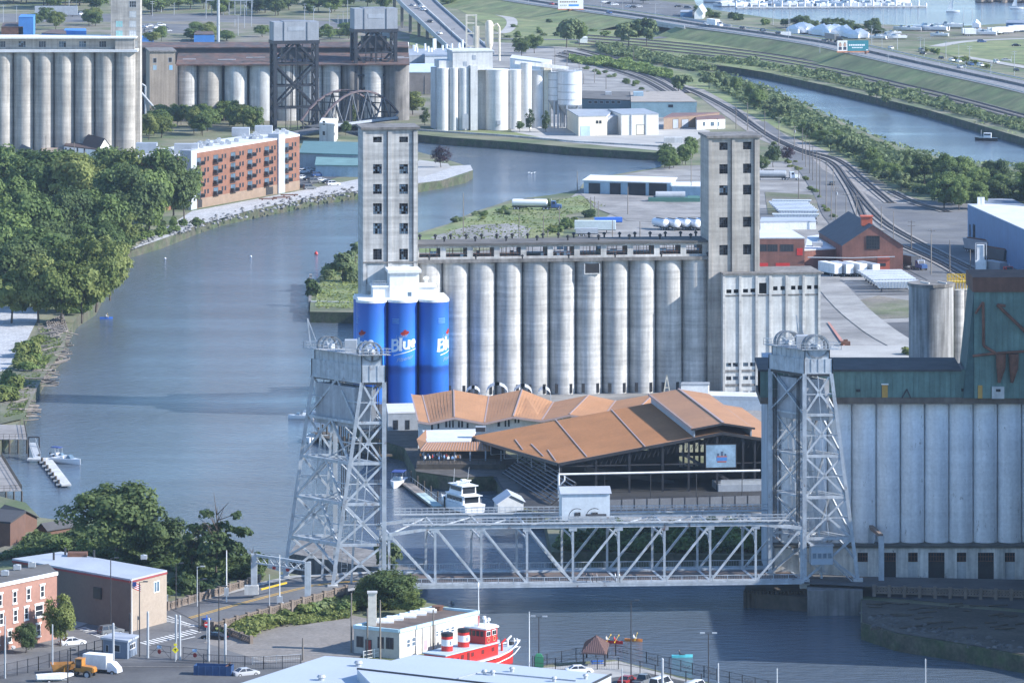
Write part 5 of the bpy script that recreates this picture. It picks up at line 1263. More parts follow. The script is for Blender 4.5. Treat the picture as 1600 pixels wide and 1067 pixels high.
# ================================================================ white stone silo works
stw=mat('white rendered concrete',(.55,.55,.54),.85,.08,.2,streak=.14,band=.04)
wf=Fr(G(684,205),10); sw=T('white_silo_works','white concrete silo works with a square headhouse on the quay','silo',wf.O,deg=10)
zl=wf.P(700,107)[1]
xx=[wf.P(u,180)[0] for u in (684,703,717,735)]
for a,b2 in zip(xx,xx[1:]):
    r=(b2-a)/2; MB().lathe([(r*1.02,0),(r*1.02,zl)],24).build('silo',stw,sw,((a+b2)/2,r,0),True)
xa,xb=wf.P(708,180,1)[0],wf.P(762,180,1)[0]
MB().box(wf.P(735,180)[0],wf.P(746,180)[0],-.6,16,0,zl+1).build('wall_pier',stw,sw)
MB().box(xx[0],xb,6,18,0,zl-.5).build('bin_block',stw,sw)
z2=wf.P(740,95,2)[1]; MB().box(xx[0]+1,xx[2],3,15,zl,z2).build('upper_house',stw,sw)
z3=wf.P(740,81,2)[1]; MB().box(xx[1]+1.5,wf.P(770,100,2)[0],2,16,zl-1,z3).build('headhouse',stw,sw); MB().box(xx[1]+1.2,wf.P(771,100,2)[0],1.7,16.3,z3,z3+.5).build('roof',whroof,sw)
ys=-2.0
for u0,u1,vt,yy in ((762,797,111,-1.5),(795,816,111,1),(815,832,100,4),(832,850,112,8)):
    a,b2=wf.P(u0,180,yy)[0],wf.P(u1,180,yy)[0]; r=(b2-a)/2; z=wf.P((u0+u1)/2,vt,yy)[1]; MB().lathe([(r,0),(r,z)],28).build('silo',stw,sw,((a+b2)/2,yy+r,0),True); MB().lathe([(r*1.03,z),(r*1.03,z+.4)],28).build('rim',whroof,sw,((a+b2)/2,yy+r,0))
for u,v in ((727,100),(741,90)): p=wf.P(u,v,1.9); MB().box(p[0]-.7,p[0]+.7,1.9,2.0,p[1]-.9,p[1]+.9).build('vent',grey,sw)
p=wf.P(727,190,-.5); MB().box(p[0]-1.2,p[0]+1.2,-.9,-.5,p[1]-3,p[1]+3).build('door',grey,sw)
p=wf.P(779,192,-1.6); MB().box(p[0]-.7,p[0]+.7,-2,-1.3,p[1]-.8,p[1]+.8).build('hatch',grey,sw)
MB().box(wf.P(850,150,10)[0],wf.P(861,150,10)[0],10,18,0,wf.P(855,100,10)[1]).build('conveyor_tower',cream,sw); MB().bar((wf.P(805,150,4)[0],6,wf.P(805,98,4)[1]),(wf.P(890,150,4)[0],8,wf.P(890,108,4)[1]),2.2,1.4).build('conveyor_bridge',stw,sw)
# dust tower: cream cyclones and ducts
dc=T('dust_collector','cream dust collector with a drum, tower and swan neck duct behind the white silo works','machinery',G(742,104)); s=mpp(100)
MB().box(-3*s,7*s,0,8*s,0,62*s).build('hopper_tower',cream,dc); 
fm=MB()
for x in (-13*s,2*s):
    for y in (0,6*s): fm.box(x-.4,x+.4,y-.4,y+.4,0,80*s)
for z in (30,50,66,78): fm.box(-13*s,2*s,-.3,.1,z*s,z*s+.6); fm.box(-13*s,2*s,6*s-.3,6*s,z*s,z*s+.6)
fm.build('lattice_frame',cream,dc)
MB().lathe([(6*s,34*s),(6.3*s,36*s),(6.3*s,66*s),(4*s,70*s),(1*s,71*s)],20,(22*s,4*s,0)).lathe([(1*s,16*s),(6*s,34*s)],20,(22*s,4*s,0)).build('cyclone',cream,dc,None,True)
MB().path([Vector((28*s,4*s,62*s)),Vector((34*s,4*s,66*s)),Vector((38*s,4*s,60*s)),Vector((38*s,4*s,8*s))],1.6*s,10).build('duct',cream,dc,None,True); MB().path([Vector((-2*s,0,4*s)),Vector((14*s,2*s,26*s)),Vector((26*s,2*s,20*s))],1.4*s,8).build('duct',cream,dc)
# pair of steel bins on legs
bn_=T('steel_bins','pair of white riveted steel bins on legs beside the white silo works','tank',G(882,200)); s=mpp(200)
for cx,cy,r,a,b2 in ((-13*s,10*s,13.5*s,42,85),(8*s,0,19*s,36,88)):
    MB().lathe([(r,a*s),(r,b2*s)],28,(cx,cy,0)).build('bin_wall',mat('white steel sheet',(.6,.62,.64),.45,.06,.3,streak=.12),bn_,None,True)
    for z in (a,a+8,a+20,a+32,b2): MB().lathe([(r*1.015,z*s),(r*1.015,z*s+.35)],28,(cx,cy,0)).build('hoop',galv,bn_)
    MB().lathe([(r*.12,(a-22)*s),(r*.98,a*s)],20,(cx,cy,0)).build('cone',galv,bn_,None,True)
    for k in range(6): an_=k*PI/3+.3; MB().bar((cx+r*math.cos(an_),cy+r*math.sin(an_),0),(cx+r*math.cos(an_),cy+r*math.sin(an_),a*s),.7).build('leg',galv,bn_)
    rl=MB()
    for k in range(20):
        an_=2*PI*k/20; x,y=cx+r*math.cos(an_),cy+r*math.sin(an_); rl.bar((x,y,b2*s),(x,y,b2*s+1.2),.1)
        an2=2*PI*(k+1)/20; rl.bar((x,y,b2*s+1.2),(cx+r*math.cos(an2),cy+r*math.sin(an2),b2*s+1.2),.1)
    rl.build('railing',galv,bn_)
# low industrial buildings right of it
t,fc,h=fbldg('white_warehouse','white fronted warehouse with a grey roof and loading door on the quay','warehouse',[(971,180),(1029,179),(1006,171),(950,172)],212,mat('off white wall',(.68,.66,.6),.7,.05),grey); f0=fc(0)
p,q=f0.P(994,212),f0.P(1007,195); fwin(t,f0,p[0],q[0],.1,q[1],0,darkm,cream,name='door')
for u in (986,1009): p=f0.P(u,200); o=MB().box(p[0]-.2,p[0]+.2,-.3,0,0,h).build('downpipe',grey,t); attach(o,t,f0)
t,fc,h=fbldg('white_office','cream office with stepped gable beside the steel bins','building',[(904,183),(948,182),(960,172),(886,172)],213,cream,grey); f0=fc(0)
for u in (933,938): p=f0.P(u,191); fwin(t,f0,p[0]-.5,p[0]+.5,p[1]-.6,p[1]+.6,0,darkm,glass)
p,q=f0.P(907,213),f0.P(922,197); o=MB().box(p[0],q[0],-.1,0,0,q[1]).build('door',mat('pale blue door',(.4,.52,.62)),t); attach(o,t,f0)
t,fc,h=fbldg('grey_link_shed','grey corrugated shed between the cream office and white warehouse','shed',[(946,184),(972,182),(966,172),(945,172)],211,galv,grey)
t,fc,h=fbldg('teal_block_building','teal grey block building with a tan flat roof behind the white warehouse','building',[(986,160),(1089,160),(1064,144),(985,145)],184,tealw,mat('tan roof',(.33,.29,.25)))
f0=fc(0); p=f0.P(1048,166); fwin(t,f0,p[0]-1,p[0]+1,p[1]-.6,p[1]+.6,0,darkm,glass)
p=G(990,152,h+LZ)-t.location; MB().box(0,16*s,0,6,h+.3,h+2).build('roof_cabin',blueL,t,(p.x,p.y,0))
t,fc,h=fbldg('dark_teal_workshop','long dark teal workshop with a tar roof and a row of small windows','building',[(908,155),(985,158),(985,145),(910,143)],178,mat('dark teal wall',(.1,.16,.19),.8,.1),tar); f0=fc(0)
for k in range(6): p=f0.P(922+k*9,160); fwin(t,f0,p[0]-.9,p[0]+.9,p[1]-.6,p[1]+.6,0,grey,glass)
p=G(946,150,h+LZ)-t.location; MB().box(0,10*s,0,4,h+.3,h+1.6).build('roof_unit',galv,t,(p.x,p.y,0))
t,fc,h=fbldg('tan_brick_garage','tan brick garage with two grey doors right of the white warehouse','garage',[(1037,185),(1090,181),(1124,177),(1050,178)],203,brickT,mat('red brown roof',(.17,.1,.09))); f0=fc(0)
for a,b2 in ((1051,1060),(1065,1076)): p,q=f0.P(a,203),f0.P(b2,186); fwin(t,f0,p[0],q[0],.1,q[1],0,darkm,grey,name='door')
t,fc,h=fbldg('small_white_office','low white office with three windows beside the tan brick garage','building',[(1089,188),(1133,186),(1128,181),(1086,183)],203,white,mat('red brown roof',(.17,.1,.09))); f0=fc(0)
for u,w_ in ((1100,4),(1113,7),(1123,2.5)): p=f0.P(u,194); fwin(t,f0,p[0]-w_*.12,p[0]+w_*.12,p[1]-.8,p[1]+.8,0,darkm,glassB)
t,fc,h=fbldg('long_brown_warehouse','long grey brown warehouse with a pale blue roof behind the farther dark lift tower','warehouse',[(628,114),(684,114),(684,101),(628,101)],148,mat('grey brown cladding',(.22,.19,.17)),mat('pale blue roof',(.5,.6,.66)))
t,fc,h=fbldg('white_end_shed','white shed end behind the pale blue warehouse roof','shed',[(664,89),(706,89),(706,83),(664,83)],104,white,grey)
t,fc,h=fbldg('flat_grey_plant','long flat grey plant roof with many vents left of the cream dust collector','building',[(630,88),(745,86),(735,76),(632,78)],100,grey,grey)
for i in range(22): p=G(636+rnd.uniform(0,95),80+rnd.uniform(-2,6),h+LZ)-t.location; MB().cyl((p.x,p.y,h),(p.x,p.y,h+rnd.uniform(2,6)),.5,.5,6).build('roof_stack',white,t)
t,fc,h=fbldg('white_long_shed','white long shed behind the silo works and steel bins','shed',[(797,92),(858,100),(862,95),(800,87)],112,white,whroof)
# quay wall
q0=[G(u,v,0) for u,v in ((650,216),(800,226),(900,235),(1043,243))]
qw=T('quay_wall','long grey concrete quay wall below the white silo works','wall',q0[0]); mb=MB()
for k,(a,b2) in enumerate(zip(q0,q0[1:])):
    n_=8
    for j in range(n_):
        A=a.lerp(b2,(j+.01)/n_)-q0[0]; B=a.lerp(b2,(j+.99)/n_)-q0[0]; MB().bar(A+Vector((0,0,1.5)),B+Vector((0,0,1.5)),1.0,4.4).build('wall_block',conc,qw)
p=G(1046,236,0)-q0[0]; MB().box(p.x-2,p.x+5,p.y-1,p.y+3,-1,5.2).build('end_block',conc2,qw)
# pier at the derelict elevator
q0=[G(u,v,0) for u,v in ((486,489),(557,490))]; qw=T('slip_wall','old stone faced slip wall at the tip of the derelict elevator quay','wall',q0[0]); d=q0[1]-q0[0]
for j in range(9): MB().bar(d*((j+.02)/9)+Vector((0,0,1.3)),d*((j+.98)/9)+Vector((0,0,1.3)),1.0,4.0).build('wall_block',conc2,qw)
e=G(487,445,0)-q0[0]
for j in range(6): MB().bar(e*((j+.02)/6)+Vector((-.3,0,1.3)),e*((j+.98)/6)+Vector((-.3,0,1.3)),.8,4.0).build('wall_block',concD,qw)
# ================================================================ roads, tracks, highway
def embank(name,px,ztop,w_,run,m=grassm):
    pts=smoothp([G(u,v,ztop) for u,v in px]); A=offs(pts,-w_/2); B=offs(pts,w_/2); A2=offs(pts,-w_/2-run); B2=offs(pts,w_/2+run); k=len(pts)
    for q in A2+B2: q.z=LZ
    mb=MB(); vs=[tuple(p) for p in A2+A+B+B2]; mb.add(vs,[(r*k+i,r*k+i+1,(r+1)*k+i+1,(r+1)*k+i) for r in range(3) for i in range(k-1)])
    me=mb.me(name,m)
    if me.polygons[len(me.polygons)//2].normal.z<0: me.flip_normals()
    struct(name,me)
hp=[(640,-22),(760,-8),(860,7),(950,19),(1040,32)]; hp2=[(1098,41),(1180,52),(1300,70),(1400,92),(1500,114),(1640,145),(1800,192),(1960,250)]
HZ=LZ+5
embank('highway_embankment',hp,HZ-.15,30,24); embank('highway_embankment',hp2,HZ-.15,30,12)
full=hp+hp2
ribbon_px('highway',full,25,mat('pale worn asphalt',(.2,.2,.205),.93,.12,.1),HZ+.05)
hpts=smoothp([G(u,v,HZ) for u,v in full])
mb=MB()
for a,b2 in zip(hpts,hpts[1:]): mb.bar(a+Vector((0,0,.55)),b2+Vector((0,0,.55)),.5,1.0)
struct('median_barrier',mb.me('median_barrier',concD))
for off in (-12.6,12.6):
    q=offs(hpts,off); mb=MB()
    for a,b2 in zip(q,q[1:]): mb.bar(a+Vector((0,0,.6)),b2+Vector((0,0,.6)),.2,.5)
    struct('guard_rail',mb.me('guard_rail',galv))
for off in (-6,6):
    q=offs(hpts,off); mb=MB()
    for a,b2 in zip(q,q[1:]):
        for k in range(6):
            if k%2==0: c=a.lerp(b2,k/6); d=a.lerp(b2,(k+1)/6); t_=(d-c).normalized(); n_=Vector((t_.y,-t_.x,0))*.12; z=Vector((0,0,.09)); mb.add([c+n_+z,d+n_+z,d-n_+z,c-n_+z],[(0,1,2,3)])
    me=mb.me('lane_marking',lineW)
    if me.polygons[0].normal.z<0: me.flip_normals()
    struct('lane_marking',me)
# bridge over the underpass
a,b2=G(1030,31,HZ),G(1106,43,HZ); ob=T('highway_overpass','concrete highway overpass above the shaded underpass','bridge',a); d=b2-a
n_=Vector((d.y,-d.x,0)).normalized()
MB().bar(n_*0+Vector((0,0,-.9)),d+Vector((0,0,-.9)),26,1.4).build('deck',conc,ob)
for s in (-13,13): MB().bar(n_*s+Vector((0,0,.5)),d+n_*s+Vector((0,0,.5)),.4,1.2).build('parapet',galv,ob)
for t_ in (.33,.66):
    for s in (-9,-3,3,9): p=d*t_+n_*s; MB().cyl((p.x,p.y,-7),(p.x,p.y,-1.5),.6,.6,8).build('column',concD,ob)
# elevated expressway coming down from the upper middle
vp=[(632,-22),(655,5),(682,30),(708,54),(742,84)]; vz=[22,18,13,8,3.6]
ribbon_px('expressway',vp,19,mat('pale worn asphalt',(.2,.2,.205)),None,'structure',vz)
vpts=smoothp([G(u,v,z) for (u,v),z in zip(vp,vz)])
ev_=T('expressway_viaduct','elevated expressway viaduct sloping down behind the silo works','bridge',vpts[0].copy()); O=ev_.location
for s in (-9.6,9.6):
    q=offs(vpts,s); mb=MB()
    for a,b2 in zip(q,q[1:]): mb.bar(a-O+Vector((0,0,-.3)),b2-O+Vector((0,0,-.3)),.5,2.6)
    mb.build('parapet',galv,ev_)
q=offs(vpts,0); mb=MB()
for a,b2 in zip(q,q[1:]): mb.bar(a-O+Vector((0,0,.6)),b2-O+Vector((0,0,.6)),.5,1.0)
mb.build('median_barrier',conc2,ev_)
for i in range(1,len(vpts)-4,2):
    for s in (-7,7): p=offs(vpts,s)[i]-O; MB().box(p.x-.8,p.x+.8,p.y-.8,p.y+.8,LZ-O.z,p.z-1).build('column',concD,ev_)
    p=offs(vpts,-7)[i]-O; r_=offs(vpts,7)[i]-O; MB().bar(p+Vector((0,0,-1.6)),r_+Vector((0,0,-1.6)),1.6,1.4).build('cap_beam',concD,ev_)
sheet('expressway_slope',[(640,55),(672,62),(700,80),(735,84),(690,90),(640,70)],grassm)
ribbon_px('curved_lane',[(770,20),(795,28),(800,38),(790,50),(772,53)],6,paver)
ribbon_px('service_road',[(745,60),(850,62),(960,62),(1040,58),(1075,44)],9,asph)
ribbon_px('rail_road',[(1180,190),(1222,222),(1262,260),(1290,300),(1318,350),(1400,400),(1500,452),(1640,540)],9,asph)
ribbon_px('yard_path',[(1286,430),(1330,480),(1380,520),(1425,545)],9,mat('worn pale gravel',(.32,.31,.29),.95,.25,.1,fine=.12,col2=(.25,.24,.225)))
ribbon_px('lake_drive',[(1462,73),(1500,66),(1560,62),(1640,60)],8,paver)
ribbon_px('park_road',[(1500,88),(1560,98),(1640,112)],7,paver)
_tg='railway tracks'
def track(label,px,bed=True):
    pts=smoothp([G(u,v,LZ) for u,v in px],5); O=pts[0].copy(); t=T('railway_track',label,'railway track',O,_tg); pp=[p-O for p in pts]
    _sz[0]+=1; z=.05+.005*_sz[0]
    if bed: link('track_ballast',ribbon_me('track_ballast',pp,4.6,ballast,z),t)
    link('track_bed',ribbon_me('track_bed',pp,2.6,tiem,z+.06),t)
    for s in (-.72,.72):
        mb=MB(); q=offs(pp,s)
        for a,b2 in zip(q,q[1:]): mb.bar(a+Vector((0,0,z+.2)),b2+Vector((0,0,z+.2)),.22,.22)
        mb.build('rail',railm,t)
for i in range(4):
    d=i*4.2
    track(('nearest the canal','second from the canal','third from the canal','farthest from the canal')[i]+' of the main line tracks beside the canal',[(u+d*1.0,v-d*1.02) for u,v in ((900,69),(1000,77),(1100,87),(1200,100),(1300,118),(1400,141),(1500,165),(1640,203))])
for i,(px) in enumerate(([(870,88),(930,102),(1000,124),(1050,152)],[(876,84),(945,100),(1020,124),(1066,151)],[(884,81),(960,98),(1030,120),(1074,146)])):
    track(('left','middle','right')[i]+' curving track behind the teal block building',px)
track('lone track curving down past the scrub to the yard road',[(905,78),(985,98),(1030,116),(1058,134),(1090,146),(1140,172),(1200,212),(1250,235),(1310,252),(1352,285),(1392,318)])
track('track bending off to the left beside the yard fence',[(1146,172),(1202,214),(1256,240),(1300,256),(1330,292),(1372,340),(1420,372),(1520,422),(1640,480)])
track('short track joining the yard from the lone curving track',[(1308,262),(1332,300),(1352,345),(1372,362)])
track('track leading to the loading side of the blue warehouse',[(1412,386),(1470,412),(1530,448),(1640,520)])
track('faint track bending across the yard towards the trees',[(1392,300),(1430,318),(1480,332)])
# billboards
def billboard(label,u0,u1,v0,v1,ub,vb,kind):
    Y=Yat(vb); a=W(u0,v1,Y); b2=W(u1,v1,Y+2); fr=face(a,b2); t=T('billboard',label,'billboard',Vector((Xat(ub,Y),Y,LZ))); w_=(b2-a).length; h=Zat(v0,Y)-Zat(v1,Y)
    def at(o): return attach(o,t,fr)
    if kind: at(MB().box(0,w_*.32,0,.4,0,h).build('panel',mat('white poster',(.75,.75,.74),.6,.03),t)); at(MB().box(w_*.32+.01,w_,0,.4,0,h).build('panel',mat('teal poster',(.03,.2,.24),.6,.06),t))
    else: at(MB().box(0,w_,0,.4,0,h).build('panel',mat('white poster',(.75,.75,.74),.6,.03),t))
    at(MB().box(-.2,w_+.2,-.25,.7,-h*.13,-.02).build('catwalk',mat('orange board',(.5,.2,.1)),t)); at(MB().box(0,w_,.42,.8,.2,h-.2).build('back_frame',darkm,t))
    mb=MB()
    if kind:
        for cx,m in ((.09,0),(.24,1)):
            mb.k=0; mb.lathe([(.0,0),(h*.14,.02),(h*.0,.04)],14); 
            n0=len(mb.v)-42; mb.v[n0:]=[(w_*cx+x,-.03-z,h*.6+y*1.3) for x,y,z in mb.v[n0:]]
            mb.k=1; mb.prism([(0,0),(1,0),(1,1),(0,1)],0,1); n0=len(mb.v)-8; mb.v[n0:]=[(w_*(cx-.05+x*.1),-.02-.01*z,h*(.12+.28*y)) for x,y,z in mb.v[n0:]]
            mb.k=3; mb.prism([(0,0),(1,0),(1,1),(0,1)],0,1); n0=len(mb.v)-8; mb.v[n0:]=[(w_*(cx-.028+x*.056),-.055-.01*z,h*(.74+.08*y)) for x,y,z in mb.v[n0:]]
        mb.k=2
        for k in range(9): mb.box(w_*(.37+k*.058),w_*(.415+k*.058),-.03,-.001,h*.5,h*.64)
        for k in range(7): mb.box(w_*(.47+k*.05),w_*(.51+k*.05),-.03,-.001,h*.28,h*.37)
        mb.box(w_*.92,w_*.98,-.03,-.001,h*.06,h*.14)
    else:
        mb.k=3
        for k in range(10): mb.box(w_*(.07+k*.07),w_*(.12+k*.07),-.03,-.001,h*.68,h*.82)
        mb.k=4; mb.box(w_*.42,w_*.82,-.03,-.001,h*.28,h*.48); mb.k=5
        for k in range(4): mb.box(w_*(.08+k*.07),w_*(.13+k*.07),-.03,-.001,h*.3,h*.46)
    at(mb.build('print',[skin,mat('dark suit',(.04,.05,.08)),whp,mat('brown print',(.2,.14,.08)),mat('sky blue print',(.05,.25,.7)),mat('grey print',(.4,.45,.4))],t))
    MB().cyl((0,.5,0),(0,.5,Zat(v1,Y)-LZ),.6,.6,10).build('post',rusty,t)
billboard('teal and white billboard with two portraits on one rusty post by the highway',1308.5,1357,64,80.5,1353,101,1)
billboard('white billboard with a blue bar on a rusty post at the top middle',872,911.5,0,14.5,889,31,0)
gs=T('gantry_sign','white road sign on two posts seen from behind beside the highway','road sign',G(1232,72)); s=mpp(72); MB().box(-12*s,4*s,0,.2,14*s,22*s).build('panel',white,gs)
for x in (-8,1): MB().box(x*s-.3,x*s+.3,.2,.7,0,22*s).build('post',white,gs)
# lake side: hut, marina docks, breakwater, yard shed
t,a_,b_=gable('lake_house','white lake house with a pale hipped roof and blue wing','house',(1085,21),(1098,21),(1104,16),29,Zat(10,Yat(29)),Zat(20,Yat(29)),white,galv)
t,fc,h=fbldg('lake_house_blue_wing_shed','blue grey low building left of the white lake house','building',[(1063,20),(1082,20),(1082,17),(1064,17)],27,blued,grey)
t,fc,h=fbldg('white_track_hut','small white hut beside the tree below the highway bank','hut',[(905,60),(918,60),(917,58),(904,58)],68,white,white)
t,fc,h=fbldg('boat_yard_shed','blue grey boat shed at the top right corner by the lake','shed',[(1572,37),(1625,38),(1622,33),(1574,33)],50,blued,mat('blue grey roof',(.2,.24,.3)))
# breakwater of rough stones
bw=T('breakwater','rough brown stone breakwater in the lake at the top right corner','breakwater',G(1532,4,0)); O=bw.location
rm_=mat('brown armour stone',(.2,.16,.13),.95,.3,.4,vary=.3)
sme=[]
for k in range(5):
    r_=random.Random(k); mb=MB().lathe([(.3,-.6),(1,-.3),(.9,.4),(.35,.75)],6); mb.v=[(x*r_.uniform(.75,1.2),y*r_.uniform(.75,1.2),z*r_.uniform(.8,1.2)) for x,y,z in mb.v]; sme.append(mb.me('stone',rm_))
for k in range(150):
    p=G(rnd.uniform(1531,1660),rnd.uniform(-4,5),0)-O; s_=rnd.uniform(2,4); link('stone',rnd.choice(sme),bw,(p.x,p.y,rnd.uniform(0,2.2)),rnd.uniform(0,360),s_)
# docks
dk=T('marina_dock','long pale floating dock with white posts across the marina','dock',G(1150,14,0)); O=dk.location
e=G(1447,12,0)-O; MB().bar(Vector((0,0,.6)),e+Vector((0,0,.6)),4,.8).build('dock_deck',conc2,dk)
for k in range(26): p=e*(k/25); MB().cyl((p.x,p.y,-1),(p.x,p.y,2.6 if k%3 else 4.5),.6,.6,7).build('pile',white,dk)
dk=T('marina_dock','short floating dock nearer the lake house','dock',G(1120,6,0)); O=dk.location
e=G(1212,-3,0)-O; MB().bar(Vector((0,0,.6)),e+Vector((0,0,.6)),4,.8).build('dock_deck',conc2,dk)
# ================================================================ near shore: street, bridge approach
def rd(name,px,m,zs):
    _sz[0]+=1; pts=[G(u,v,z) for (u,v),z in zip(px,zs)]; return struct(name,sheet_me(name,pts,m))
sheet('street',[(-80,1040),(0,1010),(110,975),(190,960),(262,943),(330,940),(330,985),(390,1000),(520,1010),(560,1030),(520,1100),(-80,1120)],asph)
sheet('side_street',[(100,962),(160,948),(205,944),(262,952),(200,965)],asphD)
sheet('plaza',[(-80,1000),(60,968),(150,945),(160,962),(90,990),(0,1012),(-80,1045)],soil)
sheet('depot_lot',[(-80,1130),(-80,1068),(60,1045),(170,1036),(330,1030),(430,1040),(470,1075),(480,1140)],asphD)
sheet('gravel_lot',[(318,1003),(400,968),(540,958),(600,972),(560,1030),(420,1036)],mat('grey brown gravel',(.21,.19,.17),.95,.15,.15,fine=.2))
sheet('park_floor',[(800,1046),(880,1040),(965,1032),(1060,1058),(1190,1086),(1300,1120),(1000,1140),(800,1140)],paver)
sheet('boat_park',[(930,1062),(1010,1050),(1120,1075),(1190,1100),(930,1140)],asphD)
# approach ramp up to the bridge
A0=[G(262,960,3.3),G(330,986,3.3)]
rampL=[(262,948,3.35),(330,930,3.9),(400,912,4.7),(455,900,5.3),(600,893,5.75)]; rampR=[(330,982,3.35),(395,962,3.9),(470,942,4.7),(525,928,5.3),(612,911,5.75)]
pl=[G(*p) for p in rampL]; pr_=[G(*p) for p in rampR]
mb=MB(); k=5
vs=[tuple(p) for p in pl+pr_]+[(p.x,p.y,1) for p in pl+pr_]
mb.add(vs,[(k+i,k+i+1,i+1,i) for i in range(4)]+[(k+i+1,k+i,3*k+i,3*k+i+1) for i in range(4)]+[(i,i+1,2*k+i+1,2*k+i) for i in range(4)])
me=mb.me('approach_road',asph); struct('approach_road',me)
def lane(name,f,w_,m,dz):
    c=[a.lerp(b2,f)+Vector((0,0,dz)) for a,b2 in zip(pl,pr_)]; struct(name,ribbon_me(name,c,w_,m))
lane('sidewalk',.05,2.4,paver,.12); lane('sidewalk',.95,2.0,paver,.12); lane('centre_line',.49,.35,lineY,.03); lane('centre_line',.53,.35,lineY,.03)
# the road beyond the bridge on the right
pts=[G(1262,908,5.2),G(1345,912,5.1),G(1600,917,5.0),G(1690,919,5.0)]
struct('river_road',ribbon_me('river_road',[p+Vector((0,3,0)) for p in pts],11,asphD)); 
MB_=MB(); 
# crosswalk stripes
def stripes(name,a,b2,d,n_,w_=.55):
    """n_ stripes from pixel a to b2, each d=(du,dv) long"""
    for k in range(n_):
        u=a[0]+(b2[0]-a[0])*k/(n_-1); v=a[1]+(b2[1]-a[1])*k/(n_-1); z=LZ+.02+.005*(_sz[0]+1); p=G(u,v,z); q=G(u+d[0],v+d[1],z)
        struct(name,ribbon_me(name,[p,q],w_,lineW))
    _sz[0]+=1
stripes('crosswalk_stripe',(219,1003),(297,983),(16,4.5),13); stripes('crosswalk_stripe',(234,964),(294,979),(16,-2.0),10); stripes('crosswalk_stripe',(121,982),(155,996),(14,-3),9,.5)
z=LZ+.3
for px in ([(262,962),(300,976),(312,978)],[(118,978),(150,968),(210,958)],[(280,1000),(305,994)]): ribbon_px('road_edge_line',px,.4,lineW)
ribbon_px('kerb',[(113,960),(160,957),(166,961)],1.6,paver); ribbon_px('pale_walk',[(104,980),(150,962),(170,958)],3.5,paver)
ribbon_px('lot_line',[(150,1040),(240,1041),(330,1040)],.5,concD)
# balustrades
def balustrade(label,a,b2,nb,h=1.25):
    t=T('balustrade',label,'balustrade',a); d=b2-a; fr=face(a,b2); t.rotation_euler=(0,0,fr.a); L=math.hypot(d.x,d.y); dz=d.z
    m=mat('brown stained concrete',(.17,.135,.11),.9,.2,.5)
    for k in range(nb+1): x=L*k/nb; MB().box(x-.3,x+.3,-.3,.3,-.6+dz*k/nb,h+.25+dz*k/nb).build('pier',m,t)
    for k in range(nb):
        x0,x1=L*k/nb+.3,L*(k+1)/nb-.3; z0=dz*k/nb; z1=dz*(k+1)/nb
        p=MB(); p.bar((x0,0,z0+.1),(x1,0,z1+.1),.3,.35); p.bar((x0,0,z0+h-.1),(x1,0,z1+h-.1),.34,.25)
        n_=4
        for j in range(n_):
            xa=x0+(x1-x0)*j/n_; xb=x0+(x1-x0)*(j+1)/n_; za=z0+(z1-z0)*j/n_
            p.bar((xa,0,za+.2),(xb,0,za+h-.2),.16); p.bar((xb,0,za+.2),(xa,0,za+h-.2),.16); p.box(xa-.07,xa+.07,-.1,.1,za+.2,za+h-.2)
        p.build('lattice_panel',m,t)
    return t
balustrade('brown lattice balustrade on the river side of the bridge approach',G(262,952,3.4),G(405,910,4.8),9)
balustrade('brown lattice balustrade above the scrub on the near side of the bridge approach',G(334,984,3.4),G(540,926,5.4),12)
balustrade('dark lattice wall curving down beside the parked dark car',G(318,978,3.2),G(392,1006,3.2),5)
balustrade('dark lattice balustrade along the road before the white elevator',G(1366,926,4.9),G(1700,936,4.9),14)
balustrade('dark lattice balustrade at the foot of the brown clad warehouse',G(112,957,3.1),G(205,956,3.1),5)
# warehouse, brick house, fire station
t,fc,h=fbldg('brown_warehouse','long brown clad warehouse with pale roof and tan end wall behind the street crossing','warehouse',[(20,875),(204,907),(260,893),(96,864)],893,brownm,grroof,zr=12.2,parapet=.3)
f1=fc(1); 
MB().box(0,1,0,1,0,1)
L=f1.P(260,900)[0]; o=MB().box(.05,L-.05,-.1,0,0,h-.1).build('tan_end_wall',tanw,t); attach(o,t,f1)
f0=fc(0); o=MB().box(0,1,0,1,0,1)
for (ff,LL) in ((f0,f0.P(204,930)[0]),(f1,L)): o=MB().box(0,LL,-.2,-.11,h-.35,h).build('red_trim',mat('dark red trim',(.25,.05,.05)),t); attach(o,t,ff)
p=f1.P(244,916); fwin(t,f1,p[0]-.9,p[0]+.9,p[1]-1,p[1]+1,-.1,white,glassB,div=(2,1))
p=f0.P(155,929); o=MB().box(p[0]-1.3,p[0]+.7,-.3,-.01,p[1]-.7,p[1]+1.3).build('wall_vent',blackm,t); attach(o,t,f0)
for u,v in ((84,877),(102,869),(147,873)): p=G(u,v,h+LZ)-t.location; MB().cyl((p.x,p.y,h),(p.x,p.y,h+1.6),.2,.2,8).build('roof_pipe',darkm,t)
p=G(106,871,h+LZ)-t.location; MB().box(p.x,p.x+3.5,p.y-1,p.y+1,h+.3,h+1.0).build('roof_unit',rusty,t); ac(t,p.x+14,p.y-4,h+.3,.8)
t,fc,h=fbldg('brick_house','three storey salmon brick building with white trimmed windows at the lower left','building',[(-70,930),(89,897),(75,883),(-80,905)],1018,brickS,tar,zr=14.5,parapet=.3); f0=fc(0); bh_=t
o=MB().box(0,f0.P(89,930)[0],-.25,.05,h-.1,h+.5).build('cornice',white,t); attach(o,t,f0)
wz=[(h*.70,(-20,0,23,44.5,66)),(h*.42,(-20,2,24,41,61)),(h*.13,(-22,-4,15,40,60))]
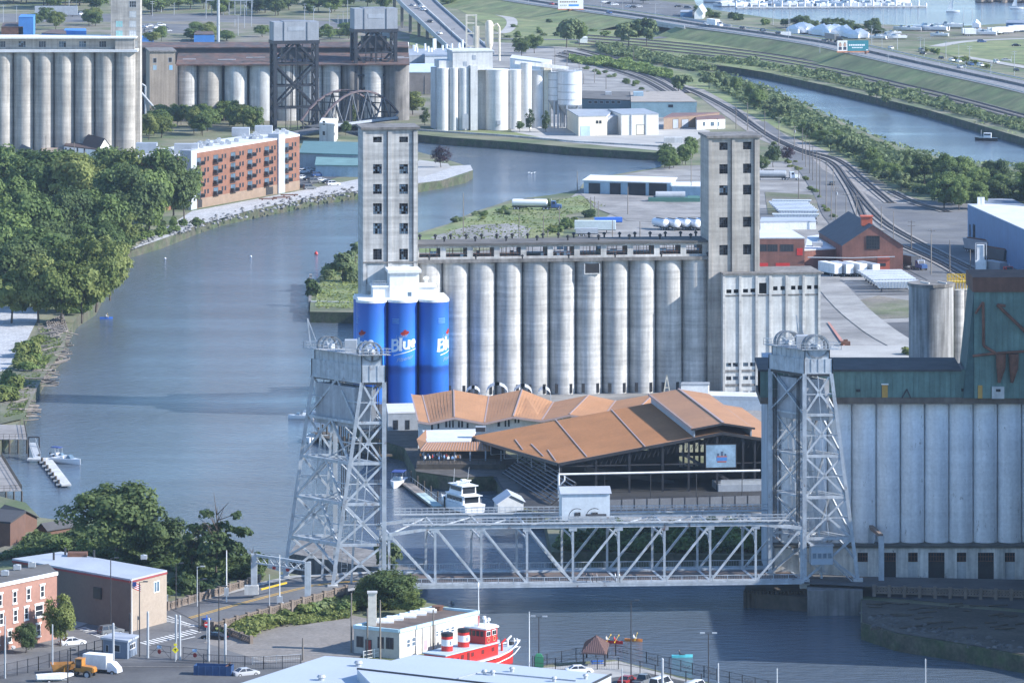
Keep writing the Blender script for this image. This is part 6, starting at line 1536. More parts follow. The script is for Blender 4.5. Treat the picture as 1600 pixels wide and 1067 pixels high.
for row,(z,us) in enumerate(wz):
    for u in us:
        x=f0.P(u,960)[0]; w_=.55 if not(row==1 and u>55) else 1.1; fwin(t,f0,x-w_,x+w_,z,z+2.1,0,white,glass,div=(1,2)); o=MB().box(x-w_-.2,x+w_+.2,-.12,-.02,z+2.1,z+2.4).build('lintel',white,t); attach(o,t,f0)
        o=MB().box(x-w_-.1,x+w_+.1,-.14,-.02,z-.2,z).build('sill',white,t); attach(o,t,f0)
for u,v in ((8,902),(27,893),(50,889)): p=G(u,v,h+LZ)-t.location; ac(t,p.x,p.y,h+.3,.9)
# brown timber houses by the river at the left edge
t,a_,b_=gable('timber_boathouse','brown timber boathouse with a dark shingle roof at the left edge','house',(16,817),(58,808),(30,800),832,Zat(797,Yat(832)),Zat(812,Yat(832)),mat('brown timber boards',(.13,.07,.05),.85,.15,.5),mat('black shingle',(.04,.04,.045),.9))
t,fc,h=fbldg('dark_timber_wing','dark roofed wing left of the brown timber boathouse','house',[(-60,812),(16,818),(40,801),(-40,794)],850,mat('brown timber boards',(.13,.07,.05)),mat('black shingle',(.04,.04,.045)))
t,a_,b_=gable('timber_shed','long low brown timber shed beside the boathouse','shed',(60,825),(74,827),(118,820),836,Zat(817,Yat(836)),Zat(825,Yat(836)),mat('brown timber boards',(.13,.07,.05)),mat('dark grey shingle',(.06,.06,.065)))
sheet('boathouse_path',[(-80,870),(0,855),(60,838),(60,845),(0,868),(-80,890)],soil)
# fire station
t,fc,h=fbldg('fire_station','low white walled fire boat station with a brown gravel roof and brick chimney','building',[(553,981),(624,988),(748,958),(676,951.5)],1022,mat('cream painted block',(.5,.475,.42),.8,.06,.4,streak=.06),mat('brown gravel roof',(.12,.09,.075),.95,.25,.3),parapet=.15); fsn=t
for i in range(4):
    f=fc(i); a=fc((i+1)%4).O; L=(Vector((a.x,a.y,0))-Vector((f.O.x,f.O.y,0))).length
    o=MB().box(0,L,-.2,.25,h-.02,h+.55).build('coping',mat('pale blue coping',(.45,.62,.68)),t); attach(o,t,f)
f0,f1=fc(0),fc(1)
for a,b2,v0,v1 in ((557,568,994,1010),(590,600,995,1012),(603,615,996,1013)): p,q=f0.P(a,v1),f0.P(b2,v0); fwin(t,f0,p[0],q[0],p[1],q[1],0,darkm,glass,div=(2,1))
p,q=f0.P(571,1023),f0.P(581,999); fwin(t,f0,p[0],q[0],.1,q[1],0,darkm,carR,name='door')
for a,b2,v0,v1 in ((635,641,997,1012),(643,649,994,1010),(679,685,984,995),(687,693,982,993),(696,702,979,990),(704,710,977,988)): p,q=f1.P(a,v1),f1.P(b2,v0); fwin(t,f1,p[0],q[0],p[1],q[1],0,white,glassB,div=(1,2))
p,q=f1.P(661,1021),f1.P(668,997); fwin(t,f1,p[0],q[0],.3,q[1],0,white,mat('pink door',(.6,.3,.34)),name='door')
p,q=f1.P(721,990),f1.P(726,979); fwin(t,f1,p[0],q[0],p[1],q[1],0,red,red,name='door')
for u in (660,680): p=f1.P(u,988); o=MB().box(p[0]-.12,p[0]+.12,-.15,0,.1,h-.1).build('wall_joint',conc2,t); attach(o,t,f1)
for u,v in ((601,973),(616,969),(636,965),(652,961),(668,957)): p=G(u,v,h+LZ)-t.location; MB().box(p.x-1.6,p.x+1.6,p.y-1,p.y+1,h+.1,h+.5).box(p.x-1.3,p.x+1.3,p.y-.8,p.y+.8,h+.5,h+.75).build('skylight',white,t)
p=G(684,954,h+LZ)-t.location; MB().cyl((p.x,p.y,h),(p.x,p.y,h+.9),.7,1.1,10).build('roof_fan',rusty,t)
p=G(583,978,h+LZ)-t.location; zc=Zat(926,Yat(978,h+LZ))-LZ; ck=mat('white glazed brick',(.62,.58,.5),.8,.08,.5,band=.1)
MB().box(p.x-.85,p.x+.55,p.y-.7,p.y+.7,h-.5,zc).build('chimney',ck,t); MB().box(p.x-1.0,p.x+.7,p.y-.85,p.y+.85,zc,zc+.25).build('chimney_cap',conc2,t)
# big white roof in front
def flatbld(name,label,px,zr,mw,mr,drop=10): 
    pts=[G(u,v,zr) for u,v in px]; O=Vector((pts[0].x,pts[0].y,0)); t=T(name,label,'building',O); loc=[(p.x-O.x,p.y-O.y) for p in pts]
    MB().prism(loc,-1,zr-.3).build('wall',mw,t); MB().prism(loc,zr-.3,zr).build('roof',mr,t); return t,O
blr=mat('pale blue white roof coating',(.42,.47,.53),.55,.04,.1,fine=.03)
t,O=flatbld('white_roof_hall','big low building with a pale blue white flat roof along the bottom edge',[(350,1075),(508,1024),(600,1030),(690,1042),(760,1110),(340,1110)],9.0,galv,blr)
for u,v in ((502,1062),(560,1040)): p=G(u,v,9)-O; MB().cyl((p.x,p.y,9),(p.x,p.y,9.5),.45,.5,12).cyl((p.x,p.y,9.5),(p.x,p.y,9.9),.75,.5,12).build('roof_vent',galv,t)
t,O=flatbld('white_roof_hall_extension','taller extension with pale roof, dark edge and grey front in front of the fire boat',[(558,1045),(648,1022),(955,1054),(900,1075),(1000,1130),(640,1130)],10.6,mat('grey wall panel',(.42,.46,.5),.6,.06),blr)
e=[G(u,v,10.6)-O for u,v in ((558,1045),(760,1068),(900,1081),(955,1054))]
mb=MB()
for a,b2 in zip(e,e[1:]): mb.bar(a+Vector((0,0,.1)),b2+Vector((0,0,.1)),.25,.3)
mb.build('roof_edge',darkm,t)
mb=MB(); a,b2=G(716,1060,10.6)-O,G(752,1050,10.6)-O; mb.bar(a+Vector((0,0,.12)),b2+Vector((0,0,.12)),.16,.16); a,b2=b2,G(900,1064,10.6)-O; mb.bar(a+Vector((0,0,.12)),b2+Vector((0,0,.12)),.16,.16); mb.build('roof_pipe',grey,t)
for u,v in ((770,1054),(800,1049),(866,1064),(915,1060),(757,1053)): p=G(u,v,10.6)-O; MB().cyl((p.x,p.y,10.6),(p.x,p.y,11.1),.3,.3,10).cyl((p.x,p.y,11.1),(p.x,p.y,11.4),.5,.3,10).build('roof_vent',galv,t)
p=G(655,1068,10.6)-O; 
# gatehouse
t,fc,h=fbldg('gatehouse','small grey gatehouse with a pale flat roof beside the gate','hut',[(161,998),(199,1003),(214,995),(180,990)],1027,mat('slate blue siding',(.16,.2,.26),.7,.08),grroof,over=.35); f0,f1=fc(0),fc(1)
for a,b2 in ((165,170),(178,188)): p,q=f0.P(a,1018),f0.P(b2,1007); fwin(t,f0,p[0],q[0],p[1],q[1],0,galv,glass)
p,q=f1.P(202,1016),f1.P(211,1002); fwin(t,f1,p[0],q[0],p[1],q[1],0,white,glass,div=(3,1))
# pavilion
pv=T('pavilion','open park pavilion with a brown ribbed pyramid roof on four posts','pavilion',G(931,1036)); s=mpp(1036)
c=G(931,1036); zE=Zat(1013,c.y)-LZ; zA=Zat(992,c.y)-LZ
C4=[(-23*s,-3.6),(15.5*s,-5),(22*s,5.5),(-16*s,6.5)]
rb=MB(); ap_=Vector((1*s,0,zA)); eav=[Vector((x,y,zE)) for x,y in C4]
for i in range(4):
    a,b2=eav[i],eav[(i+1)%4]; MB().add([a,b2,ap_,a-Vector((0,0,.2)),b2-Vector((0,0,.2)),ap_-Vector((0,0,.2))],[(0,1,2),(5,4,3),(0,3,4,1),(1,4,5,2),(2,5,3,0)]).build('roof_face',mat('brown ribbed metal',(.17,.1,.085),.6,.08),pv)
    for k in range(1,12): 
        t_=k/12; q=a.lerp(b2,t_); w_=1-abs(2*t_-1); top=((a+b2)/2).lerp(ap_,w_)+(q-(a+b2)/2)*(1) ; top=q.lerp(ap_,1)*0+Vector((q.x+(ap_.x-(a.x+b2.x)/2)*w_,q.y+(ap_.y-(a.y+b2.y)/2)*w_,zE+(zA-zE)*w_)); rb.bar(q+Vector((0,0,.05)),top+Vector((0,0,.05)),.08,.08)
rb.build('roof_rib',mat('brown ribbed metal',(.17,.1,.085)),pv)
for x,y in C4: MB().box(x*.86-.14,x*.86+.14,y*.86-.14,y*.86+.14,0,zE+.1).build('post',darkm,pv)
tb=T('picnic_table','blue picnic table under the pavilion','table',G(933,1039)); tb.rotation_euler=(0,0,R(8))
MB().box(-1.1,1.1,-.4,.4,.72,.8).build('tabletop',blue,tb)
for y in (-.75,.75): MB().box(-1.1,1.1,y-.15,y+.15,.42,.48).build('bench',blue,tb)
for x in (-.8,.8): MB().bar((x,-.8,0),(x,.3,.74),.08).bar((x,.8,0),(x,-.3,.74),.08).build('leg',blue,tb)
# iron fences
def railfence(name,label,px,h,step,m=darkm,panel=0,z=LZ):
    P=[G(u,v,z) for u,v in px]; O=P[0].copy(); t=T(name,label,'fence',O)
    for a,b2 in zip(P,P[1:]):
        L=(b2-a).length; n_=max(1,int(L/step)); rl=MB()
        for k in range(n_+1): p=a.lerp(b2,k/n_)-O; MB().box(p.x-.07,p.x+.07,p.y-.07,p.y+.07,0,h+.1).build('post',m,t)
        for z_ in (.15,h*.5 if panel else h*.55,h): rl.bar(a-O+Vector((0,0,z_)),b2-O+Vector((0,0,z_)),.05,.06)
        nn=int(L/.28)
        for k in range(nn): p=a.lerp(b2,k/nn)-O; rl.bar(p+Vector((0,0,.15)),p+Vector((0,0,h)),.025)
        rl.build('railing',m,t)
        if panel:
            for k in range(0,n_,3):
                q=MB()
                for j in range(3):
                    for ring in range(10):
                        a0,a1=2*PI*ring/10,2*PI*(ring+1)/10; c_=a.lerp(b2,(k+.5+.25*(j-1))/n_)-O; d=(b2-a).normalized()
                        q.bar(c_+d*(.28*math.cos(a0))+Vector((0,0,h*.55+.28*math.sin(a0))),c_+d*(.28*math.cos(a1))+Vector((0,0,h*.55+.28*math.sin(a1))),.05)
                q.build('ring_panel',m,t)
    return t
railfence('iron_fence','black iron fence with ring panels along the water behind the pavilion',[(832,1043),(900,1030),(962,1024),(1010,1036),(1100,1058),(1200,1081),(1320,1110)],1.9,3.0,panel=1)
railfence('iron_fence','black iron fence between the pavilion lawn and the parked cars',[(835,1046),(868,1049),(966,1048),(1000,1054),(1096,1074)],2.2,3.2)
railfence('iron_fence','black iron fence along the street before the orange loader',[(-30,1070),(10,1061),(60,1050),(110,1036),(160,1022)],2.6,2.4)
railfence('iron_fence','black iron fence right of the gate towards the white roof',[(318,1044),(353,1046),(412,1048),(470,1046)],2.4,3.0)
railfence('chain_fence','thin dark fence along the gravel lot by the white roofs',[(395,1041),(470,1036)],1.6,3.0,galv)
railfence('white_railing','white railing beside the low white fire boat station',[(568,1030),(602,1024),(622,1027)],1.4,2.0,white)
railfence('chain_fence','wire fence in front of the tan end wall of the brown warehouse',[(215,950),(252,954),(262,948)],2.2,3.0,galv)
# swing gates
for lb,a,b2 in (('left leaf of the black street gate beside the gatehouse',(232,1026),(267,1031)),('right leaf of the black street gate beside the yellow sign',(286,1032),(324,1036))):
    P,Q=G(*a),G(*b2); t=T('gate',lb,'gate',P); d=Q-P; mb=MB()
    fm=MB()
    for z_ in (.15,1.3,2.3): fm.bar(Vector((0,0,z_)),d+Vector((0,0,z_)),.07)
    for e in (0,1): fm.bar(d*e+Vector((0,0,.1)),d*e+Vector((0,0,2.4)),.1)
    fm.bar(Vector((0,0,.2)),d*.5+Vector((0,0,2.2)),.05); fm.bar(d+Vector((0,0,.2)),d*.5+Vector((0,0,2.2)),.05); fm.build('frame',darkm,t)
    for k in range(24): mb.bar(d*(k/24)+Vector((0,0,.15)),d*(k/24)+Vector((0,0,2.3)),.025)
    mb.build('bars',darkm,t)
    c_=d*.5; n_=Vector((d.y,-d.x,0)).normalized(); 
    MB().cyl(c_+n_*.06+Vector((0,0,1.2)),c_+n_*.1+Vector((0,0,1.2)),.4,.4,8).build('stop_sign',carR,t); MB().cbox(c_+n_*.08+Vector((0,0,2.0)),(.8,.06,.5)).build('notice',mat('pale blue notice',(.3,.45,.65)),t)
# ================================================================ vegetation
def quads_mesh(name,P,N,S,m):
    """P centres, N normals, S sizes -> bent leaf-clump quads"""
    n=len(P); N=N/np.linalg.norm(N,axis=1,keepdims=True)
    r=np.random.default_rng(len(P)).normal(size=(n,3)); A=np.cross(N,r); A/=np.linalg.norm(A,axis=1,keepdims=True)+1e-9; B=np.cross(N,A)
    S=S[:,None]; V=np.stack([P-A*S-B*S*.6,P+A*S*.8-B*S,P+A*S+B*S*.7,P-A*S*.7+B*S],1).reshape(-1,3)
    me=bpy.data.meshes.new(name); me.vertices.add(4*n); me.vertices.foreach_set('co',V.astype(np.float32).ravel())
    me.loops.add(4*n); me.loops.foreach_set('vertex_index',np.arange(4*n,dtype=np.int32)); me.polygons.add(n)
    me.polygons.foreach_set('loop_start',np.arange(0,4*n,4,dtype=np.int32)); me.polygons.foreach_set('loop_total',np.full(n,4,dtype=np.int32))
    me.materials.append(m); me.update(calc_edges=True); return me
def crown(name,m,seed,n=6500,leaf=.021,nb=44,ext=(.5,.5,.42),cz=.58,blob=(.09,.19),hole=0,bottom=.0):
    g=np.random.default_rng(seed); ce=[];rr=[]
    while len(ce)<nb:
        p=g.uniform(-1,1,3); d=np.linalg.norm(p)
        if d>1 or d<.25: continue
        ce.append(p*np.array(ext)*.86); rr.append(g.uniform(*blob))
    ce.append(np.zeros(3)); rr.append(blob[1]*1.3); ce=np.array(ce); rr=np.array(rr)
    k=g.choice(len(ce),n,p=rr**2/np.sum(rr**2)); d=g.normal(size=(n,3)); d/=np.linalg.norm(d,axis=1,keepdims=True); d[:,2]=np.where(d[:,2]<-.5,-d[:,2]*.6,d[:,2])
    rad=rr[k]*g.uniform(.62,1.08,n)
    P=ce[k]+d*rad[:,None]*np.array([1,1,.85]); P[:,2]+=cz; P[:,2]=np.maximum(P[:,2],bottom)
    out=P-np.array([0,0,cz-.1]); N=d*.7+out/np.linalg.norm(out,axis=1,keepdims=True)*.5+g.normal(size=(n,3))*.45+np.array([0,0,.25])
    return quads_mesh(name,P,N,leaf*g.uniform(.6,1.25,n),m)
def trunk(seed,h=.62,r=.022,nl=6,spread=.3):
    q=random.Random(seed); mb=MB(); p=Vector((0,0,0)); pts=[(p,r)]
    for i in range(1,5): p=Vector((p.x+q.uniform(-.02,.02),p.y+q.uniform(-.02,.02),h*i/4)); pts.append((p,r*(1-.18*i)))
    for (a,ra),(b2,rb_) in zip(pts,pts[1:]): mb.cyl(a,b2,ra,rb_,7,False)
    for i in range(nl):
        z=h*q.uniform(.4,1); a=q.uniform(0,2*PI); s=Vector((pts[2][0].x*.5,pts[2][0].y*.5,z)); e=s+Vector((math.cos(a)*spread*q.uniform(.5,1),math.sin(a)*spread*q.uniform(.5,1),q.uniform(.1,.3))); mb.cyl(s,e,r*.5,r*.15,5,False)
    return mb.me('trunk',bark,True)
CR={'A':[crown('crown',lfA,s) for s in (1,2,3,4)],'B':[crown('crown',lfB,s+10) for s in (1,2,3)],'C':[crown('crown',lfC,s+20,ext=(.5,.5,.44)) for s in (1,2,3)],
 'P':[crown('crown',lfP,41,n=2200)],'S':[crown('crown',lfC,51,n=1900,leaf=.024,nb=40,blob=(.05,.1),ext=(.5,.45,.46),cz=.54)],
 'L':[crown('crown',lfB,61,n=1600,ext=(.2,.2,.46),cz=.52,blob=(.07,.12),nb=26)],'N':[crown('crown',lfC,71,n=2000,ext=(.34,.34,.46),cz=.5,blob=(.1,.16),nb=24)],
 'F':[crown('crown',lfB,s+80,n=1500,leaf=.05,nb=14) for s in (1,2)],'G':[crown('crown',lfG,s+90,n=1500,leaf=.045,nb=16) for s in (1,2,3)],
 'H':[crown('crown',lfB,s+200,n=7500,leaf=.019,nb=50) for s in (1,2)],'K':[crown('crown',lfC,s+220,n=8500,leaf=.018,nb=54) for s in (1,2)]}
TK=[trunk(s) for s in range(4)]; TS=trunk(9,h=.85,r=.014,nl=26,spread=.3)
def tree(u,v,wpx,hpx,kind,label,group=None,z=LZ,name='tree'):
    p=G(u,v,z); s=p.y/F; t=T(name,label,'tree',p,group,deg=rnd.uniform(0,360)); w_=wpx*s; h=hpx*s; w2=w_*rnd.uniform(.93,1.07); t.scale=(w2,w_*rnd.uniform(.9,1.05),h)
    link('trunk',TS if kind=='S' else rnd.choice(TK),t); link('crown',rnd.choice(CR[kind]),t); return t
BU={'A':[crown('bush',lfA,s+100,n=700,leaf=.075,nb=12,ext=(.5,.5,.5),cz=.42,blob=(.2,.32),bottom=.02) for s in range(3)],'B':[crown('bush',lfB,s+110,n=700,leaf=.075,nb=12,ext=(.5,.5,.5),cz=.42,blob=(.2,.32),bottom=.02) for s in range(3)],
 'G':[crown('bush',lfG,s+120,n=600,leaf=.08,nb=12,ext=(.5,.5,.5),cz=.42,blob=(.2,.32),bottom=.02) for s in range(3)],'C':[crown('bush',lfC,s+130,n=700,leaf=.075,nb=12,ext=(.5,.5,.5),cz=.42,blob=(.2,.32),bottom=.02) for s in range(3)]}
def bush(u,v,wpx,hpx,kind,label,group=None,z=LZ):
    p=G(u,v,z); s=p.y/F; o=link('bush',rnd.choice(BU[kind]),None,p,rnd.uniform(0,360),(wpx*s,wpx*s,hpx*s)); return prop(o,label,'bush',group)
def scatter(fn,px,n,wr,hr,kinds,label,group,seed,z=LZ):
    """n plants inside a pixel polygon"""
    q=random.Random(seed); us=[p[0] for p in px]; vs_=[p[1] for p in px]; k=0; got=[]
    while len(got)<n and k<9000:
        k+=1; u,v=q.uniform(min(us),max(us)),q.uniform(min(vs_),max(vs_)); ins=False
        for i in range(len(px)):
            a,b2=px[i],px[i-1]
            if (a[1]>v)!=(b2[1]>v) and u<(b2[0]-a[0])*(v-a[1])/(b2[1]-a[1])+a[0]: ins=not ins
        if ins: got.append((v,u))
    for v,u in sorted(got): fn(u,v,q.uniform(*wr),q.uniform(*hr),q.choice(kinds),label,group,z)
def cover(name,px,n,h,leaf,m,seed,z=LZ):
    """low unbroken growth nobody could count"""
    g=np.random.default_rng(seed); px=np.array(px,float); lo=px.min(0); hi=px.max(0); U=g.uniform(lo[0],hi[0],n*4); V=g.uniform(lo[1],hi[1],n*4); ins=np.zeros(n*4,bool)
    for i in range(len(px)):
        a,b2=px[i],px[i-1]; c=((a[1]>V)!=(b2[1]>V)); ins^=c&(U<(b2[0]-a[0])*(V-a[1])/(b2[1]-a[1]+1e-9)+a[0])
    U,V=U[ins][:n],V[ins][:n]; Y=F*(CH-z)/(V-VH); X=(U-800)*Y/F
    hh=h*(.25+.75*np.abs(np.sin(X*.21+1.3*np.sin(Y*.05)))*np.abs(np.cos(Y*.083+X*.05)))
    Z=z+hh*g.uniform(.1,1,len(U))**.6
    return prop(link(name,quads_mesh(name,np.stack([X,Y,Z],1),g.normal(size=(len(U),3))*.6+np.array([0,0,.8]),leaf*g.uniform(.6,1.3,len(U)),m)),kind='stuff')
# ---- left river bank wood
sheet('driftwood_shore',[(100,545),(75,577),(60,602),(36,654),(0,662),(0,600),(40,560),(70,515),(104,512)],soil)
cover('bank_weeds',[(66,515),(102,530),(74,572),(58,598),(36,648),(6,655),(30,590),(44,556)],2600,1.1,.3,lfB,44)
gw='trees of the wood on the left river bank'
grove=[(18,505,90,85,'F'),(62,470,120,115,'A'),(112,486,100,112,'H'),(150,488,95,118,'H'),(172,470,70,100,'H'),(128,505,80,95,'F'),(95,508,90,100,'B'),(60,505,90,100,'B'),(20,480,110,110,'K'),(165,430,70,80,'A'),(88,486,80,100,'H'),(148,462,76,92,'H'),(40,430,120,130,'A'),(10,440,110,120,'A'),(95,410,110,120,'K'),(150,396,95,100,'A'),
 (205,380,100,120,'K'),(232,372,80,112,'A'),(180,370,90,120,'A'),(270,350,80,105,'K'),(288,346,62,92,'A'),(252,345,85,110,'A'),(120,350,100,110,'B'),(60,345,110,110,'A'),(10,340,100,110,'A'),
 (170,318,90,85,'A'),(225,318,84,80,'A'),(105,300,90,70,'A'),(40,295,90,60,'A'),(285,318,50,60,'A'),(200,345,90,110,'B'),(140,428,80,80,'A'),(74,440,90,95,'K'),(30,380,90,100,'A'),(250,300,60,50,'A'),(130,280,70,40,'A'),(-15,400,90,120,'A'),(190,390,60,60,'B'),(70,390,80,80,'B')]
for k,(u,v,a,b2,kd) in enumerate(sorted(grove,key=lambda q:q[1])):
    lb={'A':'leafy mid green tree in the wood on the left river bank','K':'dark dense green tree in the wood on the left river bank','B':'yellow green tree in the wood on the left river bank','H':'bright willowy tree overhanging the water on the left bank','F':'yellow green tree in the wood on the left river bank'}[kd]
    tree(u,v,a,b2,kd,lb,gw)
scatter(bush,[(58,560),(75,520),(150,478),(168,462),(150,450),(100,500),(50,540)],12,(14,26),(12,20),'AB','low green bush at the foot of the left bank trees','bushes under the left bank trees',3)
scatter(bush,[(25,600),(52,572),(62,560),(40,540),(20,585)],9,(20,34),(16,30),'AB','green bush beside the crushed stone bank','bushes beside the crushed stone bank',5)
scatter(bush,[(-10,640),(20,640),(38,600),(30,590),(-10,610)],7,(22,34),(20,32),'BA','light green bush above the driftwood pile','bushes above the driftwood piles',6)
scatter(bush,[(170,400),(310,352),(300,346),(240,362),(180,384)],20,(12,20),(8,18),'AC','low dark bush along the shaded left water line','bushes along the left water line',7)
tree(38,232,58,70,'A','tree with open crown before the buff silos at the left','trees before the buff silos'); tree(10,228,44,52,'B','yellow green tree at the left edge before the buff silos'); tree(28,196,20,22,'A','small tree between the buff silos and the house roofs')
gb='trees behind the brick apartments'
scatter(tree,[(215,226),(300,214),(405,205),(410,190),(300,188),(240,196)],24,(28,44),(26,42),'AAB','mid green tree in the belt behind the brick apartments',gb,11)
for k,(u,v,a,b2,kd,lb) in enumerate([(131,214,26,42,'S','thin bare branched tree in front of the buff silos'),(283,196,26,36,'G','grey green sapling against the concrete bins'),(374,188,20,32,'A','small green tree growing by the round bins'),(553,205,17,48,'L','slim yellow green poplar beside the arched span'),(540,212,20,22,'A','small round tree at the foot of the poplar'),
  (645,180,40,36,'B','light green tree at the right foot of the dark lift tower'),(664,196,24,30,'N','dark conifer left of the white silo works'),(680,196,18,22,'N','small dark conifer beside the white silos'),(828,206,22,38,'N','dark pointed conifer on the quay lawn'),(853,207,22,36,'N','dark conifer beside the steel bins'),(812,207,15,18,'A','small round tree on the quay lawn'),
  (689,262,33,34,'P','round purple leaved tree on the river point'),(885,75,52,52,'G','broad tree below the top billboard'),(905,72,30,38,'A','narrow tree beside the white track hut'),(982,74,46,42,'G','broad tree at the foot of the highway bank'),(1010,74,38,48,'G','tall twin tree near the underpass'),(815,88,32,32,'C','dark tree behind the long white shed'),(835,84,30,30,'A','round tree behind the steel bins'),
  (1060,148,42,36,'G','spreading tree between the curving tracks'),(1108,140,30,28,'G','grey green tree on the canal tip'),(1128,136,26,26,'G','second grey green tree on the canal tip'),(1208,262,28,34,'C','dark tree right of the right head tower'),(1230,254,24,26,'P','purple dark tree by the yard poles'),(1190,268,24,26,'C','dark tree behind the right head tower'),
  (182,880,170,128,'K','big dark round tree by the water at the lower left'),(238,884,100,90,'K','dark tree joined to the right of the big round tree'),(338,905,140,122,'S','tall sparse dark tree with bare branches beside the bridge approach'),(300,905,80,80,'S','second sparse dark tree behind the approach balustrade'),(395,905,60,50,'S','low sparse tree next to the portal frame'),
  (606,905,46,62,'G','grey green young tree against the bridge truss'),(612,952,95,62,'K','dark green tree beside the bridge abutment'),(640,962,60,38,'B','low bright tree by the station chimney'),(94,1012,52,84,'H','bright green street tree before the salmon brick building'),(40,1022,44,50,'K','small darker street tree before the salmon brick building'),(580,948,60,46,'H','bright green tree behind the brick chimney')]):
    tree(u,v,a,b2,kd,lb)
scatter(tree,[(1035,268),(1100,262),(1100,240),(1050,238)],9,(22,34),(22,36),'A','green tree in the clump left of the right head tower','trees left of the right head tower',12)
# ---- near left scrub
scatter(bush,[(40,866),(120,840),(260,860),(300,880),(260,900),(220,890),(100,862)],26,(26,44),(14,26),'CCA','dark green bush behind the brown warehouse','bushes behind the brown warehouse',13)
cover('undergrowth',[(-20,880),(60,842),(130,836),(260,850),(420,885),(410,905),(300,905),(262,890),(96,862),(20,873)],14000,2.2,.34,lfC,31)
scatter(bush,[(262,940),(340,925),(400,905),(400,880),(300,895),(262,905)],16,(26,44),(18,34),'CCG','dark scrub bush beside the approach balustrade','bushes beside the approach balustrade',14)
cover('undergrowth',[(392,1000),(335,992),(400,970),(470,955),(560,930),(600,925),(640,935),(640,952),(556,956),(548,968),(430,984)],9000,2.3,.3,lfB,32,)
scatter(bush,[(400,975),(470,960),(540,942),(548,962),(430,982)],18,(20,34),(12,24),'ABG','leafy weed bush below the near approach balustrade','bushes below the near approach balustrade',15)
scatter(bush,[(215,950),(262,940),(270,925),(225,930)],7,(20,30),(16,24),'AG','green bush before the tan end wall','bushes before the tan end wall',16)
scatter(bush,[(1000,828),(1230,836),(1230,864),(900,862),(870,845)],44,(22,40),(18,36),'CAA','dark green bush on the bank behind the bridge truss','bushes on the bank behind the bridge truss',17)
cover('undergrowth',[(864,862),(1238,866),(1230,840),(1000,832),(880,836)],9000,2.5,.34,lfC,33)
# ---- middle peninsula
scatter(bush,[(500,440),(560,400),(562,440),(520,450)],9,(14,26),(12,22),'GAG','bushy grey green shrub on the tip of the elevator quay','shrubs on the tip of the elevator quay',18)
bush(489,462,26,28,'C','dark round bush on the corner of the slip wall'); tree(535,440,50,46,'G','white flecked spreading tree on the elevator quay'); tree(556,412,30,34,'G','tree half hidden by the left head tower')
scatter(bush,[(700,350),(770,326),(870,312),(880,322),(780,338),(720,358)],15,(8,15),(5,12),'BAG','low green bush on the grassy bank behind the gallery','bushes on the grassy bank behind the gallery',19)
scatter(bush,[(850,366),(905,345),(900,360),(880,372)],10,(10,20),(7,14),'BA','bush beside the white box trailer','bushes beside the box trailer',20)
cover('weeds',[(660,380),(720,352),(800,318),(905,308),(955,322),(885,336),(880,366),(700,384)],1500,.35,.35,lfB,34)
cover('weeds',[(492,482),(500,440),(560,400),(562,482)],1200,.5,.3,lfB,35)
bush(920,340,20,14,'C','dark bush by the yard poles'); bush(1420,556,26,16,'B','yellow green bush by the concrete ramp'); bush(1350,360,12,8,'A','small bush behind the brick lantern')
# ---- ship canal banks
cover('canal_scrub',[(1160,128),(1230,158),(1300,193),(1400,238),(1490,262),(1640,280),(1640,318),(1430,304),(1320,244),(1230,198),(1150,156),(1090,118),(1120,116)],22000,2.6,.75,lfG,36)
cover('canal_scrub',[(1080,95),(1180,105),(1300,130),(1450,166),(1640,218),(1640,205),(1450,154),(1300,120),(1180,98),(1060,90)],16000,3.2,.75,lfG,37)
cover('canal_scrub',[(890,90),(985,100),(1050,116),(1050,126),(985,112),(890,98)],6000,3.2,.7,lfA,38)
cover('canal_scrub',[(930,72),(1000,80),(1075,98),(1120,112),(1085,112),(1000,96),(940,84)],6000,3.4,.7,lfG,39)
gc='trees along the near canal bank'
scatter(tree,[(1120,130),(1230,186),(1300,224),(1420,284),(1440,302),(1400,300),(1320,252),(1230,202),(1150,158)],42,(20,36),(18,34),'GGA','grey green tree along the near bank of the ship canal',gc,21)
scatter(tree,[(1400,290),(1480,285),(1640,305),(1640,338),(1420,326)],24,(38,64),(38,62),'AAC','full green tree in the belt at the right edge by the canal','trees of the belt by the blue warehouse',22)
tree(1416,268,18,34,'N','tall thin tree standing out above the canal belt'); tree(1436,276,16,34,'L','slim tree right of the tall thin one above the canal belt'); tree(1370,160,28,26,'G','lone tree on the far canal bank'); tree(1385,164,20,18,'G','smaller tree beside the lone one on the far canal bank')
scatter(bush,[(700,6),(860,22),(1020,52),(1020,60),(860,60),(790,60),(800,34),(720,12)],26,(8,16),(4,9),'GA','low bush on the grass bank below the highway','bushes on the highway bank',61)
scatter(bush,[(1110,62),(1300,96),(1500,150),(1640,185),(1640,165),(1300,84),(1120,56)],34,(7,16),(4,9),'GB','low bush on the grass between highway and tracks','bushes between highway and tracks',62)
scatter(bush,[(880,96),(960,118),(1040,150),(1060,180),(1000,140),(900,108)],16,(7,13),(4,8),'AG','small scrub bush by the curving tracks','bushes by the curving tracks',63)
scatter(bush,[(1180,205),(1240,250),(1300,330),(1310,356),(1290,330),(1230,258)],18,(6,12),(4,8),'AB','weedy bush along the yard fence line','bushes along the yard fence line',64)
cover('canal_scrub',[(1076,104),(1180,118),(1300,145),(1450,182),(1640,235),(1640,226),(1450,175),(1300,139),(1180,113),(1076,100)],11000,3.2,.6,lfG,66,z=.4)
cover('canal_scrub',[(1072,101),(1150,123),(1230,153),(1300,188),(1400,233),(1490,257),(1640,272),(1640,266),(1490,251),(1400,227),(1300,183),(1230,149),(1150,120)],8000,2.4,.6,lfG,67,z=.4)
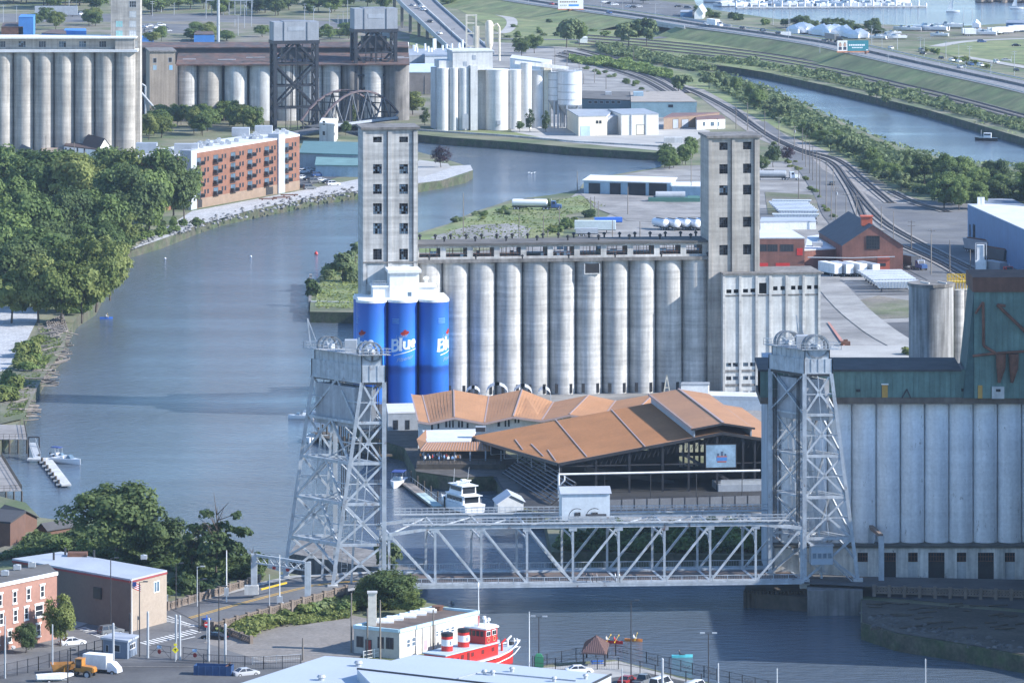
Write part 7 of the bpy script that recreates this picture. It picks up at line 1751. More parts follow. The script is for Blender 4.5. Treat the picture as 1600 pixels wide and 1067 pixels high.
# ---- far left background
scatter(tree,[(-20,20),(160,20),(165,0),(-20,-4)],26,(34,56),(30,50),'AC','tree in the far belt at the upper left corner','trees of the far belt, upper left',23)
scatter(tree,[(215,24),(430,26),(640,20),(640,2),(220,-6)],52,(26,44),(24,40),'AAC','tree in the far green belt behind the dark lift bridge','trees of the far belt, upper middle',24)
scatter(tree,[(40,48),(165,46),(165,30),(50,32)],9,(22,32),(20,30),'AB','tree between the blue sheds and the buff tower','trees between blue sheds and buff tower',25)
scatter(tree,[(232,72),(330,66),(330,56),(245,58)],8,(22,34),(14,26),'AB','bushy tree behind the buff head house','trees behind the buff head house',26)
scatter(tree,[(340,66),(420,66),(550,64),(550,54),(345,54)],12,(22,32),(14,24),'A','bushy tree along the rusty roof','trees along the rusty roof',27)
scatter(tree,[(690,12),(760,4),(740,-14),(690,-10)],10,(24,36),(18,30),'AC','tree in the dark grove beside the expressway','trees of the grove beside the expressway',28)
scatter(tree,[(905,0),(1070,12),(1065,-6),(900,-14)],16,(22,34),(18,28),'CA','tree at the lake car park, top middle','trees at the lake car park',29)
scatter(tree,[(1215,46),(1370,58),(1370,46),(1230,40)],22,(18,34),(12,20),'C','dark tree along the lake shore behind the wrapped boats','trees along the lake shore',30)
scatter(bush,[(1080,24),(1200,44),(1200,38),(1090,18)],12,(10,16),(8,12),'CA','low dark bush between the lake and the highway','bushes between lake and highway',31)
scatter(bush,[(1440,80),(1500,92),(1560,112),(1500,100)],12,(9,18),(6,11),'BA','roadside bush right of the highway','bushes right of the highway',32)
# ---- timber wreckage along the left bank
dw=T('driftwood_pile','grey driftwood and broken wharf timbers along the left bank','driftwood',G(80,540,1)); O=dw.location; lg=MB().cyl((-.5,0,0),(.5,0,0),.05,.04,6).me('log',wood)
q=random.Random(5)
spots=[(70,515,104,548),(58,548,96,568),(44,575,76,602),(14,612,50,656)]
for k in range(240):
    a=spots[k%4]; u=q.uniform(a[0],a[2]); v=q.uniform(min(a[1],a[3]),max(a[1],a[3])); p=G(u,v,LZ-1)-O
    o=link('log',lg,dw,(p.x,p.y,p.z+q.uniform(-.8,1.6))); L=q.uniform(3,7); o.scale=(L,q.uniform(3,6),q.uniform(3,6)); o.rotation_euler=(0,q.uniform(-.25,.25),q.uniform(-.5,.7))
wf_=T('ruined_wharf','ruined timber wharf frame with open grid of beams beside the leaning trees','wharf',G(88,505,3.4)); O=wf_.location; g0,g1,g2=G(80,528,3.4)-O,G(106,516,3.4)-O,G(98,492,3.4)-O; g3=g0+g2-g1
for k in range(8):
    MB().bar(g0.lerp(g1,k/7),g3.lerp(g2,k/7),.3).build('beam',wood,wf_); MB().bar(g0.lerp(g3,k/7),g1.lerp(g2,k/7),.3).build('beam',wood,wf_)
    for j in (0,3,6): p=g0.lerp(g1,k/7).lerp(g3.lerp(g2,k/7),j/6); MB().cyl((p.x,p.y,-5),(p.x,p.y,.2),.2,.2,6).build('piling',woodD,wf_)
# rocks at the water line in front of the apartments and along the left shore
st_=MB().lathe([(.5,-.4),(1,-.1),(.85,.45),(.3,.7)],6); st_.v=[(x*rnd.uniform(.8,1.2),y*rnd.uniform(.8,1.2),z) for x,y,z in st_.v]; stm=st_.me('stone',mat('pale riprap stone',(.2,.2,.2),.95,.2,.6,vary=.3))
rp=T('riprap','pale riprap stones on the bank in front of the apartments','rocks',G(400,318,1.5)); O=rp.location
for k in range(290):
    t_=q.random(); u=210+t_*430; v0=389-(t_**.75)*99; v=v0-q.uniform(-1,13)*(.5+.5*min(1,t_*3)); 
    if t_<.2: v=v0-q.uniform(-1,4)
    p=G(u,v,LZ)-O; link('stone',stm,rp,(p.x,p.y,LZ-1.5+q.uniform(-.2,.3)),q.uniform(0,360),q.uniform(.35,.75))
# ================================================================ vehicles
wheelm=MB().cyl((0,-.11,0),(0,.11,0),.33,.33,14).me('wheel',rubber); rimm=MB().cyl((0,-.125,0),(0,.125,0),.19,.19,10).me('rim',carS)
def car(name,label,cat,loc,deg,paint,kind='sedan',group=None,lights=True):
    t=T(name,label,cat,loc,group,deg); mb=MB()
    sp={'sedan':(4.7,.9,.62,1.45,(-1.75,-1.0,.35,1.15)),'suv':(4.7,.95,.72,1.75,(-2.2,-1.95,.25,1.0)),'van':(5.4,1.0,.8,2.1,(-2.65,-2.55,1.1,1.9)),'pickup':(5.6,.97,.78,1.85,(-.75,-.5,.75,1.4))}[kind]
    L,hw,zb,zr,(c0,c1,c2,c3)=sp; zt=zb+.35; hl=L/2
    def sec(x,w_,z0,z1): return [(x,-w_*.92,z0),(x,w_*.92,z0),(x,w_,z0+.25),(x,w_*.97,z1-.06),(x,w_*.85,z1),(x,-w_*.85,z1),(x,-w_*.97,z1-.06),(x,-w_,z0+.25)]
    hood=zt-.1
    mb.loft([sec(-hl,hw*.86,.42,zt-.08),sec(-hl+.15,hw*.95,.28,zt-.02),sec(c0,hw,.22,zt),sec(c3,hw,.22,zt),sec(hl-.5,hw*.96,.24,hood),sec(hl-.12,hw*.9,.3,hood-.12),sec(hl,hw*.8,.4,hood-.25)])
    mb.loft([[(c1,-hw*.72,zr-.05),(c1,hw*.72,zr-.05),(c1,hw*.66,zr),(c1,-hw*.66,zr)],[(c2,-hw*.72,zr-.05),(c2,hw*.72,zr-.05),(c2,hw*.66,zr),(c2,-hw*.66,zr)]])
    for x0,x1 in ((c0,c1),(c3,c2),((c1+c2)/2,(c1+c2)/2)):
        for s in (-1,1): mb.bar((x0,s*hw*.92,zt-.02),(x1,s*hw*.71,zr-.02),.08)
    mb.build('body',paint,t,None,True)
    gl=MB(); gl.add([(c0,-hw*.9,zt),(c0,hw*.9,zt),(c3,hw*.9,zt),(c3,-hw*.9,zt),(c1,-hw*.7,zr-.04),(c1,hw*.7,zr-.04),(c2,hw*.7,zr-.04),(c2,-hw*.7,zr-.04)],[(0,4,5,1),(1,5,6,2),(2,6,7,3),(3,7,4,0)]); gl.build('windows',glass,t)
    if kind=='pickup': MB().box(-hl+.2,c0-.1,-hw*.8,hw*.8,zt-.25,zt+.002).build('load_bed',blackm,t)
    for x in (-hl+.85,hl-.9):
        for s in (-1,1):
            w_=link('wheel',wheelm,t,(x,s*(hw-.1),.33)); link('rim',rimm,w_)
    if lights:
        for s in (-1,1): MB().box(hl-.16,hl-.02,s*hw*.62-.16,s*hw*.62+.16,hood-.34,hood-.2).build('headlight',whp,t); MB().box(-hl-.015,-hl+.1,s*hw*.66-.14,s*hw*.66+.14,zt-.3,zt-.14).build('tail_light',carR,t)
    return t
cw=car('parked_car','white sedan driving along the street past the black fence','car',G(113,1008),28,carW)
car('parked_car','dark grey hatchback crossing the junction, bicycle rider beside it','car',G(173,991),35,carG,'suv')
car('parked_car','black sedan with open trunk parked by the dark lattice wall','car',G(335,1000),155,carK)
car('parked_car','black car half hidden behind the street tree at the lower left','car',G(30,1010),25,carK)
car('parked_car','silver car at the lower left edge below the brick building','car',G(2,1016),25,carS)
car('parked_car','dark red car parked by the iron fence below the pavilion','car',G(980,1068),65,carR)
car('parked_car','dark grey pickup parked between the red car and white truck','pickup',G(1005,1070),65,carG,'pickup')
car('parked_car','white pickup with a white cap parked below the pavilion','truck',G(1033,1076),60,carW,'van')
car('parked_car','white van at the bottom edge under the double lamp','van',G(1087,1082),60,carW,'van')
car('parked_car','white car behind the pale roof left of the pavilion','car',G(905,1052),10,carW)
car('parked_car','silver sedan beside the navy dumpster at the bottom','car',G(384,1056),30,carS)
kn=[('sedan',carW),('sedan',carK),('sedan',carS),('suv',carG),('suv',carB),('sedan',carR),('suv',carW)]
protos=[]
grp='cars on the highway'
def far_cars(spots,labelf,group,deg,dz=0,on_z=LZ,jit=6):
    for i,(u,v,k) in enumerate(spots):
        kd,pm=kn[k]; nm={carW.name:'white',carK.name:'black',carS.name:'silver',carG.name:'dark grey',carB.name:'blue',carR.name:'dark red'}[pm.name]; lab=labelf%(nm+(' sedan' if kd=='sedan' else ' estate car')); loc=G(u,v,on_z)
        key=(kd,pm.name); src=_pc.get(key)
        if src is None: _pc[key]=car('distant_car',lab,'car',loc,deg+rnd.uniform(-jit,jit),pm,kd,group,False)
        else: o=dup(src,loc,deg+rnd.uniform(-jit,jit),lab,group)
_pc={}
far_cars([(1192,49,1),(1216,54,1),(1288,66,1),(1392,77,0),(1442,86,1),(1471,93,1),(1487,96,0),(1498,98,0),(1500,107,2),(1517,103,4),(1532,104,6),(1557,99,6),(1588,112,1),(1440,81,3),(952,22,4),(862,8,5),(1103,40,0),(1160,46,1),(1194,52,3)],'%s on the highway by the lake','cars on the highway by the lake',-72,0,HZ+.1)
far_cars([(642,2,1),(656,12,1),(658,21,0),(662,22,0),(645,19,2),(672,29,1),(700,52,2),(686,36,0)],'%s on the sloping expressway','cars on the sloping expressway',-60,0,14)
for o in [x for x in bpy.data.objects if x.get('group')=='cars on the sloping expressway']:
    b_=min(range(len(vpts)),key=lambda i:abs(vpts[i].y-o.location.y)); o.location.z=vpts[b_].z+.1
far_cars([(473,280,0),(484,282,1),(474,271,6),(480,268,0),(492,286,3),(502,284,0),(513,287,1),(497,276,4),(521,290,6),(470,294,1),(484,296,3)],'%s in the lot beside the apartments','cars in the lot beside the apartments',20)
far_cars([(118,22,0),(126,24,6),(225,44,0),(234,42,2),(243,45,0),(252,41,6),(258,46,1),(231,50,3),(246,51,0),(262,50,2),(238,54,6)],'%s among the scrap at the upper left','cars among the scrap at the upper left',10,jit=60)
far_cars([(945,5,0),(952,7,1),(960,9,6),(983,12,0),(990,13,1),(998,12,2),(1060,12,1),(1075,14,3)],'%s in the lake car park','cars in the lake car park',10,jit=30)
far_cars([(1534,67,4),(1588,73,1),(1572,96,2)],'%s on the lake park road','cars on the lake park road',0)
far_cars([(1300,290,1)],'%s alone on the yard road','cars on the yard road',80)
far_cars([(1248,420,0),(1247,424,2)],'%s beside the red loading doors','cars beside the red doors',20); far_cars([(1024,314,3),(952,303,4)],'%s in front of the open truck shed','cars in front of the truck shed',170)
# trucks
def wheels(t,xs,hw,r=.5):
    for x in xs:
        for s in (-1,1):
            w_=link('wheel',wheelm,t,(x,s*hw,r)); w_.scale=(r/.33,1.6,r/.33); link('rim',rimm,w_)
def tractor(t,x,paint):
    MB().loft([[(x,-1.2,.9),(x,1.2,.9),(x,1.2,3.0),(x,-1.2,3.0)],[(x+1.4,-1.2,.9),(x+1.4,1.2,.9),(x+1.4,1.2,3.0),(x+1.4,-1.2,3.0)],[(x+1.8,-1.15,.9),(x+1.8,1.15,.9),(x+1.8,1.1,2.0),(x+1.8,-1.1,2.0)],[(x+3.4,-1.0,.8),(x+3.4,1.0,.8),(x+3.4,.95,1.8),(x+3.4,-.95,1.8)]]).build('cab',paint,t)
    MB().add([(x+1.42,-1.0,2.95),(x+1.42,1.0,2.95),(x+1.85,1.0,2.05),(x+1.85,-1.0,2.05)],[(0,3,2,1)]).box(x+.5,x+1.3,-1.22,1.22,2.1,2.8).build('windows',glass,t)
    MB().box(x-3,x+3.3,-.5,.5,.6,.95).build('chassis',darkm,t); MB().cyl((x-.2,1.0,1),(x-.2,1.0,3.7),.12,.12,8).build('exhaust',galv,t)
    wheels(t,(x-2.4,x-1.2,x+2.5),1.0)
def tanker(label,u,v,deg,paint,tm,tract=True,group=None):
    t=T('tanker_truck' if tract else 'tank_trailer',label,'truck' if tract else 'trailer',G(u,v),group,deg)
    MB().lathe([(.6,0),(1.15,.25),(1.2,1),(1.2,11),(1.15,11.6),(.6,11.9)],18).me; mb=MB().lathe([(.6,0),(1.15,.25),(1.2,1),(1.2,11),(1.15,11.6),(.6,11.9)],18); mb.v=[(z-9,y,x+2.4) for x,y,z in mb.v]; mb.build('tank',tm,t,None,True)
    MB().box(-9,2.6,-.5,.5,.9,1.25).build('chassis',darkm,t); MB().box(-5,-1.5,-.35,.35,3.55,3.75).build('manway',darkm,t); wheels(t,(-8,-6.8),1.0); 
    if tract: tractor(t,4.2,paint)
    else: MB().box(1.4,1.6,-.6,.6,0,1).build('leg',darkm,t)
    return t
tanker('white tanker truck with a blue tractor on the gravel by the river',842,328,-6,carB,carW)
tanker('long silver tank truck behind the right head tower yard',1216,282,0,carW,galv)
def box_trailer(label,u,v,deg,m,L=13,W_=2.5,H_=2.8,group=None,wh=True,name='box_trailer'):
    t=T(name,label,'trailer',G(u,v),group,deg); MB().box(-L/2,L/2,-W_/2,W_/2,1.1,1.1+H_).build('box',m,t); MB().box(-L/2-.04,-L/2,-W_/2+.1,-.03,1.2,1.0+H_).box(-L/2-.04,-L/2,.03,W_/2-.1,1.2,1.0+H_).build('rear_door',white,t)
    MB().box(-L/2,L/2,-.5,.5,.8,1.1).build('chassis',darkm,t); wheels(t,(-L/2+1.2,-L/2+2.4),1.0); MB().box(L/2-3,L/2-2.8,-.9,.9,0,1.1).build('landing_leg',darkm,t); return t
box_trailer('white box trailer on the grass edge behind the gallery',930,364,-3,mat('pale green white panel',(.62,.68,.66),.5,.05)); box_trailer('blue tarped trailer behind the white box trailer',950,352,8,blue,9,H_=1.4)
box_trailer('small silver cab unit before the white box trailer',917,370,0,galv,7,H_=1.6)
for i,(u,m,l) in enumerate(((1297,white,'first white box trailer backed to the low brick link'),(1315,grroof,'grey roofed box trailer second in the row'),(1336,white,'third white box trailer with twin rear doors'),(1356,grey,'fourth, darker roofed box trailer before the brick gable'))): box_trailer(l,u,431,115,m,10,group='box trailers by the brick works')
def hopper(label,u,v,deg,L=13,group=None):
    t=T('hopper_trailer',label,'trailer',G(u,v),group,deg); wm2=mat('ribbed white trailer side',(.72,.73,.74),.5,.05)
    MB().loft([[(-L/2,-1.25,3.2),(-L/2,1.25,3.2),(-L/2+1.6,.7,1.3),(-L/2+1.6,-.7,1.3)],[(L/2,-1.25,3.2),(L/2,1.25,3.2),(L/2-1.6,.7,1.3),(L/2-1.6,-.7,1.3)]]).build('hopper',wm2,t)
    mb=MB()
    for k in range(14): x=-L/2+.5+k*(L-1)/13; mb.bar((x,-1.27,3.2),(x*.85,-.75,1.4),.08); mb.bar((x,1.27,3.2),(x*.85,.75,1.4),.08)
    mb.build('rib',grey,t); MB().box(-L/2,L/2,-1.2,1.2,3.2,3.35).build('tarp',mat('silver tarp',(.6,.62,.66),.4,.1),t); wheels(t,(-L/2+1,-L/2+2.2),1.0); MB().box(L/2-2.5,L/2-2.3,-.8,.8,0,1.5).build('landing_leg',darkm,t); return t
h0=hopper('white ribbed hopper trailer in the packed row by the dark tank',1400,457,185,group='hopper trailers by the dark tank')
for i in range(6): dup(h0,G(1395-i*4,453-i*2.6),187,'white ribbed hopper trailer in the packed row by the dark tank')
h1=dup(h0,G(1237,328),172,'silver tarped hopper trailer in the packed row behind the right head tower','hopper trailers behind the right head tower')
for i in range(7): dup(h1,G(1232+i*2.5,331+i*2.2),172)
h2=hopper('long dark sided trailer nearest in the tarped row',1243,350,178,15)
# white pneumatic bulk tanks
gp='row of white bulk tank trailers'
def bulk(u,v,label):
    t=T('bulk_tank_trailer',label,'trailer',G(u,v),gp,118); mb=MB().lathe([(.4,0),(1.2,.5),(1.3,1.2),(1.3,7),(1.2,7.7),(.4,8.2)],18); mb.v=[(z-4,y,x+2.3) for x,y,z in mb.v]; mb.build('tank',carW,t,None,True)
    for x in (-2,0,2): MB().cyl((x,0,1.2),(x,0,.7),.9,.25,10).build('hopper_cone',white,t)
    MB().box(-2.5,2.5,-.25,.25,3.55,3.75).build('manway',blackm,t); MB().box(-4,4,-.5,.5,.75,1.0).build('chassis',darkm,t); wheels(t,(-3.2,-2),1.0); return t
for i,(u,l) in enumerate(((1032,'leftmost'),(1050,'second from left'),(1066,'third from left'),(1082,'fourth from left'),(1098,'last, by the tower'))): bulk(u,359+ (i%2)*.5,'white bulk tank trailer, %s of the row below the truck shed'%l)
t=T('semi_truck','dark semi truck with a silver grille waiting beside the brick gable','truck',G(1434,422),None,-62); MB().box(-10,-1.6,-1.25,1.25,1.1,4.0).build('box',mat('dark trailer side',(.06,.065,.075),.5),t); tractor(t,.4,carB); wheels(t,(-9,-7.8),1.0)
t=T('semi_truck','red tractor with a grey trailer beside the blue warehouse','truck',G(1572,432),None,-64); MB().box(-10,-1.6,-1.25,1.25,1.1,3.9).build('box',mat('grey trailer side',(.2,.22,.25),.5),t); tractor(t,.4,red); wheels(t,(-9,-7.8),1.0)
for i,(u,v,c,l) in enumerate(((1530,396,mat('grey hopper car',(.3,.31,.33),.6,.15),'pale grey rail hopper car beside the blue warehouse'),(1556,410,mat('dark hopper car',(.06,.08,.09),.6,.15),'dark rail hopper car next to the red tractor'))):
    t=T('rail_car',l,'rail car',G(u,v),'rail cars beside the blue warehouse',-62); MB().loft([[(-7,-1.5,4.2),(-7,1.5,4.2),(-6,1.3,1.2),(-6,-1.3,1.2)],[(7,-1.5,4.2),(7,1.5,4.2),(6,1.3,1.2),(6,-1.3,1.2)]]).build('hopper',c,t); MB().box(-7.4,7.4,-1.2,1.2,.9,1.2).build('underframe',darkm,t); MB().box(-6,6,-.6,.6,4.2,4.5).build('roof_walk',rusty,t); wheels(t,(-6,-4.8,4.8,6),.8,.45)
t=T('white_cab_stack','tall white silo loading frame beside the rail cars','machinery',G(1532,428)); MB().box(-1.5,1.5,-1,1,0,4).build('cab',white,t); MB().box(-1.1,1.1,-.8,.8,4,8.5).build('tower_box',white,t); MB().path([(-1.6,-1.1,0),(-1.6,-1.1,9),(1.6,-1.1,9),(1.6,-1.1,0)],.12).build('frame',galv,t)
def highway_truck(label,u,v,paint,deg,z,box=None):
    t=T('semi_truck',label,'truck',G(u,v,z),None,deg)
    if box: MB().box(-11,1.2,-1.3,1.3,1.1,4).build('box',box,t)
    tractor(t,3.0 if box else 0,paint); wheels(t,(-9,-7.8),1.0)
highway_truck('white tractor unit with short trailer on the highway overpass',1120,43,carW,-70,HZ+.1,white); highway_truck('dark truck on the highway just left of the teal billboard',1306,66,carK,-70,HZ+.1,carG)
t=box_trailer('long silver grey trailer at the upper left among the trees',88,27,2,galv,24,H_=5,name='box_trailer'); 
# wheel loader, white box truck, dumpster
wl=T('wheel_loader','orange wheel loader parked by the black street fence','loader',G(128,1058),None,-20); op=mat('orange machine paint',(.42,.18,.03),.45,.1)
MB().loft([[(.2,-.8,1.0),(.2,.8,1.0),(.2,.8,2.1),(.2,-.8,2.1)],[(2.2,-.75,1.0),(2.2,.75,1.0),(2.2,.7,1.9),(2.2,-.7,1.9)],[(2.5,-.65,1.1),(2.5,.65,1.1),(2.5,.6,1.7),(2.5,-.6,1.7)]]).build('engine_hood',op,wl)
MB().box(-.9,.3,-.75,.75,1.1,1.7).box(-.95,.35,-.8,.8,3.1,3.25).box(-.9,-.8,-.75,.75,1.7,3.1).box(.2,.3,-.75,.75,1.7,3.1).build('cab',op,wl); MB().box(-.82,.22,-.7,.7,1.7,3.1).build('windows',glass,wl)
MB().bar((-.6,-.5,1.3),(-2.8,-.5,.8),.22,.35).bar((-.6,.5,1.3),(-2.8,.5,.8),.22,.35).build('lift_arm',op,wl); MB().loft([[(-2.6,-1.3,.3),(-2.6,1.3,.3),(-2.6,1.3,1.7),(-2.6,-1.3,1.7)],[(-3.6,-1.3,.2),(-3.6,1.3,.2),(-3.3,1.3,.6),(-3.3,-1.3,.6)]]).build('bucket',op,wl)
for x in (-1.5,1.4):
    for s in (-1,1): w_=link('wheel',wheelm,wl,(x,s*.95,.7)); w_.scale=(2.1,2.4,2.1); r_=link('rim',rimm,w_)
o2=T('yellow_dump_body','rusty orange dump body beside the wheel loader','container',G(98,1054),None,10); MB().loft([[(-1.6,-1.1,.5),(1.6,-1.1,.5),(1.6,1.1,.5),(-1.6,1.1,.5)],[(-2,-1.3,2),(2,-1.3,2),(2,1.3,2),(-2,1.3,2)]],False).build('dump_side',mat('rusty orange paint',(.36,.17,.04),.7,.3,.8),o2); MB().box(-1.6,1.6,-1.1,1.1,.4,.55).build('floor',rusty,o2)
bt=T('box_truck','white box truck parked behind the orange loader','truck',G(158,1052),None,-25); MB().box(-2.9,1.6,-1.15,1.15,.95,3.3).build('box',white,bt); MB().loft([[(1.7,-1.0,.6),(1.7,1.0,.6),(1.7,.9,2.2),(1.7,-.9,2.2)],[(2.6,-1.0,.6),(2.6,1.0,.6),(2.5,.85,2.1),(2.5,-.85,2.1)],[(3.6,-.9,.5),(3.6,.9,.5),(3.5,.85,1.2),(3.5,-.85,1.2)]]).build('cab',carW,bt); MB().add([(2.55,-.8,2.0),(2.55,.8,2.0),(2.9,.85,1.5),(2.9,-.85,1.5)],[(0,3,2,1)]).build('windshield',glass,bt)
MB().box(-2.95,-2.9,-1.1,-.02,1.0,3.2).box(-2.95,-2.9,.02,1.1,1.0,3.2).build('rear_door',white,bt); MB().box(-2.9,3.4,-.5,.5,.5,.9).build('chassis',darkm,bt); wheels(bt,(-1.8,2.7),.95,.42)
bp2=T('boat_trailer','low white covered boat on a trailer behind the black fence','boat',G(85,1066),None,12); MB().loft([[(-3,-.9,.8),(-3,.9,.8),(-3,.9,1.4),(-3,-.9,1.4)],[(1,-1,.7),(1,1,.7),(1,1,1.5),(1,-1,1.5)],[(3.2,-.1,1.1),(3.2,.1,1.1),(3.2,.1,1.5),(3.2,-.1,1.5)]]).build('hull',white,bp2); MB().box(-3,2,-.4,.4,.4,.6).build('trailer_frame',galv,bp2); wheels(bp2,(-1,),.9,.33)
dm=T('dumpster','long navy blue open dumpster on the lot by the gate','dumpster',G(334,1056),None,-8); MB().box(-3.2,3.2,-1.2,-1.1,.3,1.9).box(-3.2,3.2,1.1,1.2,.3,1.9).box(-3.2,-3.1,-1.1,1.1,.3,1.9).box(3.1,3.2,-1.1,1.1,.3,1.9).box(-3.1,3.1,-1.1,1.1,.3,.4).build('body',mat('navy container paint',(.02,.06,.16),.6,.15),dm)
for x in (-2.4,-1.2,0,1.2,2.4): MB().box(x-.07,x+.07,-1.28,-1.2,.35,1.9).build('rib',mat('navy container paint',(.02,.06,.16)),dm)
for k in range(4): MB().bar((2.0+k*.2,-.6+k*.3,1.7),(2.8,.4-k*.2,2.3),.1).build('scrap',rusty,dm)
MB().box(-3.3,3.3,-.6,.6,.08,.3).build('skid',darkm,dm)
# ================================================================ boats
def hull(L,B,H,n=9,bow=1.0):
    secs=[]
    for i in range(n):
        t_=i/(n-1); x=-L/2+L*t_; f=1 if t_<.45 else max(.03,1-((t_-.45)/.55)**1.9); b_=B/2*f; sh=H*(1+.35*bow*max(0,t_-.4)**1.6)
        secs.append([(x,-b_*.55,-.35),(x,b_*.55,-.35),(x,b_*.92,.15),(x,b_,sh),(x,-b_,sh),(x,-b_*.92,.15)])
    return MB().loft(secs)
def boat(name,label,loc,deg,L,B,H,m,cat='boat',group=None):
    t=T(name,label,cat,loc,group,deg); hull(L,B,H).build('hull',m,t,None,True); return t
def motorboat(label,u,v,deg,L=6,top=None,group=None,m=carW):
    t=boat('motor_boat',label,G(u,v,.25),deg,L,L*.36,L*.12,m,'boat',group); h=L*.12
    MB().box(-L*.38,L*.1,-L*.12,L*.12,h*.5,h+.02).build('cockpit',mat('grey cockpit floor',(.35,.36,.38)),t)
    MB().loft([[(L*.05,-L*.12,h),(L*.05,L*.12,h),(L*.05,L*.1,h+L*.09),(L*.05,-L*.1,h+L*.09)],[(L*.22,-L*.1,h),(L*.22,L*.1,h),(L*.14,L*.08,h+L*.09),(L*.14,-L*.08,h+L*.09)]]).build('windshield',glassB,t)
    MB().box(-L*.5-.3,-L*.5,-.2,.2,-.1,h+.4).build('outboard_motor',blackm,t)
    for s in (-1,1): MB().box(-L*.2,-L*.08,s*L*.07-.2,s*L*.07+.2,h,h+.5).build('seat',white,t)
    if top:
        MB().box(-L*.4,L*.05,-L*.15,L*.15,h+1.6,h+1.75).build('canopy',top,t)
        mb=MB()
        for x in (-L*.38,L*.03):
            for s in (-1,1): mb.bar((x,s*L*.14,h),(x,s*L*.14,h+1.6),.07)
        mb.build('canopy_pole',galv,t)
    return t
motorboat('white runabout moored beside the finger dock, blue bimini top',105,722,-35,7.5); motorboat('small white skiff with a blue top behind the runabout',93,715,-35,5,navy)
motorboat('white boat with a wide navy canopy at the marina dock',621,757,-100,8.5,navy)
motorboat('white cabin boat moored behind the left tower legs',487,688,-95,8); motorboat('white boat with a red cover behind the left lift tower',500,648,-170,8,red); motorboat('white runabout pointing left past the left lift tower',470,653,175,6); motorboat('white covered boat deep behind the left lift tower',535,650,-170,7,grroof)
# yacht
ya=boat('cabin_cruiser','big white cabin cruiser with a tall bridge deck beside the small dock house',G(716,794,.4),-62,15,4.8,1.7,carW,'boat')
ya.rotation_euler=(0,0,R(118)); 
MB().loft([[(-6,-2.0,1.7),(-6,2.0,1.7),(-6,1.9,3.3),(-6,-1.9,3.3)],[(2.2,-2.0,1.8),(2.2,2.0,1.8),(1.6,1.8,3.3),(1.6,-1.8,3.3)],[(4.6,-1.3,1.9),(4.6,1.3,1.9),(4.2,1.1,2.2),(4.2,-1.1,2.2)]]).build('cabin',carW,ya)
MB().box(-5.4,1.2,-2.02,2.02,2.2,3.0).box(-6.04,-6,-1.6,1.6,1.9,3.1).build('windows',glass,ya); MB().box(-6.8,1.8,-2.15,2.15,3.3,3.45).build('upper_deck',carW,ya)
MB().loft([[(-4.8,-1.7,3.45),(-4.8,1.7,3.45),(-4.8,1.6,5.2),(-4.8,-1.6,5.2)],[(1.0,-1.7,3.45),(1.0,1.7,3.45),(.4,1.5,5.2),(.4,-1.5,5.2)]]).build('bridge_cabin',carW,ya); MB().box(-4.84,-4.8,-1.4,1.4,3.7,5.0).box(-4.4,.2,-1.72,1.72,4.2,5.0).build('bridge_window',glass,ya)
MB().box(-5.4,1.0,-1.9,1.9,5.2,5.35).build('hardtop',carW,ya); mb=MB().box(-2.6,-2.2,-1.7,1.7,5.9,6.1); mb.bar((-2.4,-1.3,5.3),(-2.4,-1.3,5.95),.15).bar((-2.4,1.3,5.3),(-2.4,1.3,5.95),.15).box(-2.9,-1.9,-.5,.5,6.1,6.35); mb.build('radar_arch',white,ya)
for s in (-1,1): MB().cyl((-1,s*1.6,5.3),(-1.6,s*1.7,8.6),.05,.03,5).build('antenna',white,ya)
MB().box(-7.6,-5.9,-2.2,2.2,1.2,1.35).build('swim_deck',galv,ya); mb=MB()
for k in range(9): x=-6+k*1.45; y=2.2 if x<1 else 2.2*(1-((x-1)/6.5)**2); mb.bar((x,-y,1.75),(x,-y,2.6),.05); mb.bar((x,y,1.75),(x,y,2.6),.05)
mb.build('rail',galv,ya)
# fire boat
fb=boat('fire_boat','red fire boat with two banded funnels and a pilot house behind the pale roof',G(742,1035,.2),40,24,6.4,2.1,red,'boat')
fb.rotation_euler=(0,0,R(55)); fb.location=G(738,1049,.2)
H0=2.3
MB().loft([[(x,-b_,2.2+.9*max(0,x/14)**2),(x,b_,2.2+.9*max(0,x/14)**2),(x,b_,2.35+.9*max(0,x/14)**2),(x,-b_,2.35+.9*max(0,x/14)**2)] for x,b_ in ((-13.6,3.0),(0,3.3),(6,2.6),(10,1.5),(13,.4))]).build('deck',mat('pale blue grey deck',(.42,.5,.56),.7,.08),fb)
wb=MB()
for s in (-1,1):
    pts=[(-14,3.62),(0,3.62),(3,3.5),(7,2.75),(10,1.85),(13,.6),(14,.15)]
    for (x0,y0),(x1,y1) in zip(pts,pts[1:]): wb.bar((x0,s*y0,2.5+.95*max(0,x0/14)**2),(x1,s*y1,2.5+.95*max(0,x1/14)**2),.16,.2); wb.bar((x0,s*(y0+.04),1.5+.8*max(0,x0/14)**2),(x1,s*(y1+.04),1.5+.8*max(0,x1/14)**2),.12,.14)
wb.build('rubbing_strake',white,fb)
MB().prism([(-11,-2.2),(4.5,-2.2),(6,-1.2),(6,1.2),(4.5,2.2),(-11,2.2)],2.35,4.5).build('deckhouse',red,fb); MB().prism([(-11.2,-2.45),(4.7,-2.45),(6.3,-1.3),(6.3,1.3),(4.7,2.45),(-11.2,2.45)],4.5,4.7).build('deckhouse_roof',mat('pale blue grey deck',(.42,.5,.56)),fb)
mb=MB()
for x in (-9,-6,-3,0,3): mb.box(x-.4,x+.4,-2.24,-2.2,3.3,4.0)
mb.box(-4.6,-3.9,-2.25,-2.2,2.4,4.2); mb.build('deckhouse_window',mat('dark red opening',(.12,.01,.01)),fb)
ph=[(1.0,-2.0),(4.6,-2.0),(5.6,-.8),(5.6,.8),(4.6,2.0),(1.0,2.0)]
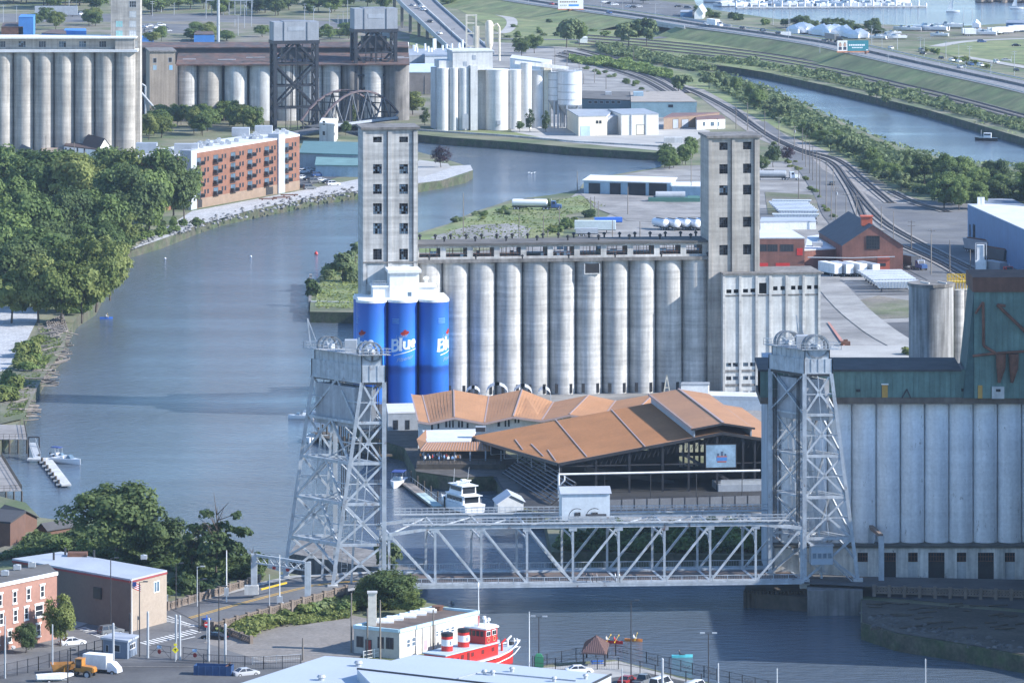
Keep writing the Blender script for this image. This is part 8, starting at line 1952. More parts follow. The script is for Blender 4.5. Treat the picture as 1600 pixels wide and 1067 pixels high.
MB().prism(ph,4.7,7.2).build('pilot_house',mat('deep red paint',(.4,.025,.025),.45,.08),fb); MB().prism([(x*1.06-.2,y*1.15) for x,y in ph],7.2,7.45).build('pilot_house_roof',white,fb)
for (x0,x1) in ((1.3,2.5),(3.0,4.2)):
    MB().box(x0,x1,-2.06,-2.0,6.0,6.9).build('window_frame',white,fb); MB().box(x0+.1,(x0+x1)/2-.05,-2.1,-2.04,6.1,6.8).box((x0+x1)/2+.05,x1-.1,-2.1,-2.04,6.1,6.8).build('pane',glass,fb)
for e in range(3):
    a,b2=Vector((*ph[1+e],0)),Vector((*ph[2+e],0)); fr=face(a,b2); L=(b2-a).length; o=MB().box(.15,L-.15,-.06,0,6.0,6.9).build('window_frame',white,fb); o.location=a; o.rotation_euler=(0,0,fr.a); o=MB().box(.28,L/2-.05,-.09,-.05,6.1,6.8).box(L/2+.05,L-.28,-.09,-.05,6.1,6.8).build('pane',glass,fb); o.location=a; o.rotation_euler=(0,0,fr.a)
for i in range(4): MB().box(.94,1.0,-1.6+i*.85,-1.0+i*.85,6.0,6.9).build('window',glass,fb)
for cx in (1.9,3.6):
    mb=MB()
    for k in range(12): a0,a1=2*PI*k/12,2*PI*(k+1)/12; mb.bar((cx+.38*math.cos(a0),-2.04,5.4+.38*math.sin(a0)),(cx+.38*math.cos(a1),-2.04,5.4+.38*math.sin(a1)),.09)
    mb.build('round_emblem',mat('gilt emblem',(.5,.3,.15)),fb)
for cx in (-7.4,-2.6):
    f_=MB().lathe([(1.0,4.7),(1.0,5.6)],20,(cx,0,0)).build('funnel',red,fb,None,True); MB().lathe([(1.01,5.6),(1.01,6.7)],20,(cx,0,0)).build('white_band',white,f_,None,True); MB().lathe([(1.0,6.7),(1.0,7.2)],20,(cx,0,0)).build('red_band',red,f_,None,True); MB().lathe([(1.03,7.2),(1.03,7.75),(.8,7.8)],20,(cx,0,0)).build('black_cap',blackm,f_,None,True); MB().box(cx-.35,cx+.35,-1.1,-1.0,5.8,6.5).build('band_panel',mat('pale blue grey deck',(.42,.5,.56)),f_)
MB().cyl((2.4,.4,7.4),(2.4,.4,14.5),.12,.06,8).build('mast',white,fb); MB().box(2.3,2.5,.3,.5,7.4,9.2).build('mast_foot',red,fb)
MB().box(2.2,2.5,.35,.45,14.2,14.9).build('flag_cloth',white,fb); 
for x,y in ((3.4,-1),(4.4,.6),(2,-1.3)): MB().cyl((x,y,7.45),(x,y,8.2),.12,.12,8).lathe([(.05,8.2),(.35,8.4),(.3,8.8),(.05,8.9)],10,(x,y,0)).build('searchlight',white,fb)
for x,y in ((7.5,.8),(7.5,-.9),(10.5,0),(-.3,-1.4),(-5,-1.4)): MB().cyl((x,y,2.6),(x,y,3.9),.22,.18,8).bar((x-.2,y,3.9),(x+1.1,y,4.5),.22).build('fire_monitor',red if x<8 else white,fb)
MB().cyl((11.6,-.4,3.2),(11.6,.4,3.2),.35,.35,10).build('winch',darkm,fb)
for s in (-1,1): MB().cyl((12.9,s*.3,3.2),(12.9,s*.3,3.9),.14,.14,8).build('bollard',white,fb)
# flag poles, people
def person_mesh(nm,shirt,trous,sit=False):
    me=bpy.data.meshes.new(nm); 
    J=[(0,0,.95),(0,0,1.2),(0,0,1.42),(0,0,1.52),(0,.02,1.64),(0,.02,1.74)]; rads=[.15,.15,.13,.06,.1,.08]; E=[(i,i+1) for i in range(5)]
    def chain(root,pts,rr):
        a=root
        for p,r_ in zip(pts,rr): J.append(p); rads.append(r_); E.append((a,len(J)-1)); a=len(J)-1
    for s in (-1,1):
        if sit: chain(0,[(s*.1,-.1,.93),(s*.12,-.5,.95),(s*.12,-.85,.88)],[.1,.08,.05])
        else: chain(0,[(s*.1,0,.88),(s*.11,-.02,.48),(s*.11,.02,.08),(s*.11,-.14,.04)],[.1,.075,.05,.04])
        chain(2,[(s*.2,0,1.4),(s*.26,-.06 if not sit else -.1,1.14),(s*.24,-.22 if not sit else -.35,.98 if not sit else 1.1)],[.07,.05,.035])
    me.from_pydata(J,E,[]); o=bpy.data.objects.new('p',me); C.objects.link(o); md=o.modifiers.new('s','SKIN'); sv=me.skin_vertices[0].data
    for i,r_ in enumerate(rads): sv[i].radius=(r_,r_)
    sv[0].use_root=True; md2=o.modifiers.new('d','SUBSURF'); md2.levels=1; bpy.context.view_layer.update()
    out=bpy.data.meshes.new_from_object(o.evaluated_get(bpy.context.evaluated_depsgraph_get())); bpy.data.objects.remove(o)
    for m in (skin,shirt,trous,mat('dark hair',(.05,.035,.025))): out.materials.append(m)
    for p in out.polygons:
        z=p.center.z; p.material_index=3 if z>1.7 else 0 if z>1.5 else 1 if z>.97 and abs(p.center.x)<.3 else 2
    return out
sh={'white':white,'blue':mat('light blue cloth',(.2,.35,.6)),'red':mat('red cloth',(.5,.06,.05)),'orange':mat('orange cloth',(.7,.25,.05)),'dark':mat('dark cloth',(.04,.045,.06)),'grey':mat('grey cloth',(.3,.3,.32))}
PM={k:person_mesh('person',m,sh['dark']) for k,m in sh.items()}; PS={k:person_mesh('person',m,sh['dark'],True) for k,m in sh.items()}
def person(u,v,z,shirt,label,deg=0,sit=False,group=None,loc=None,s=1):
    o=link('person',(PS if sit else PM)[shirt],None,loc or G(u,v,z),deg,s); return prop(o,label,'person',group)
seq=['orange','white','white','blue','white','red','blue','white','blue','grey','blue','red','white','dark','blue','white','orange','grey']
for k,c in enumerate(seq):
    u=657+k*3.6+rnd.uniform(-1,1); person(u,0,0,c,'person in %s top standing on the shaded restaurant patio'%c,rnd.uniform(0,360),False,'people on the restaurant patio',Vector((Xat(u,1100),1099+rnd.uniform(0,6),4.2)))
person(945,1030,LZ,'white','person in a white shirt standing under the pavilion',20)
b_=bdir; e0=nA+out*1.2
for k,f_ in enumerate((.475,.49,.50,.545,.555)): person(0,0,0,('dark','dark','grey','white','white')[k],'person walking on the near side walkway of the bridge',90,False,'people walking on the bridge',nA+L9*f_+out*.9+Vector((0,0,.2)))
# kayaks
def kayak(label,u,v,deg,L,m,folk,padd=True):
    t=boat('kayak',label,G(u,v,.15),deg,L,.75,.28,m,'kayak')
    MB().box(-.5,.5,-.22,.22,.29,.33).build('cockpit',blackm,t)
    for i,(x,c) in enumerate(folk):
        p=t.matrix_world if False else None; a=R(deg); q=G(u,v,.15)+Vector((x*math.cos(a),x*math.sin(a),-.55)); person(0,0,0,c,'person in a %s top paddling the %s'%(c,label),deg+90,True,None,q)
        if padd:
            pd=T('paddle','paddle held by the %s kayaker of the %s'%(('front','rear')[i%2] if len(folk)>1 else 'only',label),'paddle',q+Vector((.45*math.cos(a),.45*math.sin(a),1.15)),None,deg); MB().cyl((0,-1.0,-.3),(0,1.0,.5),.03,.03,6).build('shaft',yellow,pd)
            for s in (-1,1): MB().box(-.03,.03,s*1.15-.2,s*1.15+.2,.1+s*.42-.12,.1+s*.42+.12).build('blade',yellow,pd)
kayak('red double kayak behind the pavilion roof',954,1003,-20,4.6,red,[(.7,'red'),(-.8,'white')])
kayak('orange single kayak beside the tall lamp',990,1000,-12,3.2,orange,[(0,'white')])
kayak('turquoise and violet kayak out on the dark water',1066,1025,8,3.7,mat('turquoise plastic',(.1,.5,.55),.4,.1),[(-.5,'dark')],False)
kayak('blue kayak near the left bank trees',166,497,10,3.6,blue,[(0,'white')])
bo=T('mooring_buoy','red mooring buoy far out in the river','buoy',G(494,397,.1)); MB().lathe([(.35,-.3),(.6,.1),(.4,.6),(.1,.7)],12).build('float',red,bo); MB().cyl((0,0,.7),(0,0,1.1),.08,.08,6).build('ring_post',red,bo)
for u,v,l in ((707,942,'white buoy in the water above the fire boat station'),(258,405,'small white buoy near the left bank'),(392,402,'tiny white buoy in mid river')):
    bo=T('mooring_buoy',l,'buoy',G(u,v,0)); MB().lathe([(.2,-.2),(.34,.1),(.3,.4),(.06,.55)],12).build('float',white,bo); MB().lathe([(.345,.1),(.345,.2)],12).build('band',blue,bo)
for i,(u,v) in enumerate(((712,284),(826,271),(830,272),(835,271))): 
    o=MB().lathe([(.1,0),(.35,.15),(.3,.35),(.05,.5)],8).cyl((.3,0,.3),(.55,0,.6),.09,.12,6).build('bird',white,None,G(u,v,0)); prop(o,'white water bird resting on the river','bird','birds on the river')
# work boat on the canal
wb_=boat('work_boat','small dark work boat on the ship canal at the right',G(1541,219,.3),170,9,3,.9,carK); MB().box(-2,1,-1,1,.9,2.8).build('wheelhouse',white,wb_); MB().box(-1.8,.8,-1.04,1.04,1.9,2.5).build('windows',glass,wb_); MB().cyl((2,0,.9),(2,0,4),.1,.1,6).build('mast',galv,wb_)
# marina boats and boats on the hard
q=random.Random(3); mm_=motorboat('white motor boat packed in the lake marina',1185,9,10,11,None,'white motor boats in the lake marina')
for k in range(95):
    u=q.choice([q.uniform(1110,1270),q.uniform(1285,1410)]); v=q.uniform(-6,10.5)
    dup(mm_,G(u,v,.25),q.uniform(-20,20)+q.choice([0,180]),scale=q.uniform(.8,1.6))
for k,(u,v) in enumerate(((1489,19),(1589,14))):
    t=boat('sail_boat','sail boat with white sail, %s in the lake at the upper right'%('left one' if k==0 else 'right one'),G(u,v,.2),0,8,2.4,.8,carW); MB().cyl((0,0,.6),(0,0,10),.08,.05,6).build('mast',galv,t); MB().add([(.1,0,1.6),(-3,.3,1.6),(.1,0,9.5),(.1,.06,1.6),(-3,.36,1.6),(.1,.06,9.5)],[(0,1,2),(5,4,3),(0,2,5,3),(1,4,5,2),(0,3,4,1)]).build('sail',white,t)
ws=mat('white shrink wrap',(.75,.77,.8),.5,.05)
sw0=T('wrapped_boat','boat under white shrink wrap in the long wrapped row by the highway','boat',G(1240,54),'wrapped boats by the highway',-60); MB().loft([[(-5,-1.6,.5),(-5,1.6,.5),(-5,1.5,2.6),(-5,0,3.8),(-5,-1.5,2.6)],[(0,-1.8,.4),(0,1.8,.4),(0,1.7,2.8),(0,0,5.2),(0,-1.7,2.8)],[(5,-.6,.8),(5,.6,.8),(5,.5,2.6),(5,0,3.2),(5,-.5,2.6)]]).build('wrap',ws,sw0); MB().box(-3,3,-.3,.3,0,.6).build('cradle',darkm,sw0)
for k in range(34): t_=k/34; dup(sw0,G(1240+t_*108,52+t_*9+q.uniform(-2,2)-abs(math.sin(t_*7))*1.5,LZ),q.uniform(-80,-40),scale=q.uniform(.7,1.25))
yb=motorboat('motor boat standing on the gravel of the boat yard',1412,46,170,11,None,'boats standing in the boat yard'); yb.location=G(1412,46,LZ+.8)
for u,v,s_ in ((1424,47,1),(1450,46,1.5),(1462,47,1.3),(1482,43,1.4),(1388,58,1),(1400,60,1),(1372,60,.9),(1468,56,.9),(1525,52,1.3),(1540,54,1.1),(1550,52,.9),(1395,53,.8)): dup(yb,G(u,v,LZ+.8),q.uniform(150,200),scale=s_)
dupw=dup(sw0,G(1526,44),80,'big dome shaped boat cover in the boat yard','covers in the boat yard',(1.3,1.3,.9))
cv=box_trailer('white cube van parked in the boat yard row',1512,56,10,white,6,group='white vans in the boat yard row')
for u,v in ((1516,57),(1552,55),(1564,54),(1574,54),(1584,52),(1592,51),(1557,55)): dup(cv,G(u,v),q.uniform(0,20))
# finger dock and marina docks
fd=T('finger_dock','floating finger dock with posts below the left wharf','dock',G(70,716,.6)); O=fd.location; a,b2=G(72,716,.6)-O,G(104,758,.6)-O
for k in range(14): p0,p1=a.lerp(b2,k/14),a.lerp(b2,(k+.94)/14); MB().bar(p0,p1,2.1,.35).build('plank',conc2,fd)
nv=Vector((-(b2-a).y,(b2-a).x,0)).normalized()
for k in range(8): p=a.lerp(b2,k/7.3)+nv*(-1.5); MB().cyl((p.x,p.y,-1),(p.x,p.y,1.0),.26,.26,8).build('pile',woodD,fd); MB().box(p.x-.5,p.x+.5,p.y-.3,p.y+.3,-.2,.2).build('float',conc2,fd)
rg=T('gangway','pale sloping gangway from the wharf down to the finger dock','gangway',G(50,692,3.2)); O=rg.location; MB().bar(Vector((0,0,0)),G(58,716,.8)-O,1.6,.2).build('walkway',galv,rg); mb=MB(); e=G(58,716,.8)-O
for s in (-.8,.8):
    mb.bar(Vector((s,0,1.1)),e+Vector((s,0,1.1)),.06)
    for k in range(9): p=e*(k/8)+Vector((s,0,0)); mb.bar(p,p+Vector((0,0,1.1)),.05)
mb.build('railing',galv,rg); MB().bar(e+Vector((-2,-.5,-.1)),e+Vector((2.2,-.8,-.1)),2.4,.4).build('landing_float',conc2,rg); MB().path([Vector((-.6,-2,-4)),Vector((-.6,-2,1.6)),Vector((1.8,-2,1.6)),Vector((1.8,-2,-4))],.18).build('pile_frame',darkm,rg)
md=T('marina_dock','floating dock with railing and pale end between the navy canopy boat and the cruiser','dock',G(640,765,.6)); O=md.location; a,b2=G(632,752,.6)-O,G(684,792,.6)-O
MB().bar(a,b2,2.2,.4).build('dock_deck',wood,md); MB().bar(a.lerp(b2,.5),b2,2.1,.46).build('pale_decking',mat('pale green dock deck',(.4,.5,.48)),md); mb=MB()
for k in range(14): p=a.lerp(b2,k/13)+Vector((1.2,0,0)); mb.bar(p,p+Vector((0,0,1.1)),.06)
mb.bar(a+Vector((1.2,0,1.1)),b2+Vector((1.2,0,1.1)),.06); mb.build('railing',galv,md)
for k in range(6): p=a.lerp(b2,k/5)+Vector((1.4,.3,0)); MB().cyl((p.x,p.y,-1),(p.x,p.y,2.2),.18,.18,7).build('pile',woodD,md)
md=T('marina_dock','dark timber dock on piles behind the left lift tower','dock',G(520,690,1.6)); O=md.location; a,b2=G(498,676,1.6)-O,G(600,712,1.6)-O
MB().bar(a,b2,4,.4).build('dock_deck',woodD,md)
for k in range(16): p=a.lerp(b2,k/15); MB().cyl((p.x,p.y-2,-3),(p.x,p.y-2,1.5+(k%3)),.22,.22,7).build('pile',woodD,md)
t,a_,b_=gable('dock_house','small grey dock house with a pale roof beside the cruiser','hut',(778,787),(818,783),(812,775),799,Zat(775,Yat(799))+.2,Zat(785,Yat(799)),galv,grroof)
# dock rows at the apartment shore
for i,(u,v) in enumerate(((418,322),(440,320),(452,316))):
    t=T('pile_frame','rusty pile frame in the water below the apartments','pile frame',G(u,v+5,0),'rusty pile frames below the apartments',10); 
    for x in (-1.8,1.8): MB().cyl((x,0,-1),(x,0,3.6),.25,.25,7).build('pile',rusty,t)
    MB().bar((-3,0,3.6),(3,0,3.6),.4).build('cross_beam',rusty,t)
# ================================================================ poles, lamps, signs
UP={}
def pole(u,vb,vt,label,group=None,kind='utility',name='utility_pole',z=LZ,m=None):
    p=G(u,vb,z); h=Zat(vt,p.y)-z; t=T(name,label,'pole',p,group,deg=rnd.uniform(-15,15)); r=.14 if kind!='thin' else .09
    MB().cyl((0,0,0),(0,0,h),r*1.25,r*.8,8).build('pole',m or polem,t)
    if kind=='utility':
        for k,zz in enumerate((h-.5,h-1.6)):
            if k==0 or rnd.random()<.5: MB().box(-1.2,1.2,-.17,-.05,zz,zz+.14).build('crossarm',m or polem,t); mb=MB(); [mb.cyl((x,-.1,zz+.14),(x,-.1,zz+.34),.05,.05,5) for x in (-1.1,-.5,.5,1.1)]; mb.build('insulator',galv,t)
        if rnd.random()<.35: MB().cyl((.35,0,h-2.6),(.35,0,h-1.7),.24,.24,8).build('transformer',galv,t)
    return t
for u,a,b2,l in ((8,1062,962,'pale steel pole at the left edge in front of the fence'),(82,1055,975,'pale steel pole under the street tree'),(549,1022,926,'pale pole with a dark top left of the fire station'),(574,1026,950,'leaning pole before the fire station with a meter box'),(594,1030,937,'pole with a transformer before the station chimney'),(677,1024,952,'dark pole at the station wall behind the funnels'),(473,1034,996,'short pole at the gravel lot edge')):
    pole(u,a,b2,l,None,'plain',m=galv if u<100 else None)
def steel(u,vb,vt,label,m=galv,r=.22,group=None,name='steel_mast',cap=True):
    p=G(u,vb); h=Zat(vt,p.y)-LZ; t=T(name,label,'mast',p,group); MB().cyl((0,0,0),(0,0,h),r,r*.9,12).build('post',m,t,None,True)
    if cap: MB().lathe([(r*1.02,h),(r*.7,h+.2),(.04,h+.28)],12).build('cap',m,t)
    MB().box(-.3,.3,-.3,.3,0,.25).build('base',conc2,t); return t
steel(231,1030,957,'thick grey mast at the left of the street gate'); steel(275,1033,962,'left one of the paired pale masts at the gate middle'); steel(281,1033,963,'right one of the paired pale masts at the gate middle'); steel(326,1036,967,'pale mast at the right end of the gate'); steel(352,1040,976,'pale mast right of the gate by the dark lattice wall'); steel(177,1037,975,'pale mast before the gatehouse'); steel(1035,1082,1030,'pale mast rising in front of the white pickup'); steel(1122,1086,1038,'pale mast right of the double lamp by the water',r=.16)
steel(1446,1110,1031,'thin pale post in the water at the bottom right',r=.12); steel(1214,1110,1046,'thin pale post at the bottom edge in mid right',r=.12); steel(972,1085,1046,'thin pale post before the dark red car',r=.1); steel(203,1022,960,'dark post with a pale cap at the gatehouse corner',darkm,.16)
def lamp(u,vb,vt,label,heads=1,m=darkm,arm=1.0,z=LZ,group=None,name='street_lamp'):
    p=G(u,vb,z); h=Zat(vt,p.y)-z; t=T(name,label,'lamp',p,group,deg=rnd.uniform(-10,10)); MB().cyl((0,0,0),(0,0,h),.12,.08,8).build('pole',m,t)
    for s in ((1,) if heads==1 else (-1,1)):
        MB().bar((0,0,h-.05),(s*arm,0,h+.05),.08).build('arm',m,t); MB().box(s*arm-.4,s*arm+.4,-.2,.2,h-.02,h+.16).build('lamp_head',m if heads==1 else galv,t)
    return t
lamp(218,1028,909,'dark street lamp with a box head beside the gatehouse'); lamp(311,990,905,'dark street lamp at the bridge approach corner'); lamp(342,1040,916,'tall dark lamp beside the dark lattice wall'); lamp(173,990,872,'thin dark lamp by the crossing'); lamp(106,1072,1015,'short dark lamp before the orange loader'); lamp(842,1040,963,'dark double headed lamp left of the pavilion',2); lamp(986,1062,938,'tall dark lamp right of the pavilion'); lamp(1107,1078,989,'dark double headed lamp over the white van',2); lamp(275,955,880,'brown lamp on the approach balustrade'); lamp(308,952,885,'grey lamp on the far side of the approach',1,galv)
bn2=T('utility_box','green rounded box at the foot of the double headed lamp','cabinet',G(842,1042)); MB().loft([[(-.8,-.4,0),(.8,-.4,0),(.8,.4,0),(-.8,.4,0)],[(-.8,-.4,1.6),(.8,-.4,1.6),(.8,.4,1.6),(-.8,.4,1.6)],[(-.4,-.3,2.3),(.4,-.3,2.3),(.4,.3,2.3),(-.4,.3,2.3)]]).build('cabinet_body',mat('green plastic',(.03,.2,.1)),bn2); MB().box(-.7,.7,-.44,-.4,.2,1.4).build('door',mat('green plastic',(.03,.2,.1)),bn2)
def flagpole(u,vb,vt,label,flag):
    p=G(u,vb); h=Zat(vt,p.y)-LZ; t=T('flag_pole',label,'flag pole',p); MB().cyl((0,0,0),(0,0,h),.1,.05,8).build('pole',white,t); MB().lathe([(.02,h),(.14,h+.1),(.02,h+.24)],8).build('finial',galv,t)
    if flag:
        for k in range(7): MB().loft([[(.1+i*.35,-.1*math.sin(i*1.4),h-.3-k*.17-i*.16),(.1+i*.35,-.1*math.sin(i*1.4)+.02,h-.3-k*.17-i*.16),(.1+i*.35,-.1*math.sin(i*1.4)+.02,h-.47-k*.17-i*.16),(.1+i*.35,-.1*math.sin(i*1.4),h-.47-k*.17-i*.16)] for i in range(5)]).build('flag_stripe',red if k%2==0 else white,t)
        MB().box(.1,.8,-.16,-.12,h-.95-.2,h-.3-.1).build('flag_canton',navy,t)
flagpole(206,1004,905,'white flag pole with a drooping striped flag beside the brown warehouse',1); flagpole(827,1046,957,'bare white flag pole left of the pavilion',0)
lb_=T('signal_mast','white pole with a control box at the bridge approach','mast',G(354,940,4)); MB().cyl((0,0,0),(0,0,9.3),.12,.08,8).build('pole',white,lb_); MB().box(-.4,.4,-.5,-.1,1.2,2.6).build('control_box',galv,lb_)
lb_=T('signal_mast','white barrier pole with a box on the near side of the approach','mast',G(437,945,4.4)); MB().cyl((0,0,0),(0,0,9),.1,.07,8).build('pole',white,lb_); MB().box(-.5,.5,-.4,.1,.4,1.6).build('control_box',galv,lb_); MB().box(.2,.7,-.4,.0,-.3,.5).build('white_cabinet',white,lb_)
lb_=T('signal_mast','plain pale pole between the barrier poles on the approach','mast',G(421,952,4.2)); MB().cyl((0,0,0),(0,0,6.3),.09,.07,8).build('pole',galv,lb_)
# portal frames before and after the bridge
pf=T('portal_frame','pale steel portal frame over the bridge approach','gantry',G(481,940,4.9)); O=pf.location; a=Vector((0,0,0)); b2=G(397,927,4.9)-O
for p in (a,b2): MB().box(p.x-.55,p.x+.55,p.y-.5,p.y+.5,0,7.2).build('column',steel_:=_m['silver bridge paint'],pf)
MB().bar(Vector((a.x,a.y,7.0)),Vector((b2.x,b2.y,7.0)),.5,.4).build('beam',steel_,pf); MB().bar(Vector((a.x,a.y,5.6)),Vector((b2.x,b2.y,5.6)),.25,.25).build('lower_chord',steel_,pf)
mb=MB()
for k in range(8): p=a.lerp(b2,k/8); q_=a.lerp(b2,(k+1)/8); mb.bar(p+Vector((0,0,5.6)),q_+Vector((0,0,7)),.12); mb.bar(q_+Vector((0,0,5.6)),p+Vector((0,0,7)),.12)
mb.build('lacing',steel_,pf)
for k in (3,5): p=a.lerp(b2,k/8); MB().box(p.x-.3,p.x+.3,p.y-.4,p.y-.1,5.0,5.5).build('signal_light',carR,pf)
pf=T('portal_frame','pale steel portal frame over the river road right of the bridge','gantry',G(1377,907,5)); O=pf.location; b2=Vector((-1.6,13,0))*.75
for p in (Vector((0,0,0)),b2): MB().box(p.x-.5,p.x+.5,p.y-.4,p.y+.4,0,8.2).build('column',_m['silver bridge paint'],pf)
MB().bar(Vector((0,0,8.2)),Vector((b2.x,b2.y,8.4)),.7,.7).build('beam',mat('brown portal beam',(.2,.15,.12)),pf)
br_=T('road_barrier','yellow barrier arm and grey boulders by the approach','barrier',G(408,928,4.9)); MB().bar((0,0,.9),(4.5,3,1.6),.3).build('arm',yellow,br_); MB().box(-3,-.5,-.6,1,0,1.6).build('concrete_block',conc2,br_)
# traffic signs
sg=T('road_sign','yellow diamond warning sign at the gate','road sign',G(274,1036)); MB().cyl((0,0,0),(0,0,3.6),.06,.06,6).build('post',galv,sg); MB().add([(0,-.1,1.7),(.6,-.1,2.3),(0,-.1,2.9),(-.6,-.1,2.3),(0,-.06,1.7),(.6,-.06,2.3),(0,-.06,2.9),(-.6,-.06,2.3)],[(0,1,2,3),(7,6,5,4),(0,4,5,1),(1,5,6,2),(2,6,7,3),(3,7,4,0)]).build('panel',mat('signal yellow',(.8,.68,.02),.5,0),sg); MB().box(-.06,.06,-.115,-.1,2.1,2.55).box(-.2,.2,-.115,-.1,2.4,2.5).build('symbol',blackm,sg); MB().box(-.25,.25,-.1,-.06,3.0,3.4).build('small_panel',mat('signal yellow',(.8,.68,.02)),sg)
sg=T('road_sign','red round no entry sign with a blue sign above at the junction','road sign',G(323,1004)); MB().cyl((0,0,0),(0,0,4.3),.06,.06,6).build('post',galv,sg); MB().cyl((0,-.12,3.2),(0,-.06,3.2),.5,.5,20).build('disc',red,sg); MB().box(-.34,.34,-.14,-.125,3.1,3.3).build('bar',white,sg); MB().box(-.75,.75,-.1,-.05,4.0,4.35).build('street_name_plate',blue,sg); MB().box(-.05,.05,-.7,.7,4.4,4.7).build('street_name_plate',blue,sg)
# yard and rail-side pole lines
gp='utility poles along the rail yard road'
for u,a,b2 in ((1217,236,183),(1241,232,197),(1254,252,200),(1259,262,212),(1265,272,220),(1270,283,228),(1276,300,236),(1281,310,240),(1291,330,252),(1299,345,285),(1306,360,292),(1322,362,302),(1338,352,305),(1302,300,262),(1377,358,322),(1396,376,330),(1424,392,345),(1455,430,358),(1484,428,375),(1516,425,390)):
    pole(u,a,b2,'weathered utility pole along the rail yard road',gp,'utility' if rnd.random()<.6 else 'plain')
gp='poles in the truck yard'
for u,a,b2 in ((724,368,302),(811,372,336),(849,372,336),(874,352,322),(856,370,360),(923,336,308),(929,334,307),(935,342,314),(981,336,292),(957,372,344),(1000,372,346),(902,298,268),(1080,308,240),(1248,312,262)):
    pole(u,a,b2,'thin grey pole in the gravel truck yard',gp,'plain')
gp='poles by the tracks and canal'
for u,a,b2 in ((1150,202,165),(1168,204,160),(1195,212,172),(1088,196,166),(983,178,152),(867,104,75),(886,108,80),(905,112,98),(990,95,72),(1052,95,82),(929,130,108),(947,140,116),(912,132,115)):
    pole(u,a,b2,'slim pole beside the tracks and scrub',gp,'plain')
gp='power poles along the highway'
for u,a,b2 in ((1263,76,62),(1281,94,70),(1388,116,86),(1430,112,88),(1468,120,98),(1508,128,96),(1548,135,95),(1394,94,76),(1380,46,15),(1505,34,12),(1519,34,14),(1534,34,12),(1416,46,24),(1434,32,14),(1362,72,40),(1402,78,45),(1438,84,58),(1478,92,65),(1515,100,72),(1585,118,80),(1580,98,88),(1208,40,14),(1234,48,16)):
    pole(u,a,b2,'power pole along the lake highway',gp,'utility' if (a-b2)>25 else 'plain',m=galv)
gp='highway lamps'
for u,a,b2 in ((1232,70,24),(1305,70,36),(1378,78,48),(1444,90,60),(1498,106,70),(973,26,2),(940,22,0),(826,16,-6),(750,0,-10),(1024,34,6)):
    lamp(u,a,b2,'tall pale double armed highway lamp',2,galv,3.0,LZ+2,gp)
for u,a,b2 in ((666,36,14),(688,66,40),(705,72,46),(677,52,28)): lamp(u,a,b2,'dark lamp on the sloping expressway',1,darkm,1.5,LZ,'expressway lamps')
gp='poles of the substation and far yard'
for u,a,b2 in ((108,26,-4),(120,18,-4),(238,26,2),(252,20,-2),(272,24,4),(322,30,4),(382,44,4),(393,42,0),(5,44,8),(26,42,8),(476,34,6),(490,44,10),(515,48,12),(536,46,18),(543,48,-4),(528,52,24),(372,56,24),(367,42,30)):
    pole(u,a,b2,'grey pole in the far yard at the upper left',gp,'utility' if (a-b2)>22 else 'plain',m=galv)
gp='poles beside the silo works'
for u,a,b2 in ((645,146,120),(664,148,118),(677,152,122),(681,158,124),(675,150,132),(72,246,212),(116,262,222),(450,236,190),(474,212,184)): pole(u,a,b2,'pale pole between the warehouse and the white silo works' if u>600 else 'pale pole among the houses and apartments',gp if u>600 else 'poles near the apartments','plain')
# substation lattice
ss=T('substation','grey substation lattice of posts and beams behind the dark bridge','substation',G(330,24)); s=mpp(24)
for k in range(9):
    x=(-8+k*9)*s; MB().box(x-.25,x+.25,-.25,.25,0,(26+6*(k%3))*s).build('lattice_post',galv,ss)
    if k<8: MB().box(x,x+9*s,-.2,.2,22*s,22*s+.6).build('lattice_beam',galv,ss)
# rubble, rusty equipment and canopy tents behind the hall
tn=T('tent_frames','white tent roofs and steel ribs behind the zigzag roof','tent',G(770,640)); 
for dx,w_ in ((-4.6,3.4),(1,5.2),(7,4.4),(12,3)):
    mb=MB(); n_=7
    for k in range(n_): 
        a0,a1=PI*k/n_,PI*(k+1)/n_; mb.add([(dx+w_/2*math.cos(a0),0,3.4+w_*.45*math.sin(a0)),(dx+w_/2*math.cos(a1),0,3.4+w_*.45*math.sin(a1)),(dx+w_/2*math.cos(a1),6,3.4+w_*.45*math.sin(a1)),(dx+w_/2*math.cos(a0),6,3.4+w_*.45*math.sin(a0))],[(0,1,2,3),(3,2,1,0)])
    mb.build('tent_roof',ws,tn); MB().path([(dx-w_/2,0,0),(dx-w_/2,0,3.6)],.08).path([(dx+w_/2,0,0),(dx+w_/2,0,3.6)],.08).build('tent_pole',galv,tn)
yl_=T('drill_rig','yellow white drill rig beside the white plant room','machinery',G(1042,628)); MB().box(-1.2,1.2,-.8,.8,0,1.6).build('base',yellow,yl_); MB().bar((-.8,0,1.6),(0,0,6.4),.25).bar((.8,0,1.6),(0,0,6.4),.25).bar((-.5,0,3.4),(.5,0,3.4),.2).build('mast',cream,yl_)
cl=T('rusty_block','rusty block with a streak of red dust on the yard paving','block',G(1321,540)); MB().box(-1.2,1.2,-1,1,0,1.1).box(-.5,.6,-.3,.5,1.1,1.6).build('rusty_box',rusty,cl)
sheet('red_dust_streak',[(1293,503),(1296,503),(1310,522),(1322,538),(1318,540),(1304,520)],mat('red dust',(.42,.2,.16),.95,.3,.6))
sheet('slab_paving',[(1290,560),(1300,540),(1420,540),(1420,560)],paver)
rk=T('dark_debris','dark piles of scrap and timbers under the river road on the right bank','debris',G(1480,965)); O=rk.location
for k in range(40):
    p=G(q.uniform(1360,1600),q.uniform(944,985),LZ)-O; MB().cyl((-.5,0,.1),(.5,.1,.25),.12,.1,5).build('timber',woodD,rk,(p.x,p.y,.1),deg=q.uniform(-30,30)).scale=(q.uniform(1.5,4),1.3,1.3)
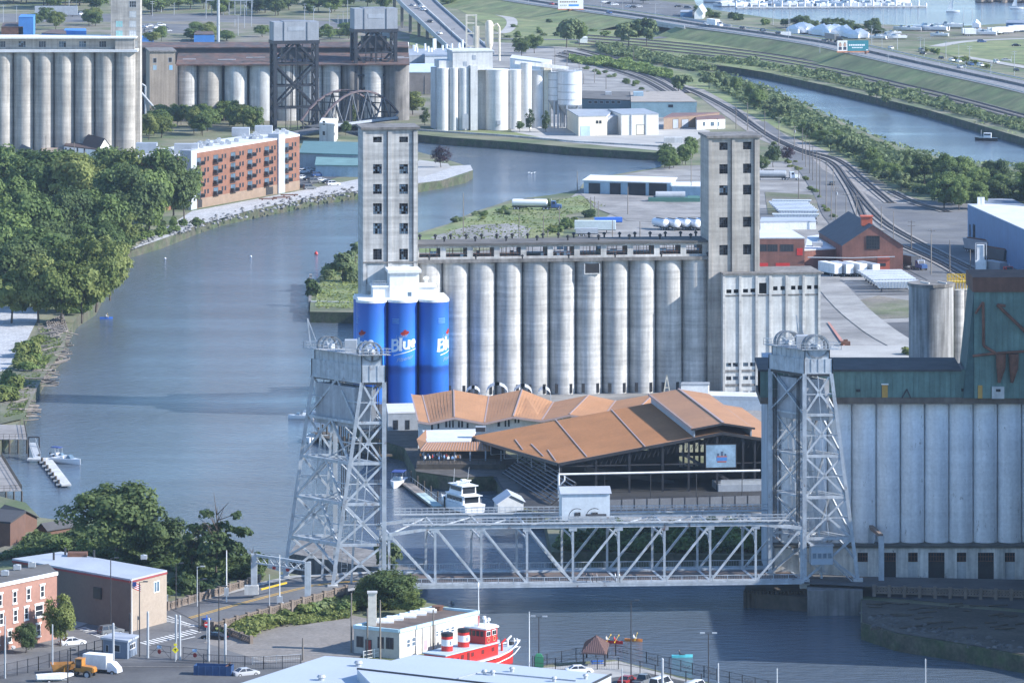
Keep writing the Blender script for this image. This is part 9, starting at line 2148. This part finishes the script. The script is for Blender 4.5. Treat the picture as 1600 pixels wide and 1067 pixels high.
sdm=stm.copy(); sdm.materials.clear(); sdm.materials.append(mat('shade darkened stone',(.1,.095,.09),.9,.2,.6,vary=.3))  # stone colour darkened to stand for the shade over the bank
for k in range(120):
    u=q.uniform(1345,1600); v=968+(u-1345)*.2+q.uniform(-14,6); p=G(u,v,LZ)-O; link('stone',stm,rk,(p.x,p.y,q.uniform(-.3,.2)),q.uniform(0,360),q.uniform(.3,.8)).data=sdm
# ================================================================ labels: tell look-alikes apart by what they stand beside
bpy.context.view_layer.update()
LM=[('the white house',136,230),('the brown buff silos',60,200),('the brick apartments',380,260),('the apartments wing',230,260),('the green roof shed',515,245),('the pile frames',435,320),('the riverside blue shed',10,440),('the crushed stone bank',30,520),('the ruined wharf',92,510),('the upper plank wharf',20,675),
('the timber boathouse',35,815),('the brown warehouse',140,900),('the salmon brick building',40,950),('the gatehouse',187,1012),('the portal frame',440,900),('the left lift tower',530,750),('the brick chimney',583,950),('the fire boat station',650,985),('the right lift tower',1290,750),('the machinery house',913,790),('the panel fence',1070,790),
('the left head tower',607,330),('the can silos',631,540),('the truck shed',975,290),('the bulk tank trailers',1060,355),('the white box trailer',930,360),('the right head tower',1145,320),('the tarped hopper trailers',1235,335),('the brick workshop',1218,395),('the brick gabled works',1360,400),('the blue warehouse',1560,350),('the dark round tank',1455,500),
('the small dark work boat',1541,219),('the teal billboard',1332,75),('the overpass',1068,38),('the lake house',1092,20),('the top white billboard',890,15),('the white track hut',911,62),('the teal block building',1040,165),('the tan brick garage',1080,190),('the white warehouse',1000,195),('the steel bins',882,150),('the white silo works',740,150),
('the cream dust collector',758,60),('the nearer dark tower',467,120),('the farther dark tower',592,100),('the arched span',560,180),('the buff head house',250,130),('the steel chimney',341,40),('the tall buff tower',195,40),('the bright blue shed',42,42),('the expressway',690,40),('the boat yard shed',1595,42),('the wrapped boats',1300,58),('the gantry sign',1230,60),('the canal tip',1085,105),('the lone canal bank tree',1370,155),('the tall thin canal tree',1416,260),('the slim canal tree',1436,270),('the river point',700,265),('the slip wall',520,480),('the substation',380,20),('the sail boats',1540,15),('the quay lawn',840,205),('the marina dock',1300,12)]
def px_(o):
    p=o.matrix_world.translation; return 800+F*p.x/p.y, VH+F*(CH-p.z)/p.y
def nlm(u,v,skip=0):
    return sorted(LM,key=lambda l:(l[1]-u)**2+((l[2]-v)*1.6)**2)[skip]
def place(u,v,skip):
    n,a,b=nlm(u,v,skip); du,dv=u-a,(v-b)*1.6
    r=('just ' if math.hypot(du,dv)<45 else 'well ' if math.hypot(du,dv)>110 else '')
    d=('right of ' if du>0 else 'left of ') if abs(du)>abs(dv) else ('before ' if dv>0 else 'behind ')
    return r+d+n
def hsize(o): return o.scale.z
for rnd_ in range(3):
    by={}
    for o in sc.objects:
        if o.parent is None and o.get('category') and o.get('label'): by.setdefault(o['label'],[]).append(o)
    for lab,os_ in by.items():
        if len(os_)<2: continue
        if rnd_==0:
            base=lab
            for c in (' in the ',' along ',' behind ',' beside ',' before ',' at the ',' on the ',' between ',' among ',' overhanging ',' packed ',' standing ',' by the ',' below '):
                base=base.split(c)[0]
            for o in os_: o['label']=base+' '+place(*px_(o),0)
        elif rnd_==1:
            s=sorted(os_,key=hsize)
            if abs(hsize(s[-1])-hsize(s[0]))>.12*max(.01,hsize(s[-1])) and len(s)<=4:
                w=['lowest','tallest'] if len(s)==2 else ['lowest','middle sized','tallest'] if len(s)==3 else ['lowest','lower','taller','tallest']
                for o,x in zip(s,w): o['label']=x+' '+lab
            else:
                for o in os_:
                    x=lab+', '+place(*px_(o),1).replace('just ','').replace('well ','')
                    if len(x.split())<=16: o['label']=x
        else:
            s=sorted(os_,key=lambda o:px_(o)[0]); L=len(s)
            if L==2: w=['left one of two: ','right one of two: ']
            elif L==3: w=['leftmost: ','middle: ','rightmost: ']
            else: continue
            for o,x in zip(s,w):
                if len((x+lab).split())<=16: o['label']=x+lab
for o in sc.objects:
    if o.parent is None and o.get('label') and len(o['label'].split())>16: o['label']=' '.join(o['label'].split()[:16])
# ================================================================ haze: one closed box of thin air
hm=bpy.data.materials.new('haze'); hm.use_nodes=True; n=hm.node_tree.nodes
for q in list(n):
    if q.type!='OUTPUT_MATERIAL': n.remove(q)
pv=n.new('ShaderNodeVolumePrincipled'); pv.inputs['Color'].default_value=(.6,.78,1,1); pv.inputs['Density'].default_value=HAZE; pv.inputs['Anisotropy'].default_value=.1
hm.node_tree.links.new(pv.outputs[0],[q for q in n if q.type=='OUTPUT_MATERIAL'][0].inputs['Volume'])
o=MB().box(-14200,14200,-3200,22200,-5.5,175).build('haze',hm); prop(o,kind='stuff')
